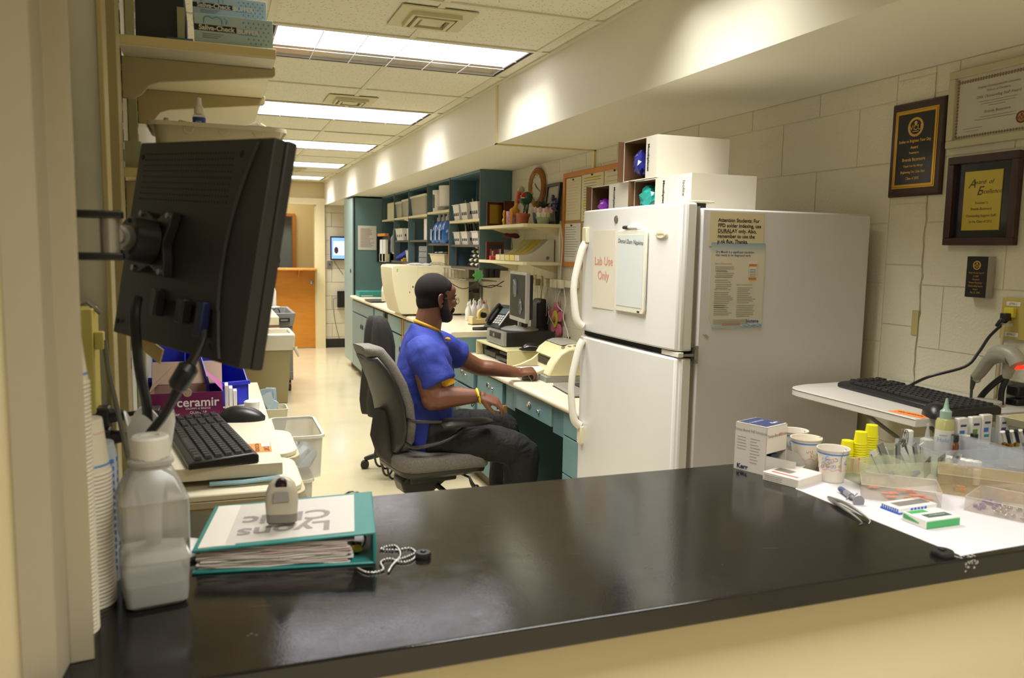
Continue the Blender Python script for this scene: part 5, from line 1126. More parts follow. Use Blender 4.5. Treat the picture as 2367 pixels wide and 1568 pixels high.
storage('large clear lidded tub with dark contents in third bay', 7.72, z1_, .2, .62, .17, mat('dark_contents', '2E3034', .6)); storage('clear lidded tub with tan contents, fourth bay right', 8.3, z1_, .19, .3, .16, mat('tan_contents', 'B89A60', .6)); storage('clear lidded tub with tan contents, fourth bay left', 8.64, z1_, .19, .26, .15, MATS['tan_contents'])
cb_ = thing('product_box', 'white box with black printed squares in third bay', 'box', (UXc-.07, 7.42, z2_)); box('box', m_wpl, 0, .15, 0, .2, 0, .20, cb_, .002)
for r_ in range(4): MB().box(.05, .13, -.002, 0, .03+.042*r_, .062+.042*r_).build('black_square', m_ink, cb_)
dw = thing('drawer_organizer', 'clear stacking drawer organizer in third bay bottom', 'organizer', (UXc-.08, 7.42, UB))
for k in range(3): MB().box(0, .16, 0, .36, .055*k, .055*k+.05).build('drawer', m_clear, dw)
tag(box('blue_bin', mat('cobalt_plastic', '2338C8', .35), UXc-.09, UXc+.0, 7.36, 7.41, UB, UB+.15), 'bright blue upright box in third bay bottom', 'box')
z1_, z2_ = SHT[3]
basket('white basket with black clip holes in fourth bay middle', UXc-.03, 8.5, z2_, .19, .34, .12, m_wpl)
tub('white rounded jug on the fourth bay middle shelf', UXc-.03, 8.2, z2_, .07, .12)
ks = thing('kitchen_scale', 'cream counter scale with funnel bowl in fourth bay', 'scale', (UXc-.02, 8.25, z2_+.122)); MB().lathe([(.04, 0), (.055, .045), (.03, .06), (.095, .085), (.10, .095), (.02, .09)], 20).build('bowl', m_ivory, ks, smooth=True)
bl = tag(MB().tube([(UXc-.09, 8.72, UB+.03), (UXc-.05, 8.55, UB+.07), (UXc-.03, 8.35, UB+.12)], [.02, .03, .028], 10).build('blue_scoop', MATS['cobalt_plastic'], smooth=True), 'slanted blue scoop in fourth bay bottom', 'scoop')
basket('open white pail with papers in fourth bay bottom', UXc-.02, 8.22, UB, .15, .17, .11, m_wpl, holes=False)
tag(MB().box(UXc-.1, UXc-.02, 8.42, 8.5, UB, UB+.02).ell((UXc-.06, 8.46, UB+.025), .03, .03, .012).build('yellow_stapler', mat('yellow_purple', 'C8A020', .5)), 'small yellow and purple gadget in fourth bay bottom', 'gadget')
z1_, z2_ = SHT[4]
tag(box('binder_box', m_ivory, UXc-.1, UXc+.08, 8.86, 9.22, z1_-.02+.02, z1_+.18, None, .003), 'tall cream box in the fifth bay top', 'box')
tag(MB().lathe([(.06, 0), (.06, .16), (.03, .2), (.03, .25)], 18, (UXc-.06, 8.95, z2_)).build('clear_jar', m_clear, smooth=True), 'clear jug standing in the fifth bay', 'jug')
# items on end bracket past the fifth bay (black box with white jugs)
eb = thing('side_rack', 'black open rack holding white jugs beside the wall notice', 'rack', (1.80, 8.95, 1.30))
MB().box(0, .05, .53, .54, 0, .3).box(0, .05, 0, .54, 0, .01).box(.045, .05, 0, .54, 0, .3).build('frame', m_bpl, eb); MB().box(.0, .04, .05, .5, .3, .33).build('orange_tray', mat('amber_plastic', 'C88A24', .4), eb)
for y in (.12, .3): MB().rrect(.04, .14, .01, .26, .012, (.02, y)).build('white_jug', m_wpl, eb, .004); MB().box(0, .045, y-.08, y+.08, .0, .1).build('front_basket', m_ivory, eb)
# notice on the tall cupboard side
c0 = P(849, 550, Y=9.49); nn = thing('wall_notice', 'printed paper notice with red lines on the tall cupboard side', 'notice', (c0.x, 9.497, c0.z)); box('sheet', MATS['white_sheet'], -.108, .108, 0, .001, -.14, .14, nn)
b = MB(); b2 = MB(); rg = random.Random(3)
for k in range(14): w = rg.uniform(.1, .16); (b2 if k in (2, 3, 7, 8, 11) else b).add([(-.08, -.001, .10-.016*k), (-.08+w, -.001, .10-.016*k), (-.08+w, -.001, .105-.016*k), (-.08, -.001, .105-.016*k)], [(0, 1, 2, 3)])
b.build('print', m_grey, nn)['kind'] = 'stuff'; b2.build('red_print', m_rd, nn)['kind'] = 'stuff'
# wall TV, thermostat, box and cord by the far door
c0 = P(780, 574, Y=11.85)
tv = thing('wall_screen', 'small lit wall screen partly hidden by tall cupboard', 'screen', (c0.x, 11.86, c0.z)); box('case', m_bpl, -.10, .26, -.03, .02, -.17, .17, tv, .004)
sc_ = box('screen', mat('screen_blue_glow', '6E96E8', .3, emis=1.3), -.085, .245, -.032, -.03, -.15, .15, tv); box('picture_white', mat('screen_white_glow', 'C4D4F4', .3, emis=1.2), -.06, .245, -.0335, -.032, -.10, .10, sc_); MB().ell((-.02, -.034, -.03), .03, .001, .05, 10, 8).build('picture_figure', mat('figure_glow', '4A3040', .5, emis=.1), sc_)
c0 = P(762, 612, Y=11.89); wp_ = thing('wall_plate', 'grey metal wall plate beside the door frame', 'plate', (c0.x, 11.897, c0.z)); box('plate', mat('plate_grey', '8A8880', .4, .5), -.035, .035, -.01, 0, -.055, .055, wp_); box('socket', m_gap, -.008, .008, -.013, -.01, -.01, .01, wp_)
c0 = P(787, 692, Y=11.86); wb_ = thing('wall_speaker', 'black wall box with thin cord by the tall cupboard', 'box', (c0.x, 11.86, c0.z)); box('case', m_bpl, -.045, .10, -.03, .036, -.12, .12, wb_, .003); MB().tube([(-.045, 0, .02), (-.1, .02, -.02), (-.08, .03, -.3), (0, .03, -.62), (.08, .03, -.7)], .003, 5, smooth=5).build('cord', m_bpl, wb_)
tag(MB().tube([P(770, 598, Y=11.85), P(776, 610, Y=11.88), P(793, 635, Y=11.89)], .003, 5, smooth=4).build('cable', m_bpl), 'thin dark cord hanging from the wall screen', 'cord')
# person far beyond the half door
fpn = thing('person', 'distant dark haired person beyond the half door, head and shoulders', 'person', (0, 0, 0)); c0 = P(634, 606, Y=13.0)
b = MB(); b.ell((c0.x, 13.0, c0.z-.02), .085, .1, .12, 16, 10); b.tube([(c0.x, 13.0, c0.z-.12), (c0.x, 13.0, c0.z-.2)], .055, 12); b.ell((c0.x, 13, c0.z-.5), .2, .12, .33, 16, 10); b.tube([(c0.x, 13, c0.z-.7), (c0.x, 13, .05)], [.17, .12], 14); bo2 = b.build('body', m_skin, fpn); remesh(bo2, .014, 3)
MB().ell((c0.x-.01, 13.01, c0.z+.02), .1, .115, .12, 16, 10).tube([(c0.x+.02, 12.95, c0.z+.09), (c0.x+.07, 12.93, c0.z+.10)], [.04, .02], 8).build('hair', m_beard, fpn, smooth=True)
MB().ell((c0.x, 13, c0.z-.5), .215, .135, .34, 16, 10).build('top', mat('grey_blue_top', '7A86A0', .8), fpn, smooth=True)
MB().tube([(c0.x, 13, c0.z-.75), (c0.x, 13, .02)], [.19, .13], 14).build('trousers', m_trs, fpn, smooth=True)
# ================================================================ LEFT: WORK SURFACE, RACK, MONITOR
DZ = .98
m_dsk2 = mat('left_worktop', 'D5CCB4', .35)
lt = MB().box(-.194, .137, 1.86, 3.0, DZ-.03, DZ).build('left_worktop', m_dsk2, bevel=.002); tag(lt, 'cream side worktop on the left carrying keyboard and purple carton', 'worktop')
m_bin = mat('beige_bin', 'B0A585', .45); m_lid = mat('bin_lid', 'D6CEB2', .4)
def lidbin(lbl, y0, y1, x1, z):
    t = thing('lidded_bin', lbl, 'bin', (0, 0, 0)); w = x1+.188; d = y1-y0; cx = (x1-.188)/2; cy = (y0+y1)/2
    MB().rrect(w*.94, d*.93, .02, z-.03, .04, (cx, cy), .88).build('bin', m_bin, t, smooth=True)
    MB().rrect(w, d, z-.035, z-.022, .05, (cx, cy)).build('rim', m_bin, t, smooth=True); MB().rrect(w*.97, d*.97, z-.022, z-.006, .06, (cx, cy)).build('lid', m_lid, t, bevel=.004); return t
b1 = lidbin('nearest beige lidded bin under the left worktop', 1.80, 2.10, .185, DZ-.04)
b2 = lidbin('second beige lidded bin behind, rounded lid past the worktop edge', 2.14, 2.44, .205, DZ-.045)
tag(MB().tube([(-.02, 1.853, DZ-.036), (.05, 1.848, DZ-.036), (.13, 1.853, DZ-.033)], .005, 6).build('blue_tape', mat('pale_blue_strip', '8FB4C4', .5)), 'pale blue strip squeezed between worktop and bin lid', 'strip')
# keyboard with keys as parts
key_me = {}
m_key = mat('key_black', '242325', .5)
def keyboard(name, lbl, loc, rz, L=.50, Wd=.17, rows=6):
    t = thing(name, lbl, 'keyboard', loc, rz)
    MB().prism([(0, .0), (0, .012), (.012, .017), (Wd-.01, .024), (Wd, .018), (Wd, .0)], 'y', 0, L).build('case', m_bpl, t, bevel=.003)
    u = L/23.0
    def key(w):
        if w not in key_me:
            b = MB().rings([[(-.0075, -w/2, 0), (.0075, -w/2, 0), (.0075, w/2, 0), (-.0075, w/2, 0)], [(-.006, -w/2+.002, .006), (.006, -w/2+.002, .006), (.006, w/2-.002, .006), (-.006, w/2-.002, .006)]]); key_me[w] = b.mesh('key'); key_me[w].materials.append(m_key)
        return key_me[w]
    for r_ in range(rows):
        x = .022+r_*(Wd-.04)/(rows-1)*.98; y = .012
        units = [1]*23 if r_ not in (0,) else [1.4, 1.2, 1.2, 6, 1.2, 1.2, 1.4, 1, 1, 1, 1, 2, 1]
        for k, q in enumerate(units):
            w = round(q*u-.0025, 4); yc = y+q*u/2; y += q*u
            if yc+w/2 > L-.008: break
            if q == 1 and k in (15, 19): continue
            o = bpy.data.objects.new('key', key(w)); COL.objects.link(o); o.parent = t; o.location = (x, yc, .0175+x/Wd*.006)
    return t
kp0 = P(582, 1062, Z=DZ+.01); kdir = math.atan2(.098, .60)
# x local = towards the wall side, y local = along the keyboard length
KB = keyboard('keyboard', 'black keyboard on the left worktop behind the plastic jug', (P(435, 1090, Z=DZ).x-.0, 1.862, DZ), 0, L=.50, Wd=.15)
KB.rotation_euler = (0, 0, math.radians(9.5)); KB.location = (-.062, 1.84, DZ+.001)
mouse('computer_mouse', 'plain black mouse on the left worktop beside the purple carton', (P(547, 972, Z=DZ).x+.012, P(547, 972, Z=DZ).y, DZ), -.15, L=.13, Wd=.07, H=.042)
mp_ = P(500, 968, Z=DZ)
tag(MB().tube([P(497, 972, Z=DZ+.01), P(460, 950, Z=DZ+.02), P(400, 937, Z=DZ+.03), P(350, 948, Z=DZ+.02)], .0022, 5, smooth=4).build('cable', m_bpl), 'thin black mouse cord arching before the purple carton', 'cord')
# purple carton with open lid
m_pur = mat('plum_card', '6B1A4E', .35); m_pin3 = mat('card_inside', 'A9917E', .7); m_mag = mat('magenta_flap', 'B25A9A', .4)
ca, cb2 = P(345, 968, Z=DZ), P(516, 962, Z=DZ); by = cb2.y
ch = P(345, 912, Y=by).z-DZ; PB = thing('medicine_carton', 'open plum coloured carton lettered ceramir on the left worktop', 'carton', (max(ca.x, -.19), by, DZ))
w = cb2.x-PB.location.x; d = .16
b = MB().box(0, w, 0, .003, 0, ch).box(0, .003, .003, d, 0, ch).box(w-.003, w, .003, d, 0, ch).box(0, w, d-.003, d, 0, ch).box(0, w, .003, d-.003, 0, .003); b.build('walls', m_pur, PB)
MB().box(.003, w-.003, d-.006, d-.003, .003, ch-.002).box(.003, .006, .003, d-.006, .003, ch-.002).build('lining', m_pin3, PB)
lh_ = P(430, 836, Y=by+.2).z-DZ
MB().add([(0, d, ch), (w, d, ch), (w, d+.04, lh_), (.0, d+.04, lh_), (0, d+.003, ch), (w, d+.003, ch), (w, d+.043, lh_), (0, d+.043, lh_)], [(0, 1, 2, 3), (4, 7, 6, 5), (0, 4, 5, 1), (3, 2, 6, 7), (0, 3, 7, 4), (1, 5, 6, 2)]).build('lid', m_pin3, PB)
MB().add([(0, .0, ch), (0, d, ch), (.055, d*.9, ch+.055), (.05, d*.5, ch+.045)], [(0, 1, 2, 3)]).build('side_flap', m_pin3, PB); MB().add([(w, .01, ch), (w, d, ch), (w-.05, d*.9, ch+.045), (w-.045, d*.6, ch+.04)], [(0, 1, 2, 3)]).build('side_flap', m_mag, PB)
MB().cyl((w*.52, -.001, ch), (w*.52, .0035, ch), .012, n=20).build('thumb_notch', m_pin3, PB)
m_wt = mat('print_white', 'E2D8DC', .5)
text('ceramir', .036, m_wt, PB, (w*.66, -.0012, ch*.60), (R90, 0, 0), off=.0006); text('CROWN & BRIDGE', .0078, m_wt, PB, (w*.66, -.0012, ch*.36), (R90, 0, 0)); text('QUIKCAP', .0105, m_wt, PB, (w*.66, -.0012, ch*.20), (R90, 0, 0))
text('capsule\ninstruction for', .013, m_wt, PB, (w*.22, -.0012, ch*.24), (R90, 0, 0)); MB().box(w*.03, w*.38, -.0011, -.0005, ch*.11, ch*.12).build('rule', m_wt, PB)
for k in range(3): tag(box('white_packet', m_wpl, PB.location.x+w+.006+.012*k, PB.location.x+w+.016+.012*k, by+.05+.01*k, by+.11, DZ, DZ+.08-.01*k, None, .001), 'narrow white packet standing upright beside the plum carton', 'packet', 'white packets beside the plum carton')
# blue stacking bins
m_bb = mat('blue_bin_plastic', '2430B8', .35)
def bluebin(lbl, x, y, rz=0, w=.14, d=.22, h=.12):
    t = thing('stacking_bin', lbl, 'bin', (x, y, DZ), rz); e = .003
    b = MB().prism([(0, 0), (d, 0), (d, h), (.07, h), (0, h*.45)], 'x', -w/2, -w/2+e).prism([(0, 0), (d, 0), (d, h), (.07, h), (0, h*.45)], 'x', w/2-e, w/2).box(-w/2, w/2, 0, d, 0, e).box(-w/2, w/2, d-e, d, 0, h).box(-w/2, w/2, 0, e, 0, h*.45); b.build('tub', m_bb, t)
    MB().box(-w/2-.004, w/2+.004, -.006, .002, h*.42, h*.5).build('lip', m_bb, t, .001); MB().box(-.03, .03, -.008, -.003, h*.1, h*.36).build('card_holder', m_bb, t); return t
c = P(560, 935, Z=DZ); bluebin('blue open fronted parts bin behind the plum carton, right', .035, by+.15, math.radians(20), .12, .22, .15)
bluebin('blue parts bin behind the plum carton by the wall', -.15, by+.22, 0, .12, .2, .17)
tag(MB().lathe([(.02, 0), (.022, .035), (.018, .038)], 20, (P(560, 925, Z=DZ).x+.02, by+.02, DZ)).build('white_roll', m_wpl, smooth=True), 'short white roll before the blue bin', 'roll')
# orange sticker
st_c = P(597, 1036, Z=DZ); st_ = MB().box(-.03, .03, -.045, .045, 0, .0006).build('sticker', mat('orange_sticker', 'F08A3C', .5)); st_.location = (st_c.x, st_c.y, DZ+.0002); st_.rotation_euler = (0, 0, -.02); tag(st_, 'orange sticker with black capitals on the left worktop corner', 'sticker')
text('VCU SCHOOL', .0135, m_ink, st_, (-.003, 0, .001), (0, 0, -R90), off=.0003); text('CART', .018, m_ink, st_, (.018, -.018, .001), (0, 0, -R90), off=.0003); text('Return to', .010, MATS['bright_red'], st_, (-.018, 0, .001), (0, 0, -R90)); MB().box(.008, .028, .008, .04, .0006, .0011).build('label_patch', m_wpl, st_)
hb = thing('usb_hub', 'small black box with blue light on the left worktop by wall', 'device', P(325, 1000, Z=DZ)); hb.location = (-.19, 2.33, DZ); box('case', m_bpl, -.025, .045, -.03, .04, 0, .05, hb, .003); box('led', mat('blue_led', '4058FF', .3, emis=3), .005, .011, -.031, -.03, .015, .02, hb)
# wall outlet with two black plugs, yellow plate, cords
for (px, py, lb) in ((238, 962, 'upper'), (240, 1012, 'lower')):
    c = P(px, py, Y=1.54); t = thing('power_plug', 'black plug in the left wall outlet, %s one of two' % lb, 'plug', (XL+.004, 1.54, c.z))
    MB().box(0, .045, -.018, .018, -.017, .017).tube([(.04, 0, 0), (.07, 0, .0)], [.014, .009], 10).build('body', m_bpl, t, .004)
    if lb == 'upper': MB().tube([(.065, 0, 0), (.10, .01, .0), (.118, .06, -.03), (.12, .12, -.1), (.12, .14, -.2)], .0045, 6, smooth=4).build('cord', m_bpl, t)
c = P(238, 985, Y=1.54); tag(box('outlet_plate', MATS['steel'], XL, XL+.004, 1.50, 1.58, c.z-.065, c.z+.065, None, .001), 'steel outlet plate on the left wall holding two plugs', 'outlet')
yp_ = P(226, 832, Y=1.40); t = thing('network_plate', 'yellow network wall plate with grey cable on the left wall', 'wall plate', (XL, 1.54, P(226, 832, Y=1.54).z)); m_yp = mat('yellowed_plate', 'C9BA62', .45)
box('plate', m_yp, 0, .03, -.03, .05, -.09, .09, t, .002); box('jack', m_yp, .03, .045, -.02, .0, .02, .05, t, .002); MB().tube([(-.0, -.0, .095), (.02, .0, .10), (.04, .0, .08)], .004, 6).build('top_clip', MATS['grey_metal'], t)
MB().tube([(.045, -.01, .035), (.05, -.01, -.02), (.062, -.01, -.09), (.075, -.01, -.17), (.09, 0, -.26), (.10, .02, -.33)], .0045, 6, smooth=4).build('grey_cord', mat('grey_cord', '6E6A60', .5), t)
# ---------------- cup stacks standing on the counter
m_cup = mat('paper_cup', 'D6CCB4', .5); m_bband = mat('cup_blue', '3F78C4', .5); m_pband = mat('cup_pink', 'D88A96', .5)
def cup_mesh(full, blue=True):
    b = MB().lathe([(.0335, 0), (.0345, .0018), (.0335, .0036), (.0325, .004), (.0245, .074), (.0235, .0745), (.001, .074)] if full else [(.0335, 0), (.0345, .0018), (.0335, .0036), (.0318, .0055), (.031, .009)], 24, cap=False)
    return b
cup0 = cup_mesh(True).mesh('paper_cup', True); cup0.materials.append(m_cup)
cupr = cup_mesh(False).mesh('paper_cup', True); cupr.materials.append(m_cup)
def stack(x, y, n, lbl, grp, pitch=.0052, s=1.0, z0=CH):
    for k in range(n):
        last = k == n-1
        o = bpy.data.objects.new('paper_cup', cup0 if last else cupr); COL.objects.link(o); o.location = (x, y, z0+k*pitch*s); o.scale = (s, s, s)
        tag(o, 'topmost cup, bottom up, of the %s' % lbl if last else 'nested paper cup within the %s' % lbl, 'cup', grp)
        if last:
            for r_, z, m_, h_ in ((.0318, .012, m_bband, .0025), (.0268, .056, m_pband, .001), (.0252, .070, m_cup, .001)):
                MB().lathe([(r_+.0002, z), (r_+.0001-.0003, z+h_)], 24, cap=False).build('printed_band', m_, o, smooth=True)
            MB().box(-.003, .003, -.0295, -.0285, .035, .045).build('printed_mark', m_navy, o)
stack(-.181, 1.10, 62, 'taller cup stack by the door jamb', 'cups of the taller stack')
stack(-.170, 1.185, 36, 'shorter cup stack behind the taller one', 'cups of the shorter stack')
sl = thing('cup_sleeve', 'clear printed plastic sleeve of cups behind the two cup stacks', 'sleeve', (-.168, 1.265, CH)); MB().lathe([(.029, 0), (.030, .02), (.030, .19), (.026, .205), (.001, .206)], 24).build('sleeve', mat('frosted_sleeve', 'BFC4C4', .3, alpha=.75), sl, smooth=True)
for k in range(16): MB().box(.0295, .0308, -.006+.003*(k % 3), .003, .02+.0105*k, .026+.0105*k).build('blue_print', m_bband, sl)
for k in range(16): MB().box(-.004+.002*(k % 2), .012, -.0312, -.0302, .02+.0105*k, .026+.0105*k, Matrix.Rotation(math.radians(35), 4, 'Z')).build('blue_print', m_bband, sl)
# ---------------- plastic jug
m_jug = mat('milky_jug', 'B4B1A8', .2, spec=.8, alpha=.6); m_liq = mat('jug_liquid', '9A9C96', .12, spec=.6)
JG = thing('plastic_jug', 'milky square plastic jug with white screw cap, foreground left', 'jug', (-.087, 1.175, CH), math.radians(10))
def jr(hw, z, r=.009, hd=None):
    hd = hd or hw; q = []
    for cx, cy, a0 in ((hw-r, hd-r, 0), (-hw+r, hd-r, 90), (-hw+r, -hd+r, 180), (hw-r, -hd+r, 270)):
        for i in range(5): a = math.radians(a0+22.5*i); q.append((cx+r*math.cos(a), cy+r*math.sin(a), z))
    return q
MB().rings([jr(.034, .001), jr(.039, .006), jr(.0405, .02), jr(.0405, .03), jr(.0415, .05), jr(.042, .064), jr(.0385, .075), jr(.0385, .084), jr(.042, .094), jr(.0425, .12), jr(.0425, .142), jr(.0435, .148), jr(.040, .156), jr(.031, .178), jr(.0255, .188, .02), jr(.0255, .192, .02), jr(.029, .194, .024), jr(.029, .199, .024), jr(.024, .201, .02), jr(.0235, .204, .02)]).build('bottle', m_jug, JG, smooth=True, ang=28)
MB().rings([jr(.033, .003), jr(.0375, .008), jr(.0385, .033)]).build('liquid', m_liq, JG, smooth=True)
MB().lathe([(.0245, .2), (.025, .203), (.0245, .228), (.022, .231), (.012, .231), (.012, .2285), (.002, .2285)], 28).build('cap', mat('cap_white', 'DCD6C8', .4), JG, smooth=True)
MB().rings([jr(.001, .08), jr(.001, .13)]).build('x', m_wpl, JG) if False else None
MB().box(.0425, .0435, -.03, .03, .07, .14).build('side_label', mat('clear_label', 'C9D4D0', .25), JG); MB().box(.0435, .044, -.018, .014, .10, .125).build('label_print', mat('teal_print', '5FA0A0', .5), JG)
# white tulip shaped holder behind the jug
TH = thing('tulip_holder', 'white tulip shaped holder with curled foot behind the jug', 'holder', (-.098, 1.335, CH)); TH.scale = (1, 1, 1.27)
R = []
for r_, z in ((.012, .01), (.012, .06), (.02, .10), (.03, .14), (.036, .17)): R.append([((r_)*math.cos(a), r_*math.sin(a), z+(.0 if z < .16 else .016*abs(math.sin(a*2.5)))) for a in [2*math.pi*k/40 for k in range(40)]])
R2 = [[(x*.92, y*.92, z-.001) for x, y, z in r] for r in R[::-1][:3]]
MB().rings(R+R2, cap=True).build('petals', m_wpl, TH, smooth=True, ang=60)
MB().rings([[(a_*math.cos(q), b__*math.sin(q), z) for q in [2*math.pi*k/24 for k in range(24)]] for a_, b__, z in ((.085, .045, 0), (.09, .048, .006), (.08, .04, .012), (.02, .02, .018))]).build('foot', m_wpl, TH, smooth=True)
for s_ in (-1, 1): MB().tube([(s_*.07, 0, .008), (s_*.086, 0, .012), (s_*.082, 0, .02), (s_*.074, 0, .018)], [.014, .012, .008, .006], 10, smooth=3).build('curl', m_wpl, TH, smooth=True)
# ---------------- monitor seen from behind, on a wall arm
a_, b_, c_ = math.radians(-60.3), math.radians(-9.1), math.radians(3.0)
RM = Matrix.Rotation(a_, 4, 'Z') @ Matrix.Rotation(b_, 4, 'X') @ Matrix.Rotation(c_, 4, 'Y')
MO = thing('monitor', 'large black monitor seen from behind on a wall arm, foreground left', 'monitor'); MO.matrix_basis = Matrix.Translation((-.0392, 1.2871, 1.4693)) @ RM
m_mb = mat('monitor_black', '24211F', .5, bump=.15, bscale=700); hw, hh = .19, .155
def mring(sx_, sz, y, bx=.0): return [(-sx_-bx, y, -sz), (-sx_*.5, y, -sz-.0), (sx_*.5, y, -sz), (sx_, y, -sz), (sx_, y, 0), (sx_, y, sz), (0, y, sz), (-sx_, y, sz), (-sx_-bx, y, 0)]
MB().rings([mring(hw, hh, .0), mring(hw, hh, .018)]).build('rear_rim', m_mb, MO, bevel=.002)
MB().box(-hw-.001, hw+.001, .019, .036, -hh-.001, hh+.001).build('front_bezel', m_mb, MO, bevel=.003)
box('screen', m_scr, -hw+.02, hw-.02, .0355, .037, -hh+.02, hh-.02, MO)
# raised centre shell with curved sides, lower recess for the connectors
nseg = 14; zt, zb = hh-.006, -hh+.07
def cx_(z): t_ = (z-0)/hh; return hw*.70-.05*(1-t_*t_)+.03
RR = []
for k in range(nseg+1):
    z = zb+(zt-zb)*k/nseg; w_ = .16-.045*(1-((z+.02)/.17)**2); RR.append([(-hw+.006, -.001, z), (w_, -.001, z), (w_-.001, -.005, z), (-hw+.012, -.005, z)])
MB().rings(RR).build('rear_shell', m_mb, MO, smooth=True, ang=30)
RR = []
for k in range(6):
    z = -hh+.006+(zb+hh-.006)*k/5; w_ = .16-.045*(1-((z+.02)/.17)**2); RR.append([(w_+.002, -.001, z), (w_, -.004, z), (w_-.012, -.004, z), (w_-.012, -.001, z)])
MB().rings(RR).build('shell_edge', m_mb, MO)
b = MB()
for r_ in range(9):
    for k in range(34): b.box(-hw+.035+.0078*k, -.1525+.0078*k-.0, -.0054, -.0048, hh-.022-.0088*r_, hh-.0195-.0088*r_)
b.build('vent_holes', m_gap, MO)['kind'] = 'stuff'
for (x, z) in ((-.165, .13), (.125, .132), (.12, -.135), (-.168, -.135)): MB().cyl((x, -.0058, z), (x, -.004, z), .0045, n=10).build('screw_hole', m_gap, MO)
def onback(px, py, y=-.005):
    MI_ = MO.matrix_basis.inverted(); o_ = MI_ @ EYE; d_ = MI_.to_3x3() @ ray(px, py); t_ = (y-o_.y)/d_.y; return o_+d_*t_
vc = onback(375, 565); 
b = MB().box(vc.x-.05, vc.x+.05, -.019, -.014, vc.z-.05, vc.z+.05)
pl = []
for k in range(4):
    for q in range(9):
        a = math.radians(90*k+45-45+q*90/8); s_ = .058-.024*math.sin(math.pi*q/8)**1.0; aa = math.radians(90*k+45+q*90/8); pl.append((vc.x+math.cos(aa)*(.068-.034*math.sin(math.pi*q/8)), vc.z+math.sin(aa)*(.068-.034*math.sin(math.pi*q/8))))
MB().prism(pl, 'y', -.022, -.0055).build('mount_plate', m_bpl, MO, bevel=.002)
MB().cyl((vc.x, -.022, vc.z), (vc.x, -.058, vc.z), .034, .032, n=28).build('mount_hub', m_bpl, MO, bevel=.002, smooth=True)
for k in range(4): a = math.radians(45+90*k); MB().cyl((vc.x+.059*math.cos(a), -.026, vc.z+.059*math.sin(a)), (vc.x+.059*math.cos(a), -.021, vc.z+.059*math.sin(a)), .0045, n=12).build('screw', MATS['steel'], MO, smooth=True)
for k in range(5): a = math.radians(20+72*k); MB().cyl((vc.x+.026*math.cos(a), -.0595, vc.z+.026*math.sin(a)), (vc.x+.026*math.cos(a), -.057, vc.z+.026*math.sin(a)), .003, n=8).build('screw', m_gap, MO)
hub = MO.matrix_basis @ Vector((vc.x, -.06, vc.z))
# the wall arm is its own thing
AR = thing('wall_bracket', 'silver ball jointed monitor arm with black clamp plates on the left wall', 'bracket'); AR.location = (0, 0, 0)
wall_pt = P(250, 545, Y=1.16); wp2 = Vector((-.145, 1.135, hub.z+.0)); q1 = P(262, 545, Y=1.17)
m_alu = mat('cast_aluminium', 'A8A39B', .35, .6)
ax = (hub-q1); MB().tube([q1, q1+ax*.25, q1+ax*.28, q1+ax*.6, q1+ax*.62, q1+ax*.95], [.012, .012, .016, .016, .013, .018], 16).ell(tuple(hub-ax*.08), .0185).build('joint', m_alu, AR, smooth=True)
MB().cyl((q1.x-.004, q1.y, q1.z-.022), (q1.x-.004, q1.y, q1.z+.022), .012, n=18).build('pivot', m_alu, AR, smooth=True)
for s_ in (-1, 1): MB().box(XL+.0, q1.x+.012, q1.y-.014, q1.y+.014, q1.z+s_*.027-.005, q1.z+s_*.027+.005).build('clamp_plate', m_bpl, AR, .002)
MB().box(XL+.0, XL+.01, q1.y-.03, q1.y+.03, q1.z-.05, q1.z+.05).build('wall_plate', m_bpl, AR)
# connectors and cables
for (px, py, w_, h_) in ((372, 700, .016, .04), (432, 720, .02, .035)): c = onback(px, py, -.005); MB().box(c.x-w_/2, c.x+w_/2, -.018, -.002, c.z-h_/2, c.z+h_/2).build('connector', m_bpl, MO, .002)
c = onback(474, 735, -.005); MB().box(c.x-.009, c.x+.009, -.016, -.002, c.z-.028, c.z+.022).build('video_plug', mat('navy_plug', '141B40', .4), MO, .002)
def W3(px, py, Y): return P(px, py, Y=Y)
c1 = MB().tube([W3(318, 690, 1.31), W3(312, 740, 1.29), W3(322, 850, 1.29), W3(338, 930, 1.32), W3(343, 1010, 1.36), W3(345, 1080, 1.41)], [.0075]*6, 10, smooth=5); tag(c1.build('power_cable', m_bpl, smooth=True), 'thick black cable hanging straight down from the monitor', 'cable')
pa_, pb__ = W3(468, 790, 1.17), W3(443, 838, 1.18)
c2 = MB().tube([W3(474, 762, 1.17), pa_, pb__, W3(412, 900, 1.2), W3(376, 965, 1.225), W3(342, 1008, 1.24), W3(318, 1060, 1.26)], [.004, .0045, .0075, .0075, .0065, .0065, .0065], 10, smooth=4); vcb = c2.build('video_cable', m_bpl, smooth=True); tag(vcb, 'black video cable with ferrite bulge slanting down behind the jug', 'cable')
MB().tube([W3(441, 842, 1.18), W3(436, 850, 1.18), W3(412, 890, 1.19), W3(406, 900, 1.19)], [.009, .014, .014, .009], 14).build('ferrite', m_bpl, vcb, smooth=True)
nt2 = MB().box(-.035, .035, -.001, .001, -.012, .012).build('sticky_note', mat('manila_note', 'C9A668', .6)); nt2.matrix_world = Matrix.Translation(P(352, 808, Y=1.42)) @ RM @ Matrix.Rotation(math.radians(12), 4, 'Y'); tag(nt2, 'manila paper strip stuck under the monitor bottom edge', 'note')
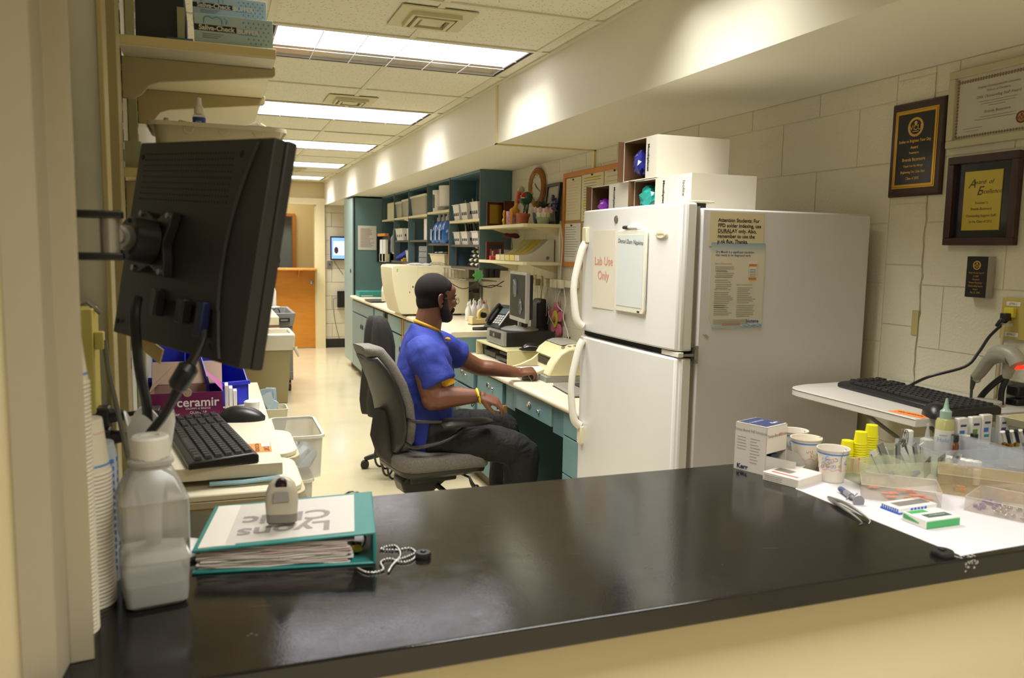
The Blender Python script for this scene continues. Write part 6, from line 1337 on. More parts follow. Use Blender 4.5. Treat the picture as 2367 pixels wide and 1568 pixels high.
# ---------------- shelf rack on the left wall
RK = thing('wall_shelf', 'long cream wall shelf with tan brackets, upper one', 'shelf', (0, 0, 0)); m_brk = mat('bracket_tan', 'A99B74', .45); m_shl = mat('shelf_cream_edge', 'CDBB88', .45)
m_under = mat('shelf_underside', 'CFC8B0', .5)
box('board', m_shl, -.168, .131, 1.80, 2.9, 1.859, 1.878, RK, .002); box('underside', m_under, -.166, .129, 1.802, 2.9, 1.857, 1.859, RK)
def bracket(y, zt, par, L_=.3):
    pr = [(-.172, zt), (-.172, zt-.085), (-.150, zt-.085), (-.135, zt-.075), (-.12, zt-.055), (-.10, zt-.047), (.13, zt-.018), (.136, zt-.012), (.136, zt+.006), (.131, zt+.006), (.131, zt-.001)]
    return MB().prism(pr, 'y', y, y+.012).build('bracket', m_brk, par, bevel=.0015)
bracket(1.9, 1.857, RK); bracket(2.28, 1.857, RK)
RK2 = thing('wall_shelf', 'lower cream wall shelf holding the white basket, behind the monitor', 'shelf', (0, 0, 0)); z2 = P(290, 386, Y=1.8).z
box('board', m_shl, -.165, .131, 1.80, 2.9, z2-.02, z2, RK2, .002); bracket(1.9, z2-.02, RK2); bracket(2.28, z2-.02, RK2)
for k, y in enumerate((1.885, 2.265)):
    o = thing('shelf_standard', ['slotted metal shelf standard, nearer one on the left wall', 'slotted metal shelf standard, farther one on the left wall'][k], 'rail', (0, 0, 0)); MB().box(-.1945, -.172, y, y+.028, .99, CEIL).build('channel', mat('standard_green_grey', '9A9A7C', .4, .3), o, .002)
    for q in range(30): MB().box(-.173, -.1715, y+.006, y+.010, 1.2+.04*q, 1.225+.04*q).build('slot', m_gap, o)
# cartons on the upper shelf
m_sb = mat('pale_blue_carton', 'A9BFC6', .4); m_dotb = mat('drop_blue', '5E94BE', .4); m_ol = mat('outline_blue', '4E9AC4', .4)
def saliva(lbl, x0, y, z, w=.156, h=.062, d=.12, full=True):
    t = thing('test_kit_box', lbl, 'box', (x0, y, z)); box('carton', m_sb, 0, w, 0, d, 0, h, t, .001)
    box('black_band', m_ink, 0, w*.53, -.0006, 0, h*.46, h*.66, t); text('Saliva-Check', .0135, mat('print_cream', 'D8CFC0', .5), t, (w*.28, -.0012, h*.555), (R90, 0, 0), off=.0004)
    box('light_band', m_ol, w*.555, w*.80, -.0006, 0, h*.43, h*.63, t); text('BUFFER', .0125, MATS['print_cream'], t, (w*.68, -.0012, h*.53), (R90, 0, 0), off=.0006)
    MB().tube([(w*.12, -.0008, h*.7), (w*.13, -.0008, h*.88), (w*.18, -.0008, h*.93), (w*.23, -.0008, h*.88), (w*.28, -.0008, h*.93), (w*.34, -.0008, h*.88), (w*.35, -.0008, h*.7)], .0012, 5, smooth=4).tube([(w*.37, -.0008, h*.92), (w*.41, -.0008, h*.84), (w*.40, -.0008, h*.72)], .001, 5, smooth=4).build('tooth_outline', m_ol, t)
    for k in range(3): MB().box(w*.1, w*(.36-.03*k), -.0007, 0, h*(.36-.06*k), h*(.375-.06*k)).build('small_print', m_grey, t)
    rg = random.Random(2); b = MB()
    for i in range(6):
        for j in range(7):
            x = w*.62+i*w*.065+(j % 2)*w*.03; zz = h*.06+j*h*.13
            if h*.4 < zz < h*.66 and x < w*.81: continue
            if zz < h*.4 and x < w*.66: continue
            if x < w*.97: b.ell((x, -.0006, zz), .0016, .0005, .0022, 6, 4)
    b.build('drop_print', m_dotb, t)['kind'] = 'stuff'
    return t
saliva('pale blue kit carton printed Saliva-Check BUFFER, front of shelf', -.028, 1.83, 1.879, .155, .062)
saliva('pale blue kit carton with the same print, stacked second behind', -.03, 1.955, 1.879, .155, .085)
saliva('pale blue kit carton lying on top of the second one', -.032, 1.96, 1.9645, .155, .05)
tag(box('dark_case', mat('navy_black', '20242A', .4), -.14, -.045, 1.86, 2.1, 1.879, 1.975, None, .003), 'dark navy box at the wall end of the upper shelf', 'box'); tag(box('blue_pad', mat('pad_blue', '3A5A80', .5), -.08, -.03, 1.812, 1.85, 1.879, 1.884, None), 'thin blue pad on the shelf before the dark box', 'pad')
tag(box('tall_strip', MATS['standard_green_grey'], -.06, -.046, 1.835, 1.85, 1.885, 1.95), 'grey green strip card between dark box and kit cartons', 'card')
# white basket with bottles on the lower shelf
zb_ = P(340, 330, Y=1.86).z-.045; zt_ = P(400, 282, Y=1.86).z
bs = thing('supply_basket', 'white plastic basket of small bottles over the monitor', 'basket', (.015, 1.98, z2)); hb_ = zt_-z2
def bq(hw_, hd_, z): return jr(hw_, z, .03, hd_)
m_bsk = mat('basket_white', 'CFC6AE', .4)
MB().rings([bq(.115, .09, 0), bq(.13, .105, hb_), bq(.140, .115, hb_), bq(.141, .116, hb_-.006), bq(.143, .118, hb_-.006), bq(.142, .117, hb_+.003), bq(.127, .102, hb_+.003), bq(.112, .087, .003)]).build('tub', m_bsk, bs, smooth=True, ang=40)
for k in range(22): MB().cyl((-.05+.0085*k, .108, hb_+.002), (-.05+.0085*k, .108, hb_+.008), .002, n=6).build('rim_bead', m_bsk, bs)
for k in range(3): MB().tube([(-.07+.07*k, -.113, hb_-.01), (-.065+.07*k, -.117, hb_-.02), (-.055+.07*k, -.117, hb_-.02), (-.05+.07*k, -.113, hb_-.01)], .0012, 5, smooth=3).build('drip_mark', m_under, bs)
bz = z2+.004
for k, (px, h_) in enumerate([(365, .005), (372, .012), (384, .016), (396, .004), (408, .005), (418, .016), (425, .012), (434, .010), (446, .006)]):
    c = P(px, 270, Y=1.95+.02*(k % 2)); t = thing('small_vial', 'small cream capped vial standing in the white basket', 'vial', (c.x, c.y, bz), group='vials in the white basket'); MB().lathe([(.006, 0), (.006, hb_+h_-.006), (.005, hb_+h_)], 12).build('tube', m_bsk, t, smooth=True)
c = P(460, 262, Y=1.90); bt_ = thing('glue_bottle', 'clear bottle with tall white nozzle and blue label in the basket', 'bottle', (c.x, 1.90, bz)); MB().lathe([(.013, 0), (.013, hb_+.018), (.009, hb_+.022)], 20).build('body', m_clear, bt_, smooth=True); MB().lathe([(.009, hb_+.02), (.010, hb_+.024), (.0095, hb_+.036), (.006, hb_+.04), (.005, hb_+.055), (.002, hb_+.056)], 18).build('nozzle', m_wpl, bt_, smooth=True)
MB().rings([[(.0135*math.cos(a), .0135*math.sin(a), z) for a in [math.radians(d_) for d_ in range(180, 361, 15)]] for z in (hb_-.006, hb_+.014)], cap=False).build('label', mat('label_blue', '2A4CA8', .4), bt_, smooth=True); text('ezy', .009, m_wt, bt_, (-.001, -.0145, hb_+.004), (R90, 0, 0))
sp_ = thing('adhesive_spool', 'tilted cream round container in the basket, right side', 'container', (.095, 1.97, bz+hb_)); MB().cyl((-.012, 0, -.008), (.012, 0, .006), .022, n=22).build('body', m_bsk, sp_, smooth=True); MB().tube([(.012, -.0, .02), (.025, 0, .012), (.035, .0, .0)], .002, 5).build('tether', m_ivory, sp_)
tag(box('purple_card', mat('violet_card', '3A3590', .4), .075, .125, 1.88, 1.885, z2+hb_-.02, z2+hb_+.006), 'violet card standing in the white basket', 'card')
tag(box('grey_divider', MATS['standard_green_grey'], -.165, -.135, 1.83, 1.9, z2, z2+.055), 'grey green small box left of the white basket', 'box')
# ================================================================ FLOOR THINGS ON THE LEFT, FURTHER BACK
mC = mat('clear_tub', 'C9C8BE', .15, alpha=.42)
def ctub(lbl, x0, x1, y0, y1, z0, z1, fill=None, rim=True):
    t = thing('clear_tub', lbl, 'tub', ((x0+x1)/2, (y0+y1)/2, z0)); w, d, h = x1-x0, y1-y0, z1-z0
    MB().rings([jr(w/2*.9, 0, .02, d/2*.9), jr(w/2, h, .025, d/2), jr(w/2*.97, h, .025, d/2*.97), jr(w/2*.88, .004, .02, d/2*.88)]).build('tub', mC, t, smooth=True, ang=50)
    if rim: MB().rings([jr(w/2+.006, h-.008, .03, d/2+.006), jr(w/2+.006, h+.002, .03, d/2+.006), jr(w/2-.004, h+.002, .025, d/2-.004), jr(w/2-.004, h-.008, .025, d/2-.004)], False, closed=True).build('rim', mat('clear_rim', 'D9D6C8', .2, alpha=.8), t, smooth=True)
    if fill: o = MB().ell((0, 0, h*.3), w*.4, d*.4, h*.28, 12, 8); rg = random.Random(2); o.v = [(x+rg.uniform(-.015, .015), y+rg.uniform(-.015, .015), max(z+rg.uniform(-.015, .015), .006)) for x, y, z in o.v]; o.build('plastic_bags', fill, t)
    return t
zt2 = P(748, 1000, Y=3.05).z; zb2 = P(738, 1098, Y=3.05).z
m_bag = mat('blue_grey_bag', '8FA0AA', .3)
ctub('clear plastic tub of blue grey bags, top of the tub pile', .20, P(745, 1050, Y=3.05).x, 3.0, 3.36, zb2, zt2, m_bag)
ctub('clear plastic tub under the bag tub in the pile', .20, .33, 3.0, 3.34, zb2-.19, zb2-.004, m_bag); ctub('bottom clear tub of the pile on the floor', .19, .33, 3.0, 3.34, 0.0, zb2-.194, None)
wzb = P(640, 1002, Y=3.6).z; wzt = P(650, 945, Y=3.6).z
pb0 = thing('pouch_bin', 'small white bin of foil pouches past the worktop edge', 'bin', (P(640, 980, Y=3.6).x, 3.65, wzb)); MB().rings([jr(.035, 0, .012, .05), jr(.048, wzt-wzb, .015, .065), jr(.044, wzt-wzb, .015, .06), jr(.032, .003, .012, .047)]).build('tub', m_ivory, pb0, smooth=True)
rg = random.Random(8)
for k in range(12):
    x, y = rg.uniform(-.04, .03), rg.uniform(-.04, .04); h_ = rg.uniform(.06, .13); b = MB().box(-.022, .022, -.002, .002, 0, h_, Matrix.Translation((x-.02, y, wzt-wzb-.04)) @ Matrix.Rotation(rg.uniform(-.5, .4), 4, 'Y') @ Matrix.Rotation(rg.uniform(-1, 1), 4, 'Z')); tag(b.build('foil_pouch', mat('foil_pouch', 'BCCCD2', .2, .5) if k % 2 else mat('pale_pouch', 'B9D0DA', .35)), 'shiny pale blue pouch standing in the small white bin', 'pouch', 'foil pouches in the small white bin'); o = bpy.data.objects[-1] if False else None
for o in bpy.data.objects:
    if o.name.startswith('foil_pouch') and not o.parent: o.location = pb0.location
tag(MB().box(.16, .30, 3.55, 3.78, wzb-.03, wzb).box(.17, .29, 3.56, 3.77, 0, wzb-.03).build('small_cabinet', m_bin, bevel=.004), 'low beige cabinet beneath the foil pouch bin', 'cabinet')
# slim trash bin
TB = thing('trash_bin', 'tall tan trash bin with white liner beside the corridor', 'bin', (0, 0, 0)); ty = 7.7; xr_ = P(682, 800, Y=ty).x-.02; xb = P(665, 930, Y=ty).x; zr = P(640, 778, Y=ty).z
def tr_ring(x1, y0, y1, z, x0=.05): return [(x0, y0, z), (x1, y0, z), (x1, y1, z), (x0, y1, z)]
MB().rings([tr_ring(xb, ty+.0, ty+.48, 0), tr_ring(xr_, ty-.0, ty+.52, zr)]).build('bin', mat('tan_bin', '968A63', .5), TB, bevel=.01)
MB().rings([tr_ring(xr_+.012, ty-.012, ty+.53, zr-.13, .04), tr_ring(xr_+.02, ty-.02, ty+.54, zr-.03, .03), tr_ring(xr_+.022, ty-.022, ty+.54, zr+.02, .03), tr_ring(xr_-.01, ty+.02, ty+.5, zr+.03, .06), tr_ring(xr_-.03, ty+.03, ty+.48, zr-.12, .07)], False).build('liner', mat('white_liner', 'CFCAB8', .4), TB, bevel=.012, smooth=True)
MB().tube([(xr_+.02, ty-.02, zr-.10), (xr_+.03, ty-.03, zr-.14), (xr_+.05, ty-.03, zr-.19)], [.02, .014, .008], 8, smooth=3).build('liner_tail', MATS['white_liner'], TB, smooth=True)
# side counter beyond
yy = P(645, 733, Z=.91).y; xx = P(645, 733, Z=.91).x
tag(MB().box(-.193, xx, yy, yy+2.6, .845, .91).build('side_counter', mat('side_counter_cream', 'CFC4A2', .4), bevel=.004), 'cream side counter slab further down the left side', 'counter'); tag(MB().box(-.193, xx-.46, yy+.05, yy+2.5, 0, .845).build('base_cabinet', m_bin), 'beige base supporting the far left side counter', 'cabinet')
bottle('spray_bottle', 'white spray bottle on the far left side counter', P(627, 700, Y=yy+1.2).x, yy+1.2, .91, .045, .26, m_wpl, m_wpl)
# grey cart
GC = thing('utility_cart', 'grey utility cart with deep tray in front of the half door', 'cart', (0, 0, 0)); m_gc = mat('cart_grey', '7B7B78', .5); cyv = 8.35; cxr = P(684, 724, Y=cyv).x; cz_ = P(684, 724, Y=cyv).z
def cr(x0, x1, y0, y1, z): return [(x0, y0, z), (x1, y0, z), (x1, y1, z), (x0, y1, z)]
cx0 = .25
MB().rings([cr(cx0+.02, cxr-.03, cyv+.02, cyv+.9, cz_-.14), cr(cx0, cxr, cyv, cyv+.92, cz_), cr(cx0+.03, cxr-.03, cyv+.03, cyv+.89, cz_), cr(cx0+.05, cxr-.06, cyv+.06, cyv+.86, cz_-.11)]).build('top_tray', m_gc, GC, bevel=.006)
for (x, y) in ((cxr-.10, cyv+.03), (cx0+.03, cyv+.03), (cxr-.10, cyv+.82), (cx0+.03, cyv+.82)): MB().box(x, x+.07, y, y+.07, .11, cz_-.14).build('corner_post', m_gc, GC, .006)
MB().box(cx0+.02, cxr-.03, cyv+.02, cyv+.9, .13, .2).build('lower_tray', m_gc, GC, .006)
for (x, y) in ((cxr-.07, cyv+.07), (cx0+.07, cyv+.07), (cxr-.07, cyv+.85), (cx0+.07, cyv+.85)): MB().cyl((x-.018, y, .05), (x+.018, y, .05), .05, n=18).box(x-.02, x+.02, y-.012, y+.012, .05, .13).build('caster', m_bpl, GC)
box('name_badge', m_bpl, cxr-.17, cxr-.06, cyv-.003, cyv+.006, cz_-.09, cz_-.05, GC); box('badge_print', m_gc, cxr-.15, cxr-.08, cyv-.004, cyv-.003, cz_-.078, cz_-.062, GC)
crump_sheet('cloth', m_wpl, (cxr-.25, cyv+.75, cz_-.0), .3, .12, 'white crumpled cloth on the back rim of the grey cart', 12, 'cloth')
tag(MB().tube([(cxr-.25, cyv+.4, cz_-.1), (cxr-.2, cyv+.4, cz_+.0), (cxr-.14, cyv+.4, cz_+.01), (cxr-.12, cyv+.4, cz_-.08)], .006, 6, smooth=4).build('wire_loop', m_bpl), 'thin dark wire loop in the tray of the grey cart', 'wire')
# ================================================================ FOREGROUND COUNTER: BINDER AND BITS
m_tealb = mat('teal_vinyl', '2F7F7A', .35, bump=.05, bscale=400); m_pg = mat('paper_pages', 'D2C6BA', .7)
BN = thing('ring_binder', 'teal ring binder with Lyons Clinic cover page lying on the counter', 'binder')
bfl, bfr, bbr, bbl = P(443, 1330, Z=CH), P(868, 1316, Z=CH), P(838, 1118, Z=CH+.06), P(488, 1150, Z=CH+.06)
bx = (bfr-bfl); bx.z = 0; bw = bx.length; ang_ = math.atan2(bx.y, bx.x); BN.matrix_basis = Matrix.Translation((bfl.x, bfl.y, CH)) @ Matrix.Rotation(ang_+math.radians(4), 4, 'Z')
BI = BN.matrix_basis.inverted(); bd_len = ((BI @ bbr).y+(BI @ bbl).y)/2; BH = .052
t_ = .004; W_ = bw; D_ = bd_len
MB().box(0, W_, 0, D_, 0, t_).build('back_cover', m_tealb, BN, .0015); MB().prism([(W_-t_, 0), (W_, 0), (W_+.002, BH*.5), (W_, BH), (W_-t_, BH)], 'y', 0, D_).build('spine', m_tealb, BN, bevel=.0015)
TILT = Matrix.Translation((W_, 0, BH)) @ Matrix.Rotation(math.radians(4.2), 4, 'Y') if False else Matrix.Translation((W_, 0, BH)) @ Matrix.Rotation(-math.radians(3.2), 4, 'Y')
MB().box(-W_, 0, 0, D_, -t_, 0, TILT).build('front_cover', m_tealb, BN, .0015)
cvp = MB().box(-W_+.022, -.032, .012, D_-.012, 0, .0008, TILT).build('cover_page', mat('cover_sheet', 'CFCAC2', .3, bump=.3, bscale=30), BN)
for s_, yy_, sz_ in (('Lyons', .075, .062), ('Clinic', .155, .062)):
    text(s_, sz_, mat('cover_grey', '8F8A84', .5), cvp, M=TILT @ Matrix.Translation((-W_/2-.006, yy_*D_/.29, .0012)) @ Matrix.Rotation(math.pi, 4, 'Z'), off=.0014)
rg = random.Random(11); npg = 13
for k in range(npg):
    z0 = t_+.0008+(BH-2*t_-.008)*k/npg; z1 = t_+(BH-2*t_-.008)*(k+.86)/npg; o1, o2 = rg.uniform(.004, .012), rg.uniform(.03, .045)
    n_ = 9; fr = [(o1+(W_-o1-o2)*i/n_, .004+rg.uniform(0, .004), z0+.0012*math.sin(i*1.3+k)*.7) for i in range(n_+1)]
    vs = []; 
    for x, y, z in fr: vs += [(x, y, z), (x, y, z+(z1-z0)), (x, D_-.01, z), (x, D_-.01, z+(z1-z0))]
    fs = []
    for i in range(n_): a = i*4; b__ = a+4; fs += [(a, b__, b__+1, a+1), (a+1, b__+1, b__+3, a+3), (a+2, a+3, b__+3, b__+2), (a, a+2, b__+2, b__)]
    fs += [(0, 1, 3, 2), (n_*4, n_*4+2, n_*4+3, n_*4+1)]
    MB().add(vs, fs).build('page_bundle', [m_pg, mat('pink_pages', 'C9ACA6', .7), mat('white_pages', 'DAD2C6', .7)][k % 3 if k % 4 else 2], BN)
MB().box(W_-.055, W_-.012, .05, D_-.05, t_, t_+.003).build('ring_plate', chrome, BN); MB().rings([[(W_-.030+(.011*math.cos(a))*k_, .03, t_+.012+(.006*math.sin(a))*k_) for a in [2*math.pi*q/16 for q in range(16)]] for k_ in (1.0,)]+[[(W_-.030+.011*math.cos(a), .045, t_+.012+.006*math.sin(a)) for a in [2*math.pi*q/16 for q in range(16)]]]).build('ring_lever', m_brass, BN, smooth=True)
for y_ in (.05, .15, .25): MB().tube([(W_-.034+.02*math.cos(a), y_, t_+.02+.018*math.sin(a)) for a in [2*math.pi*q/16 for q in range(17)]], .0018, 6).build('ring', chrome, BN, smooth=True)
# small beige tester standing on the binder
tb_ = P(652, 1208, Z=CH+BH-.003); DV = thing('handheld_scanner', 'small rounded beige handheld device with grey base on the binder', 'device', (tb_.x, tb_.y, CH+BH-.0025), ang_+math.radians(4))
sc = (P(690, 1200, Y=tb_.y).x-P(614, 1200, Y=tb_.y).x)/2; hD = P(650, 1102, Y=tb_.y+.01).z-DV.location.z
def dr(hw_, y0, y1, z): return [(hw_*math.cos(a), (y0+y1)/2+(y1-y0)/2*math.sin(a)*(1 if abs(math.sin(a)) < 1 else 1), z) for a in [2*math.pi*k/28 for k in range(28)]]
def sq(hw_, yd, z, lean=0, p=.5): return [(hw_*abs(math.cos(a))**p*(1 if math.cos(a) > 0 else -1), lean+yd*abs(math.sin(a))**p*(1 if math.sin(a) > 0 else -1), z) for a in [2*math.pi*(k+.5)/32 for k in range(32)]]
MB().rings([sq(sc*.93, .012, .002), sq(sc*.95, .013, hD*.22)]).build('grey_base', mat('base_grey', '7E786C', .45), DV, smooth=True)
MB().rings([sq(sc*.95, .013, hD*.225), sq(sc, .0135, hD*.45, .002), sq(sc*.95, .013, hD*.7, .004, .6), sq(sc*.78, .012, hD*.87, .006, .7), sq(sc*.5, .009, hD*.96, .008, .85), sq(sc*.2, .004, hD, .009, 1)]).build('housing', mat('putty_plastic', 'B5AB94', .4), DV, smooth=True, ang=60)
MB().prism([(-sc*.5, hD*.5), (sc*.5, hD*.52), (sc*.42, hD*.74), (-sc*.42, hD*.73)], 'y', -.0128, -.0105).build('window', mat('window_grey', '9C948C', .3), DV)
MB().cyl((0, -.0075, hD*.88), (0, .0, hD*.9), .009, n=18, M=Matrix.Diagonal((1, 1, 1, 1))).build('lens', m_bpl, DV, smooth=True); box('feet', m_bpl, -sc*.8, sc*.8, -.01, .01, 0, .002, DV)
MB().ell((.002, -.008, hD*.88), .003, .001, .002, 8, 6).build('lens_glint', mat('dark_red', '6A1818', .2), DV)
# bead chain with disc
m_bead = mat('bead_steel', 'BDBBB6', .2, 1)
BC = thing('bead_chain', 'loose steel bead chain beside the binder on the counter', 'chain')
path = [(824, 1312), (850, 1324), (885, 1318), (880, 1300), (902, 1292), (925, 1300), (950, 1296), (962, 1282), (948, 1268), (915, 1272), (880, 1270), (905, 1262), (918, 1266), (925, 1285), (905, 1310), (898, 1322), (915, 1298), (940, 1288), (970, 1275)]
pp_ = [P(a, b_, Z=CH+.0022) for a, b_ in path]; pts = []
for i in range(len(pp_)-1):
    p0, p1, p2, p3 = pp_[max(i-1, 0)], pp_[i], pp_[i+1], pp_[min(i+2, len(pp_)-1)]
    for k in range(20): t = k/20; pts.append(.5*((2*p1)+(p2-p0)*t+(2*p0-5*p1+4*p2-p3)*t*t+(3*p1-p0-3*p2+p3)*t**3))
me = MB().ell((0, 0, 0), .0021, None, None, 8, 6).mesh('bead', True, 180); me.materials.append(m_bead); acc = 0; last = pts[0]; nb_ = 0
for p in pts[1:]:
    acc += (p-last).length; last = p
    if acc > .0044: acc = 0; o = bpy.data.objects.new('bead', me); COL.objects.link(o); o.parent = BC; o.location = p; nb_ += 1
MB().tube(pts[::3], .0006, 4).build('chain_wire', m_bead, BC)
def disc(lbl, px, py, r):
    c = P(px, py, Z=CH+.004); t = thing('rubber_disc', lbl, 'disc', (c.x, c.y, CH)); MB().lathe([(r*.96, 0), (r, .002), (r, .007), (r*.94, .009), (r*.4, .009), (r*.38, .0075), (.001, .0075)], 32).build('puck', m_blk, t, smooth=True); MB().lathe([(.0035, .007), (.0035, .011), (.002, .012)], 12).build('stud', m_bpl, t, smooth=True)
disc('black rubber disc at the end of the bead chain', 978, 1283, .0125); disc('black rubber disc under the paper corner at the counter edge', 2178, 1279, .018)
# ================================================================ FOREGROUND RIGHT: PAPER AND SUPPLIES
m_wp2 = mat('bright_paper', 'C9C5C6', .6)
pc = [P(1838, 1131, Z=CH), P(1925, 1085, Z=CH), P(2367, 1085, Z=CH), Vector((2.05, .945, CH)), P(2367, 1260, Z=CH), P(2300, 1273, Z=CH), P(2222, 1287, Z=CH)]
pc = [P(1838, 1131, Z=CH), P(1925, 1080, Z=CH), Vector((2.04, 1.40, CH)), Vector((2.04, .945, CH)), P(2367, 1261, Z=CH), P(2222, 1286, Z=CH)]
tag(MB().prism([(p.x, p.y) for p in pc], 'z', CH+.0001, CH+.0009).build('paper_sheet', m_wp2), 'large white paper sheet spread at the right end of the counter', 'paper')
PZ = CH+.001
def rbox(name, lbl, cat, o, ux, uy, w, d, h, m, z=PZ, bev=.001):
    """box whose near corner is o, x axis towards ux"""
    a = math.atan2(ux.y-o.y, ux.x-o.x); t = thing(name, lbl, cat, (o.x, o.y, z), a); box('carton', m, 0, w, 0, d, 0, h, t, bev); return t
# tall white dispenser carton
c0 = P(1768, 1101, Z=CH); cL = P(1708, 1080, Z=CH); cR = P(1832, 1082, Z=CH)
A_ = math.atan2(cR.y-c0.y, cR.x-c0.x); KX = thing('dispenser_carton', 'tall white carton with navy top and open tray, right foreground', 'box', (c0.x, c0.y, CH), A_); w1 = .082; d1 = (cL-c0).length; h1 = P(1766, 990, Y=c0.y).z-CH
b = MB().box(0, .001, 0, d1, 0, h1).box(0, w1, d1-.001, d1, 0, h1).box(w1-.001, w1, 0, d1, 0, h1).box(0, w1, 0, d1, 0, .001).box(0, w1, 0, d1, h1-.001, h1).box(0, w1, 0, .001, h1*.45, h1).prism([(0, 0), (.0, h1*.45), (.04, 0)], 'y', 0, .001); b.build('walls', mat('white_box', 'D9D1C4', .5), KX)
MB().box(.005, w1-.004, .005, d1-.004, h1, h1+.0006).build('navy_top', mat('navy_card', '2E3A62', .4), KX); text('Kerr', .013, m_wt, KX, (w1*.72, d1*.25, h1+.0012), off=.0004); text('Temp-Bond NE', .008, m_wt, KX, (w1*.45, d1*.62, h1+.0012))
m_or = mat('ne_orange', 'D8604A', .5); text('Temp-Bond', .0105, m_grey, KX, (w1*.33, -.0008, h1*.8), (R90, 0, 0)); text('NE', .0105, m_or, KX, (w1*.66, -.0008, h1*.8), (R90, 0, 0)); text('Unidose', .0105, m_grey, KX, (w1*.86, -.0008, h1*.8), (R90, 0, 0), sx=.7)
MSd = lambda u, z: Matrix(((0, 0, -1, -.0008), (-1, 0, 0, u), (0, 1, 0, z), (0, 0, 0, 1)))
text('Temp-Bond NE Unidose', .0085, m_grey, KX, M=MSd(d1*.5, h1*.86)); text('Kerr', .015, mat('kerr_navy', '232C58', .5), KX, M=MSd(d1*.72, h1*.085), off=.0006)
b = MB(); rg = random.Random(5)
for cc, u0 in ((0, d1*.92), (1, d1*.5)):
    for k in range(9 if cc else 5):
        z = h1*(.70-.062*k); u = u0; l = d1*rg.uniform(.2, .32); b.add([(-.0006, u, z), (-.0006, u-l, z), (-.0006, u-l, z+.001), (-.0006, u, z+.001)], [(0, 1, 2, 3)])
b.build('small_print', m_grey, KX)['kind'] = 'stuff'
MB().add([(.0, 0, h1*.0), (.0, -.0, h1*.42), (.05, -.045, h1*.30), (.045, -.045, 0.004)], [(0, 1, 2, 3)]).add([(w1, 0, .002), (w1, 0, h1*.45), (w1*1.05, -.03, h1*.40), (w1*1.1, -.045, .02)], [(0, 1, 2, 3)]).add([(.0, 0, .002), (.045, -.045, .004), (w1*1.1, -.045, .02), (w1, 0, .002)], [(0, 1, 2, 3)]).build('tray_flap', mat('box_inside_grey', 'B9B4AA', .6), KX)
MB().box(.028, .05, .004, .03, .002, h1*.40).build('navy_packet', MATS['navy_card'], KX)
# flat white carton with red stripe
c0 = P(1845, 1131, Z=CH); cR = P(1905, 1112, Z=CH); cL = P(1778, 1106, Z=CH); A_ = math.atan2(cR.y-c0.y, cR.x-c0.x)
FX = thing('flat_carton', 'flat white carton with red stripe in front of the patterned cups', 'box', (c0.x, c0.y, CH), A_); w2, d2 = (cR-c0).length*.95, (cL-c0).length; h2 = .019; box('carton', MATS['white_box'], 0, w2, 0, d2, 0, h2, FX, .001)
box('red_stripe', MATS['bright_red'], .012, .018, .01, d2*.85, h2, h2+.0005, FX); box('grey_print', m_grey, .03, .055, d2*.45, d2*.9, h2, h2+.0005, FX); lines(MB(), [], 0)
b = MB(); [b.add([(-.0005, d2*.95, .012-.004*k), (-.0005, d2*.45, .012-.004*k), (-.0005, d2*.45, .0128-.004*k), (-.0005, d2*.95, .0128-.004*k)], [(0, 1, 2, 3)]) for k in range(3)]; b.build('side_print', m_grey, FX)
# patterned paper cups (upright)
m_pc = mat('cup_white', 'D6CDBE', .5)
def dcup(lbl, px, py, fill=None, s=1.0, rz=0):
    c = P(px, py, Z=CH); t = thing('patterned_cup', lbl, 'cup', (c.x, c.y, CH), rz); t.scale = (s, s, s)
    MB().lathe([(.024, .002), (.0235, 0), (.0245, 0), (.0338, .072), (.0355, .073), (.036, .0745), (.0355, .076), (.0335, .0755), (.0325, .073), (.0235, .004), (.001, .004)], 32, cap=False).build('wall', m_pc, t, smooth=True, ang=50)
    for z, m_, h_ in ((.0645, m_bband, .0032), (.0005, mat('cup_grey_blue', '6C7C98', .5), .0014)): r1 = .0245+.0093*z/.072+.0003; MB().lathe([(r1, z), (r1+.0093*h_/.072, z+h_)], 32, cap=False).build('printed_band', m_, t, smooth=True)
    pts_ = []
    for k in range(61): a = 2*math.pi*k/60; z = .031+.0022*math.sin(a*9); r1 = .0245+.0093*z/.072+.0002; pts_.append((r1*math.cos(a), r1*math.sin(a), z))
    MB().tube(pts_, .0006, 4).build('wavy_line', m_pband, t)
    rg = random.Random(int(px)); m4 = [m_bband, mat('print_green', '86A850', .5), mat('print_yellow', 'C8B040', .5), mat('print_sky', '78AAD0', .5), m_pband]
    for k in range(16):
        a = math.radians(rg.uniform(180, 290)); z = rg.uniform(.036, .058); r1 = .0245+.0093*z/.072+.0003; cc = Vector((r1*math.cos(a), r1*math.sin(a), z)); tn = Vector((-math.sin(a), math.cos(a), 0)); q = []
        ro = rg.uniform(.0025, .0055); s0 = rg.uniform(0, 6)
        for j in range(9): an = s0+rg.choice((4, 6))*j/8; q.append(cc+tn*ro*math.cos(an)+Vector((0, 0, ro*math.sin(an))))
        MB().tube(q, .0006, 4).build('flower_print', m4[k % 5], t)
    if fill: MB().lathe([(.0305, .052), (.001, .053)], 24, cap=False).build('contents', fill, t)
    MB().tube([(-.006, -.033, .03), (-.008, -.0345, .06), (.0, -.035, .079), (.012, -.026, .076)], .0008, 5, smooth=4).build('wire_hook', MATS['steel'], t)
    return t
dcup('white patterned paper cup with blue band, right of the flat carton', 1922, 1112, None, .98); dcup('patterned paper cup with yellow liquid, behind the first one', 1860, 1086, mat('pale_yellow', 'CFC48C', .3), 1.0, .7); dcup('third patterned cup almost hidden behind the tall carton', 1832, 1062, None, .95)
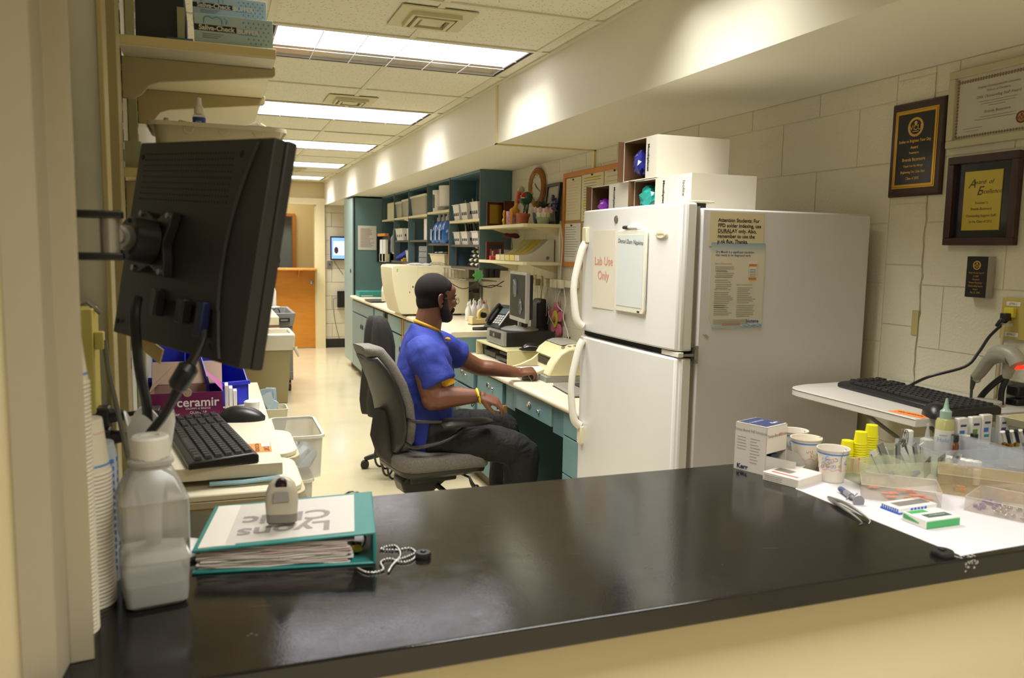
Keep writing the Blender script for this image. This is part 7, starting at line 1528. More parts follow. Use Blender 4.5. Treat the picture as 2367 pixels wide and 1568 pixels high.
# translucent organisers
m_org = mat('organiser', 'C4C8CC', .2, alpha=.27); m_orgw = mat('organiser_y', 'CFD2B4', .2, alpha=.27)
def organiser(lbl, x0, x1, y0, y1, h, nx, ny, m=m_org, rz=0):
    t = thing('organiser_tray', lbl, 'tray', (x0, y0, PZ), rz); w, d = x1-x0, y1-y0; e = .002
    box('floor', m, 0, w, 0, d, 0, e, t)
    for a in ((0, w, 0, e), (0, w, d-e, d), (0, e, e, d-e), (w-e, w, e, d-e)): box('wall', m, a[0], a[1], a[2], a[3], e, h, t)
    for k in range(1, nx): box('divider', m, w*k/nx-.001, w*k/nx+.001, e, d-e, e, h*.95, t)
    for k in range(1, ny): box('divider', m, e, w-e, d*k/ny-.001, d*k/ny+.001, e, h*.9, t)
    MB().box(w*.4, w*.55, -.003, 0, h*.7, h*.8).build('grip', m, t)
    return t
organiser('divided clear tray with yellow cups, left one behind the clear cases', 1.285, 1.49, 1.285, 1.455, .052, 2, 2, m_orgw, -.12); organiser('clear tray of foil strips and white pots, middle one', 1.50, 1.69, 1.24, 1.46, .055, 1, 2, m_org, -.12); organiser('clear tray holding gold capped vials, right one', 1.71, 2.0, 1.15, 1.5, .055, 2, 2, m_org, -.05)
# yellow medicine cups, inverted stacks
m_ym = mat('yellow_plastic', 'E6DC18', .35)
ycm = MB().lathe([(.0155, 0), (.016, .001), (.0155, .003), (.0148, .003), (.0125, .028), (.001, .0285)], 20, cap=False).mesh('yellow_cup', True); ycm.materials.append(m_ym)
for k, (px, n_, yv) in enumerate([(1933, 5, 1.40), (1958, 9, 1.405), (1988, 13, 1.39), (2012, 14, 1.42)]):
    c = P(px, 1040, Y=yv)
    for q in range(n_):
        o = bpy.data.objects.new('yellow_cup', ycm); COL.objects.link(o); o.location = (c.x, yv, PZ+.003+.0055*q+(.0 if n_ > 4 else .0)); tag(o, 'yellow medicine cup upside down in the %s stack from the left' % ['first', 'second', 'third', 'fourth'][k], 'cup', 'yellow medicine cups, %s stack' % ['first', 'second', 'third', 'fourth'][k])
# foil strips, pouches, pots
rg = random.Random(4); m_foil = mat('foil', '9C9C9A', .25, .7); m_fw = mat('foil_white', 'CFCDC8', .4)
for k in range(9):
    c = P(2045+k*11, 1040, Y=1.36+.01*(k % 3)); b = MB().box(-.008, .008, -.001, .001, 0, .06); o = b.build('foil_strip', m_foil if k % 2 else m_fw); o.location = (c.x, c.y, PZ+.005+.012*(k % 2)); o.rotation_euler = (.1, rg.uniform(-.6, -.2), rg.uniform(-.5, .3)); tag(o, 'foil test strip leaning in the clear middle tray', 'strip', 'foil strips in the middle tray')
    MB().box(-.007, -.005, -.0016, -.001, .004, .055).build('blue_edge', m_navy, o); 
for k, (px, py, a) in enumerate([(2122, 1040, .5), (2150, 1035, .3), (2170, 1045, -.3)]):
    c = P(px, py+10, Y=1.33); o = MB().box(-.014, .014, -.001, .001, 0, .05).build('silver_pouch', m_foil); o.location = (c.x, 1.30, PZ+.012); o.rotation_euler = (.2, a*-1, .2); tag(o, ['silver pouch printed 15 leaning left in the middle tray', 'silver pouch printed 15, centre of the middle tray', 'silver pouch leaning right by the white pots'][k], 'pouch'); text('15', .012, m_ink, o, (0, -.0015, .038), (R90, 0, 0)); box('white_edge', m_fw, .011, .014, -.0016, -.001, .0, .05, o)
rgs = thing('steel_rings', 'steel finger rings of an instrument standing in the middle tray', 'instrument', P(2090, 1010, Y=1.37)); 
for k in range(3): MB().tube([(.008*k-.006+.006*math.cos(a), .002*k, .018*math.sin(a)-.002*k) for a in [2*math.pi*q/16 for q in range(17)]], .0012, 5).build('ring', MATS['steel'], rgs)
MB().cyl((.0, 0, -.018), (.01, 0, -.06), .0015).build('shaft', MATS['steel'], rgs)
for k in range(10):
    c = P(2190+(k % 5)*17, 1058+(k//5)*17-(k % 5)*-3, Z=PZ+.035); t = thing('white_pot', 'small white capped pot crowded in the middle of the trays', 'pot', (c.x, c.y, PZ+.003), group='small white pots in the trays'); MB().lathe([(.009, 0), (.009, .022), (.0105, .023), (.0105, .034), (.008, .036)], 16).build('pot', m_wpl, t, smooth=True)
for k in range(7):
    c = P(2265+k*14, 1035+3*(k % 2), Z=PZ+.03); t = thing('gold_vial', 'small glass vial with gold cap in the right tray', 'vial', (c.x, c.y, PZ+.003), group='gold capped vials in the right tray'); MB().cyl((0, 0, 0), (0, 0, .03), .006, n=12).build('glass', m_clear, t); MB().lathe([(.0065, .03), (.0065, .038), (.003, .04)], 12).build('cap', m_brass, t, smooth=True)
for k in range(7):
    c = P(2325+k*10, 1012, Y=1.40); t = thing('black_syringe', 'black and white syringe tip standing in the right tray', 'syringe', (c.x, 1.40, PZ+.035), group='syringe tips in the right tray'); t.rotation_euler = (0, -.4, 0); MB().lathe([(.004, 0), (.0045, .03), (.006, .032), (.006, .034)], 12).build('barrel', m_bpl if k % 2 else m_wpl, t, smooth=True); MB().cyl((0, 0, -.03), (0, 0, 0), .003, n=8).build('shaft', m_wpl if k % 2 else m_bpl, t)
# bottles
def lb_(px, w): return 0
c = P(2181, 1025, Y=1.47); WB = thing('glycerin_bottle', 'squat clear bottle with pale green nozzle and label reading water Hold', 'bottle', (c.x, 1.47, PZ)); m_oil = mat('pale_oil', 'B9B478', .15, alpha=.9); hB = P(2181, 965, Y=1.48).z-PZ
MB().lathe([(.020, 0), (.0215, .004), (.0215, hB-.008), (.018, hB-.001), (.012, hB)], 28).build('body', m_oil, WB, smooth=True)
MB().lathe([(.0218, .01), (.0218, hB*.70)], 28, cap=False).build('label', mat('label_cream', 'CFCBBA', .5), WB, smooth=True)
m_gn = mat('nozzle_green', '9DB8A4', .3, alpha=.85); MB().lathe([(.0135, hB), (.0135, hB+.018), (.011, hB+.02), (.0065, hB+.025), (.0025, hB+.05), (.001, hB+.05)], 20).build('nozzle', m_gn, WB, smooth=True)
MWB = Matrix.Rotation(math.radians(-52), 4, 'Z') @ Matrix.Translation((0, -.0226, hB*.5)) @ Matrix.Rotation(R90, 4, 'X'); text('water', .0085, m_navy, WB, M=MWB @ Matrix.Translation((0, .006, 0))); text('Hold', .0135, mat('label_bright_blue', '3C74C0', .5), WB, M=MWB @ Matrix.Translation((0, -.006, 0)), off=.0003)
c = P(2143, 1015, Y=1.47); NB = thing('nozzle_bottle', 'low white round bottle with long clear pointed nozzle', 'bottle', (c.x, 1.47, PZ)); MB().lathe([(.015, 0), (.0155, .03), (.015, .042), (.007, .046)], 24).build('body', mat('white_soft', 'CFCBBC', .4), NB, smooth=True); MB().lathe([(.006, .046), (.0055, .052), (.0015, .082)], 16).build('nozzle', m_clear, NB, smooth=True)
for k, (px, yv, hh_) in enumerate([(2207, 1.44, .048), (2251, 1.43, .050)]):
    c = P(px, 1020, Y=yv); t = thing('amber_bottle', ['amber bottle with black cap, half behind the labelled bottle', 'amber bottle with black cap standing clear, right one'][k], 'bottle', (c.x, yv, PZ+.003)); MB().lathe([(.0095, 0), (.010, .002), (.010, hh_-.02), (.007, hh_-.012), (.006, hh_-.01)], 20).build('glass', mat('amber_glass', '6A3A10', .08, spec=.8), t, smooth=True); MB().lathe([(.0085, hh_-.011), (.0085, hh_+.004), (.008, hh_+.005)], 20).build('cap', m_bpl, t, smooth=True)
c = P(2228, 1008, Y=1.46); tag(MB().lathe([(.014, 0), (.014, .03), (.015, .031), (.015, .044), (.013, .045)], 22, (c.x, 1.46, PZ+.003)).build('white_jar', m_wpl, smooth=True), 'white round jar between the two amber bottles', 'jar')
c = P(2190, 1000, Y=1.53); 
for k, px in enumerate((2220, 2250, 2275, 2315)):
    c = P(px, 1000, Y=1.485); zt_ = P(px, [966, 963, 958, 960][k], Y=1.485).z; t = thing('floss_dispenser', ['white floss box with blue top edge, first of four', 'white floss box with green mark, second of four', 'white floss box with blue swoosh, third of four', 'white floss box with purple lettering, last of four'][k], 'floss', (c.x, 1.485, PZ+.003)); hf = max(zt_-PZ-.003, .04); wf = .017
    MB().box(-wf, wf, -.008, .008, 0, hf).build('case', m_wpl, t, .003); MB().box(-wf*.7, wf*.2, -.009, -.008, hf*.5, hf*.62, Matrix.Rotation(0, 4, 'Y')).build('swoosh', [m_bband, m_leaf2, m_bband, mat('print_purple', '5A4080', .5)][k], t); MB().box(-wf*.6, wf*.4, -.009, -.008, hf*.35, hf*.42).build('stripe', mat('print_teal', '3F9AA0', .5), t); MB().box(-wf*.6, wf*.5, -.009, -.008, hf*.74, hf*.8).build('print', m_navy, t)
t = thing('cream_tray', 'cream rectangular tray with brown item behind floss boxes', 'tray', (1.98, 1.44, PZ+.06)); MB().rings([jr(.06, 0, .01, .045), jr(.075, .022, .012, .055), jr(.07, .022, .012, .05), jr(.056, .003, .01, .042)]).build('tray', m_ivory, t, smooth=True); box('brown_item', wood('tan_wood', '8A6A3A', '9A7A48', .5), .0, .05, -.03, .01, .004, .014, t)
MB().box(-.05, .05, -.04, .04, -.058, 0).build('stand_box', MATS['cup_white'], t)
for (px, py, yv, r_, lb) in ((2100, 996, 1.5, .012, 'white round cap behind the left tray wall'),): c = P(px, py, Y=yv); tag(MB().lathe([(r_, 0), (r_, c.z-PZ), (r_*.8, c.z-PZ+.002)], 18, (c.x, yv, PZ)).build('round_cap', m_wpl, smooth=True), lb, 'cap')
for k, (px, rz_) in enumerate(((1972, .1), (1985, -.1))): c = P(px, 1058, Y=1.35); tag(MB().box(-.004, .004, -.001, .001, 0, .03).build('striped_stick', mat('stick_peach', 'D8AE88', .5)), ['peach striped applicator stick, left of two in the left tray', 'peach striped applicator stick, right of two in the left tray'][k], 'stick'); o = [q for q in bpy.data.objects if q.name.startswith('striped_stick')][k]; o.location = (c.x, 1.35, PZ+.02); box('red_stripe', MATS['bright_red'], -.001, .001, -.0014, -.001, 0, .03, o)
tag(MB().tube([(1.40, 1.30, PZ+.01), (1.46, 1.325, PZ+.012)], .006, 10).build('instrument', mat('slate_blue', '4E5A74', .4), smooth=True), 'dark slate handle lying low in the left clear tray', 'tool'); tag(MB().tube([(1.36, 1.30, PZ+.01), (1.395, 1.335, PZ+.012)], .006, 10).build('instrument', MATS['slate_blue'], smooth=True), 'second dark slate handle beside it in the left clear tray', 'tool')
tag(MB().tube([P(2022, 1058, Y=1.33), P(2032, 1047, Y=1.33)], .0012, 6).build('toothpick', mat('pick_wood', 'A88850', .6)), 'thin wooden pick lying over the left tray divider', 'pick')
# clear cases
m_case = mat('clear_case', 'CDBFAE', .08, alpha=.2); m_case2 = mat('amber_clear_case', 'C0A878', .1, alpha=.28)
def case(lbl, o, r, w, d, h, m, fillf, lid=True):
    a = math.atan2(r.y-o.y, r.x-o.x); t = thing('clear_case', lbl, 'case', (o.x, o.y, PZ), a); e = .0015
    MB().box(0, w, 0, d, 0, e).build('floor', m, t)
    for q in ((0, w, 0, e), (0, w, d-e, d), (0, e, e, d-e), (w-e, w, e, d-e)): box('wall', m, q[0], q[1], q[2], q[3], e, h, t)
    if lid: box('lid', m, -.001, w+.001, -.001, d+.001, h, h+.0015, t)
    MB().tube([(0, 0, h), (w, 0, h), (w, d, h), (0, d, h), (0, 0, h)], .0007, 4).build('lid_edge', mat('edge_glint', 'D8D0BC', .15, alpha=.8), t)
    fillf(t, w, d, h); return t
m_oc = mat('orange_content', 'F08050', .5)
def f_orange(t, w, d, h):
    rg = random.Random(3)
    for k in range(16): x, y = rg.uniform(.015, w-.03), rg.uniform(.01, d-.02); MB().prism([(x, y), (x+.022, y+.004), (x+.018, y+.014), (x+.004, y+.012)], 'z', .002+.0015*(k % 5), .003+.0015*(k % 5)).build('orange_wedge', m_oc, t)
def f_beads(t, w, d, h):
    rg = random.Random(5)
    for k in range(60): MB().lathe([(.0035, 0), (.0038, .004), (.0025, .005)], 10, (rg.uniform(.05, w-.01), rg.uniform(.006, d*.7), .002+.003*(k % 2))).build('steel_crown', m_bead, t, smooth=True)
    for k in range(14): MB().lathe([(.004, 0), (.0042, .005), (.003, .006)], 8, (rg.uniform(.008, .04), rg.uniform(.008, d-.01), .002)).build('purple_piece', mat('purple_plastic', '5C3A8A', .4), t)
def f_mix(t, w, d, h):
    rg = random.Random(9); ms = [m_oc, mat('mix_green', '8A9A58', .5), mat('mix_blue', '5A6A90', .5), mat('mix_gold', 'C09A30', .5), mat('mix_red', 'D86A50', .5)]
    for k in range(30): x, y = rg.uniform(.01, w-.02), rg.uniform(.01, d-.02); MB().box(x, x+rg.uniform(.006, .016), y, y+.008, .002, .008).build('coloured_piece', ms[k % 5], t)
case('clear case of orange wedges on the white sheet, left one', P(1990, 1153, Z=PZ), P(2150, 1172, Z=PZ), .145, .10, .030, m_case, f_orange)
case('clear case of steel crowns and purple pieces, nearest right', P(2228, 1180, Z=PZ), P(2320, 1200, Z=PZ), .20, .11, .028, m_case, f_beads)
case('large amber clear case of coloured pieces behind the others', P(2165, 1140, Z=PZ), P(2310, 1160, Z=PZ), .26, .10, .042, m_case2, f_mix)
case('clear empty looking case behind the steel crown case', P(2330, 1110, Z=PZ), P(2367, 1115, Z=PZ), .18, .10, .03, m_case, lambda t, w, d, h: None)
# small blue and green cartons
c0, cR = P(2078, 1191, Z=PZ), P(2165, 1178, Z=PZ); A_ = math.atan2(cR.y-c0.y, cR.x-c0.x); w3 = (cR-c0).length
BXb = thing('slide_carton', 'small white and blue carton with grey panel behind the green one', 'box', (c0.x, c0.y, PZ), A_); d3 = (P(2030, 1176, Z=PZ)-c0).length; box('carton', m_wpl, 0, w3, 0, d3, 0, .012, BXb, .0008); box('blue_base', mat('carton_blue', '2A58B8', .4), -.0004, w3+.0004, -.0004, d3+.0004, 0, .004, BXb); box('grey_panel', m_grey, .012, w3*.95, d3*.25, d3*.75, .012, .0125, BXb)
for k in range(5): MB().box(w3*(.3+.09*k), w3*(.36+.09*k), -.0006, 0, .004, .010).build('blue_print', MATS['carton_blue'], BXb)
for k in range(8): MB().box(-.0006, .0, d3*.06+d3*.115*k, d3*.12+d3*.115*k, .004, .010).build('blue_print', MATS['carton_blue'], BXb)
c0, cR, cL = P(2140, 1225, Z=PZ), P(2218, 1214, Z=PZ), P(2086, 1203, Z=PZ); A_ = math.atan2(cR.y-c0.y, cR.x-c0.x); w3, d3 = (cR-c0).length, (cL-c0).length; h3 = .017
BG = thing('articulating_carton', 'small green and white carton on the white sheet, nearest', 'box', (c0.x, c0.y, PZ), A_); m_gr = mat('carton_green', '3FA05C', .4); box('carton', m_wpl, 0, w3, 0, d3, 0, h3, BG, .001); box('green_front', m_gr, .001, w3-.001, -.0008, 0, .001, h3*.82, BG); box('green_top', m_gr, .004, w3*.55, d3*.68, d3*.93, h3, h3+.0005, BG); box('slate_top', mat('slate_green', '4A5E54', .4), w3*.2, w3*.9, d3*.18, d3*.5, h3, h3+.0005, BG)
for k in range(7): MB().box(-.0008, 0, d3*.95-d3*.09*k-.006, d3*.95-d3*.09*k, h3*.35, h3*(.85-.06*k)).build('green_print', m_gr, BG)
text('articulating paper', .0055, m_wt, BG, (w3*.55, d3*.34, h3+.0012))
# tweezers and syringe
TW = thing('tweezers', 'steel tweezers lying over the white sheet edge', 'tweezers'); a0_, a1_ = P(1915, 1150, Z=PZ+.004), P(1990, 1205, Z=PZ+.002); a2_ = P(2008, 1200, Z=PZ+.004)
MB().tube([a0_, a0_.lerp(a1_, .4)+Vector((-.003, 0, .002)), a1_, P(1986, 1213, Z=PZ)], [.003, .0035, .0014, .0008], 8, smooth=4).build('arm', MATS['steel'], TW, smooth=True); MB().tube([a0_, a0_.lerp(a2_, .45)+Vector((.004, 0, .004)), a2_, P(2008, 1211, Z=PZ)], [.003, .004, .0016, .0008], 8, smooth=4).build('arm', MATS['steel'], TW, smooth=True)
SY = thing('composite_syringe', 'grey composite syringe with thumb ring end on the sheet', 'syringe'); s0, s1_ = P(1942, 1130, Z=PZ+.008), P(1985, 1160, Z=PZ+.007)
MB().tube([s0, s0.lerp(s1_, .3), s0.lerp(s1_, .32), s0.lerp(s1_, .62)], [.0055, .0055, .0065, .0065], 14).build('barrel', mat('syringe_grey', '7C7C80', .4), SY, smooth=True); MB().tube([s0.lerp(s1_, .62), s0.lerp(s1_, .75), s0.lerp(s1_, .95), s1_], [.004, .004, .007, .012], 14).build('plunger', MATS['syringe_grey'], SY, smooth=True); MB().tube([s0.lerp(s1_, .05), s0.lerp(s1_, .28)], [.0058, .0058], 14).build('label', m_navy, SY, smooth=True)
MB().tube([s0.lerp(s1_, .55)+Vector((-.016, -.008, -.004)), s0.lerp(s1_, .55)+Vector((-.004, -.002, .001))], .0015, 6).tube([s0.lerp(s1_, .7)+Vector((.006, .004, 0)), s0.lerp(s1_, .7)+Vector((.024, .014, .002))], .0013, 6).build('finger_wing', MATS['syringe_grey'], SY)
# ================================================================ RIGHT WALL
WS = thing('fold_down_shelf', 'white fold down wall shelf with rounded corner beside the refrigerator', 'shelf', (0, 0, 0)); SZ2 = 1.065
c0 = P(1885, 912, Z=SZ2); xE = 1.645
q = [(2.105, 2.05), (1.74, 2.03)]+[(xE+.07+.07*math.cos(a)*1.0, 1.95+.07*math.sin(a)) for a in [math.radians(d_) for d_ in (100, 125, 150, 175)]]+[(xE, 1.51), (2.105, 1.51)]
MB().prism(q, 'z', SZ2-.022, SZ2).build('board', mat('shelf_white', 'C9C4BA', .35), WS, bevel=.002); MB().prism([(q_[0]-.0012 if q_[0] < 2 else q_[0], q_[1]+.0008) for q_ in q], 'z', SZ2-.003, SZ2-.0018).build('edge_line', m_grey, WS)
for y in (1.85, 1.6): MB().tube([(1.75, y, SZ2-.022), (2.10, y, SZ2-.24)], .006, 6).build('brace', MATS['grey_metal'], WS)
KB2 = keyboard('keyboard', 'black keyboard on the white wall shelf at right', (0, 0, 0), 0, L=.46, Wd=.155); e0 = P(1928, 893, Z=SZ2); e1 = P(2200, 965, Z=SZ2)
KB2.location = (e1.x+.02, e1.y-.02, SZ2+.001); KB2.rotation_euler = (0, 0, math.radians(90)-math.atan2(e0.y-e1.y, e0.x-e1.x)); KB2.rotation_euler = (0, 0, math.atan2(e0.y-e1.y, e0.x-e1.x)-R90); KB2.location = (e1.x, e1.y, SZ2+.001)
c = P(2170, 962, Z=SZ2); mouse('computer_mouse', 'glossy black mouse by the right keyboard on the wall shelf', (c.x-.01, c.y, SZ2), 1.0, L=.10, Wd=.06)
c = P(2105, 958, Z=SZ2); o = MB().box(-.022, .022, -.05, .05, 0, .0006).build('sticker', MATS['orange_sticker']); o.location = (c.x, c.y, SZ2+.0003); o.rotation_euler = (0, 0, .1); tag(o, 'orange sticker on the front edge of the white wall shelf', 'sticker'); text('VCU SCHOOL', .012, m_ink, o, (0, 0, .001), (0, 0, -R90), off=.0004)
tag(MB().tube([P(2092, 898, Z=SZ2+.02), P(2145, 872, X=1.98), P(2230, 848, X=2.02), P(2262, 815, X=2.05), P(2290, 775, X=2.07), P(2335, 735, X=2.085)], .0045, 8, smooth=6).build('cable', m_bpl, smooth=True), 'black cord running up from the right keyboard to the yellow plate', 'cord')
# plaques
MR = lambda y, z, x=XR-.002: Matrix(((0, 0, -1, x), (-1, 0, 0, y), (0, 1, 0, z), (0, 0, 0, 1)))
m_plw = wood('plaque_wood', '2E1712', '3A1E18', .3, (4, 4, 4)); m_gl = mat('gold_line', 'C89A3A', .25, .9); m_bkp = mat('plaque_black', '17181A', .15); m_gt = mat('gold_text', 'C69A44', .35, .5)
P1 = thing('wall_plaque', 'dark wood plaque with black plate and gold border, left on the wall', 'plaque'); P1.matrix_basis = MR(2.003, 1.812); w_, h_ = .103, .149
MB().rings([[(sx_*a, sy_*b_, z) for sx_, sy_ in ((-1, -1), (1, -1), (1, 1), (-1, 1))] for a, b_, z in ((w_, h_, 0), (w_, h_, .006), (w_-.006, h_-.006, .014))]).build('board', m_plw, P1)
MB().box(-.083, .083, -.123, .123, .014, .0155).build('gold_plate', m_gl, P1); MB().box(-.079, .079, -.119, .119, .0155, .016).build('dark_line', m_bkp, P1); MB().box(-.078, .078, -.118, .118, .016, .0163).build('inner_gold', m_gl, P1); MB().box(-.071, .071, -.111, .111, .0163, .0168).build('black_plate', m_bkp, P1)
def seal(par, x, y, z, r, m1, m2, txt='VCU'):
    MB().rings([[(x+q_*math.cos(a), y+q_*math.sin(a), zz) for a in [2*math.pi*k/32 for k in range(32)]] for q_, zz in ((r, z), (r, z+.0006), (r*.76, z+.0006), (r*.76, z))], False, None, True).build('seal_ring', m1, par); MB().cyl((x, y+r*.42, z), (x, y+r*.42, z+.0006), r*.2, n=14).build('seal_emblem', m1, par)
    text(txt, r*.78, m1, par, (x, y-r*.08, z+.0008), off=.0004); MB().box(x-r*.4, x+r*.4, y-r*.5, y-r*.42, z, z+.0005).build('seal_rule', m1, par)
seal(P1, 0, .067, .017, .030, m_gt, m_bkp)
for s_, y_, sz_ in (('Smiles to Brighten Your Day', .024, .0125), ('Award', .004, .0125), ('Presented to', -.013, .0085), ('Brenda Bazemore', -.034, .0145), ('Thank You For Always', -.054, .0098), ('Brightening Our Clinic Days', -.073, .0098), ('Class of 2005', -.093, .011)): text(s_, sz_, m_gt, P1, (0, y_, .0175), off=.0003, sx=.86)
P2 = thing('wall_plaque', 'dark wood frame plaque with yellow plate reading Award of Excellence', 'plaque'); P2.matrix_basis = MR(1.752, 1.638); w_, h_ = .116, .131
for a in ((-w_, w_, h_-.022, h_), (-w_, w_, -h_, -h_+.022), (-w_, -w_+.022, -h_+.022, h_-.022), (w_-.022, w_, -h_+.022, h_-.022)): box('frame_rail', m_plw, a[0], a[1], a[2], a[3], 0, .022, P2, .002)
MB().box(-w_+.02, w_-.02, -h_+.02, h_-.02, .0, .006).build('black_mat', m_bkp, P2); MB().box(-.064, .060, -.087, .085, .006, .008).build('yellow_plate', mat('brass_yellow', 'B8A23C', .3, .3), P2)
m_brn = mat('plate_brown', '4A3A14', .5)
for s_, x_, y_, sz_ in (('A', -.038, .048, .036), ('ward  of', .0, .052, .018), ('E', -.012, .026, .036), ('xcellence', .026, .024, .018)): text(s_, sz_, m_brn, P2, (x_, y_, .0085), shear=.35, off=.0002 if sz_ > .03 else 0)
for s_, y_, sz_ in (('Presented To', -.008, .009), ('Brenda Bazemore', -.025, .011), ('Outstanding Support Staff', -.045, .0105), ('by the Class of 2012', -.062, .0105)): text(s_, sz_, m_brn, P2, (-.002, y_, .0085), sx=.88, shear=.1)
P3 = thing('certificate_frame', 'cream framed certificate with orange seal at the top right', 'certificate'); P3.matrix_basis = MR(1.715, 1.912) @ Matrix.Rotation(math.radians(.5), 4, 'Z'); w_, h_ = .175, .113; m_cf = mat('cream_frame', 'AFA886', .45)
for a in ((-w_, w_, h_-.022, h_), (-w_, w_, -h_, -h_+.022), (-w_, -w_+.022, -h_+.022, h_-.022), (w_-.022, w_, -h_+.022, h_-.022)): box('frame_rail', m_cf, a[0], a[1], a[2], a[3], 0, .016, P3, .002)
MB().box(-w_+.02, w_-.02, -h_+.02, h_-.02, 0, .005).build('certificate', mat('certificate_paper', 'B5AF9E', .5), P3)
b = MB()
for k in range(34): b.ell((-.145+.0088*k, h_-.036, .0055), .0042, .0055, .0006, 8, 4).ell((-.145+.0088*k, -h_+.030, .0055), .0038, .004, .0006, 8, 4)
for k in range(18): b.ell((-.148, -h_+.034+.0095*k, .0055), .0042, .0045, .0006, 8, 4)
b.build('scroll_border', mat('border_brown', '7A6A50', .6), P3)['kind'] = 'stuff'
for s_, y_, sz_ in (('Virginia Commonwealth University', .052, .0095), ('School of Dentistry', .040, .0095), ('2006 Outstanding Staff Award', .024, .0115), ('Brenda Bazemore', -.020, .0115)): text(s_, sz_, m_grey, P3, (-.015, y_, .0058), shear=.15)
lines(MB(), [(-.075, .045, .010, .0012), (-.07, .04, .003, .0012), (-.045, .01, -.004, .0012), (-.07, .045, -.034, .0012), (-.085, .06, -.041, .0012), (-.125, -.06, -.062, .0012), (-.12, -.07, -.07, .0012)], .0058).build('small_print', m_grey, P3)
MB().cyl((.062, -.052, .005), (.062, -.052, .0058), .0175, n=28).build('orange_seal', mat('seal_orange', 'B8742A', .4), P3); seal(P3, .062, -.052, .0058, .0165, mat('seal_dark', '4A4038', .5), m_bkp)
P4 = thing('small_plaque', 'small thick block with black engraved face low on the wall', 'plaque'); P4.matrix_basis = MR(1.728, 1.415); MB().box(-.038, .030, -.060, .060, 0, .03).build('block', mat('block_grey', '9C958C', .4), P4, .002); MB().box(-.0375, .0295, -.0585, .0595, .03, .032).build('black_face', m_bkp, P4)
seal(P4, -.004, .034, .0321, .013, m_gt, m_bkp, 'VCU')
for k, s_ in enumerate(('Ninth Annual Award', 'in 2004', 'Recipient', 'Brenda Bazemore', 'Outstanding Service', 'Award', 'May 22, 2004')): text(s_, .0075, m_gt, P4, (-.004, .012-.0095*k, .0328), sx=.8)
# yellow network plate with plugs
NP = thing('network_plate', 'yellowed wall plate with black plug and white cord at right', 'wall plate'); NP.matrix_basis = MR(1.612, 1.302); m_yl = mat('yellowed_plastic', 'BBA95A', .45); MB().box(-.05, .055, -.058, .058, 0, .009).build('plate', m_yl, NP, .002)
for z_, s_ in ((.042, 'DTN-1'), (-.044, 'DTN-2')): MB().box(-.034, .008, z_-.006, z_+.006, .009, .0105).build('label', m_wpl, NP); text(s_, .008, m_ink, NP, (-.013, z_, .011))
MB().box(-.03, -.002, .004, .032, .009, .024).build('jack_block', mat('jack_yellow', 'D8C83A', .4), NP, .002); MB().box(-.025, -.007, -.005, .016, .02, .045).tube([(-.016, .004, .035), (-.024, -.008, .044), (-.032, -.022, .046)], [.008, .006, .005], 8).build('black_plug', m_bpl, NP, .002)
MB().box(-.02, -.008, -.022, -.012, .012, .04).build('white_plug', m_clear, NP); MB().cyl((.03, .02, .009), (.03, .02, .0105), .002, n=8).cyl((.03, -.02, .009), (.03, -.02, .0105), .002, n=8).build('screws', m_gap, NP)['kind'] = 'stuff'
p0 = NP.matrix_basis @ Vector((-.014, -.018, .038)); tag(MB().tube([p0, p0+Vector((0, .003, -.06)), p0+Vector((-.0, .006, -.15)), Vector((p0.x, p0.y+.008, SZ2+.01))], .0045, 8, smooth=4).build('cable', mat('aged_white_cord', 'B9AD88', .5), smooth=True), 'aged white cord hanging straight below the yellow wall plate', 'cord')
tag(MB().box(XR-.012, XR-.001, 1.575, 1.592, 1.36, 1.80).build('raceway', m_yl), 'yellowed cable raceway rising from the wall plate', 'raceway')
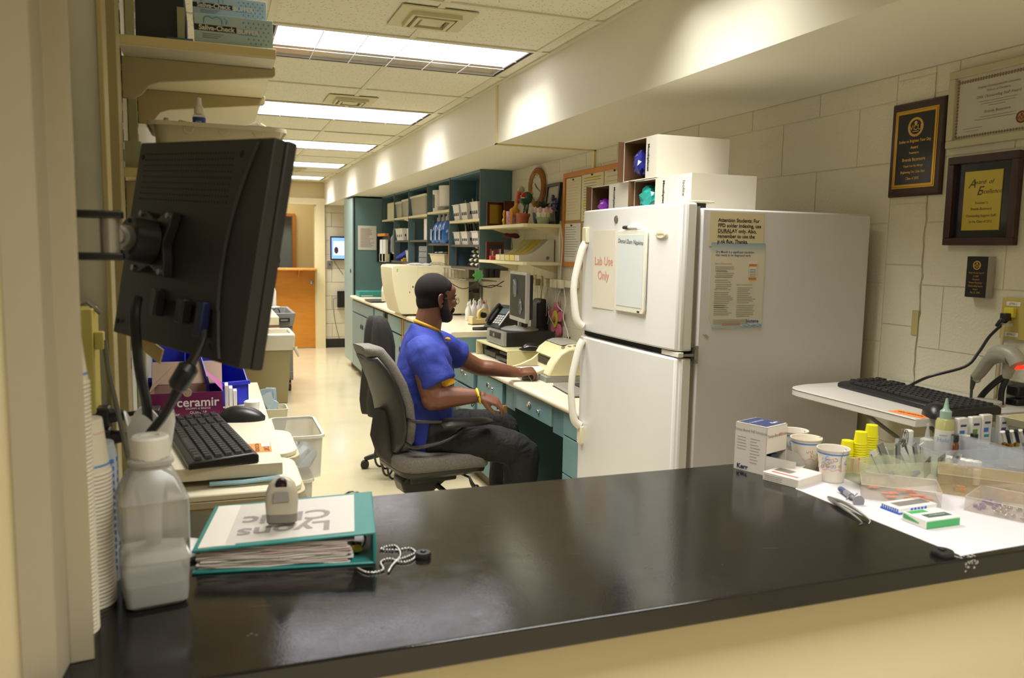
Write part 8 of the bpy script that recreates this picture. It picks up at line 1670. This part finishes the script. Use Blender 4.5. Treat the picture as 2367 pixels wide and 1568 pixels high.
# barcode scanner gun on holder
SG = thing('barcode_scanner', 'grey handheld barcode scanner resting in its holder at right', 'scanner', (0, 0, 0)); SX = 2.0; m_sg = mat('scanner_grey', '8E8A78', .4); m_sgl = mat('scanner_light_grey', '9E9B8C', .35)
def S(px, py, dx=0): return P(px, py, X=SX+dx)
MB().tube([S(2256, 872), S(2268, 858), S(2288, 832), S(2312, 822), S(2335, 826)], [.014, .016, .018, .020, .020], 16, smooth=4).build('handle', m_sg, SG, smooth=True)
MB().tube([S(2288, 818), S(2310, 812), S(2335, 818), S(2350, 832), S(2356, 842)], [.012, .018, .021, .022, .023], 16, smooth=4).build('head', m_sgl, SG, smooth=True)
MB().tube([S(2252, 868), S(2250, 880), S(2246, 900)], [.009, .008, .005], 10).tube([S(2246, 898), S(2244, 925), S(2242, 965)], .0038, 8).build('cable', mat('scanner_cable', '3E3A38', .5), SG, smooth=True)
MB().tube([S(2262, 884), S(2257, 874)], [.006, .012], 10).build('butt_cap', m_sgl, SG, smooth=True); MB().box(-.014, .014, -.002, .002, -.006, .006, Matrix.Translation(S(2358, 850)) @ Matrix.Rotation(.6, 4, 'X')).build('red_window', mat('scanner_red', 'FF2A18', .3, emis=1.2), SG)
SH = thing('scanner_stand', 'grey scanner cradle on a black gooseneck', 'stand', (0, 0, 0)); MB().tube([S(2335, 838, .02), S(2330, 860, .02), S(2328, 875, .02)], [.018, .015, .010], 12, smooth=3).build('cradle', m_sgl, SH, smooth=True)
MB().tube([S(2325, 868, .03), S(2300, 885, .04), S(2272, 912, .04), S(2256, 940, .03), S(2252, 965, .02)], .0085, 10, smooth=5).build('gooseneck', m_bpl, SH, smooth=True); MB().tube([S(2328, 872, .04), S(2316, 900, .05), S(2313, 935, .05), S(2313, 970, .05)], .008, 10, smooth=5).build('gooseneck_return', m_bpl, SH, smooth=True); MB().cyl((S(2270, 968).x, S(2270, 968).y, SZ2), (S(2270, 968).x, S(2270, 968).y, SZ2+.012), .045, n=28).build('base_disc', mat('base_light', 'B5B0A4', .4), SH)
OP = thing('outlet', 'steel outlet plate with two black plugs at the right edge', 'outlet'); c = P(2352, 915, X=XR); OP.matrix_basis = MR(c.y, c.z); MB().box(-.03, .06, -.05, .04, 0, .005).build('plate', MATS['steel'], OP, .001)
for z_ in (.018, -.018): MB().box(-.008, .03, z_-.014, z_+.014, .005, .035).build('plug', m_bpl, OP, .004)
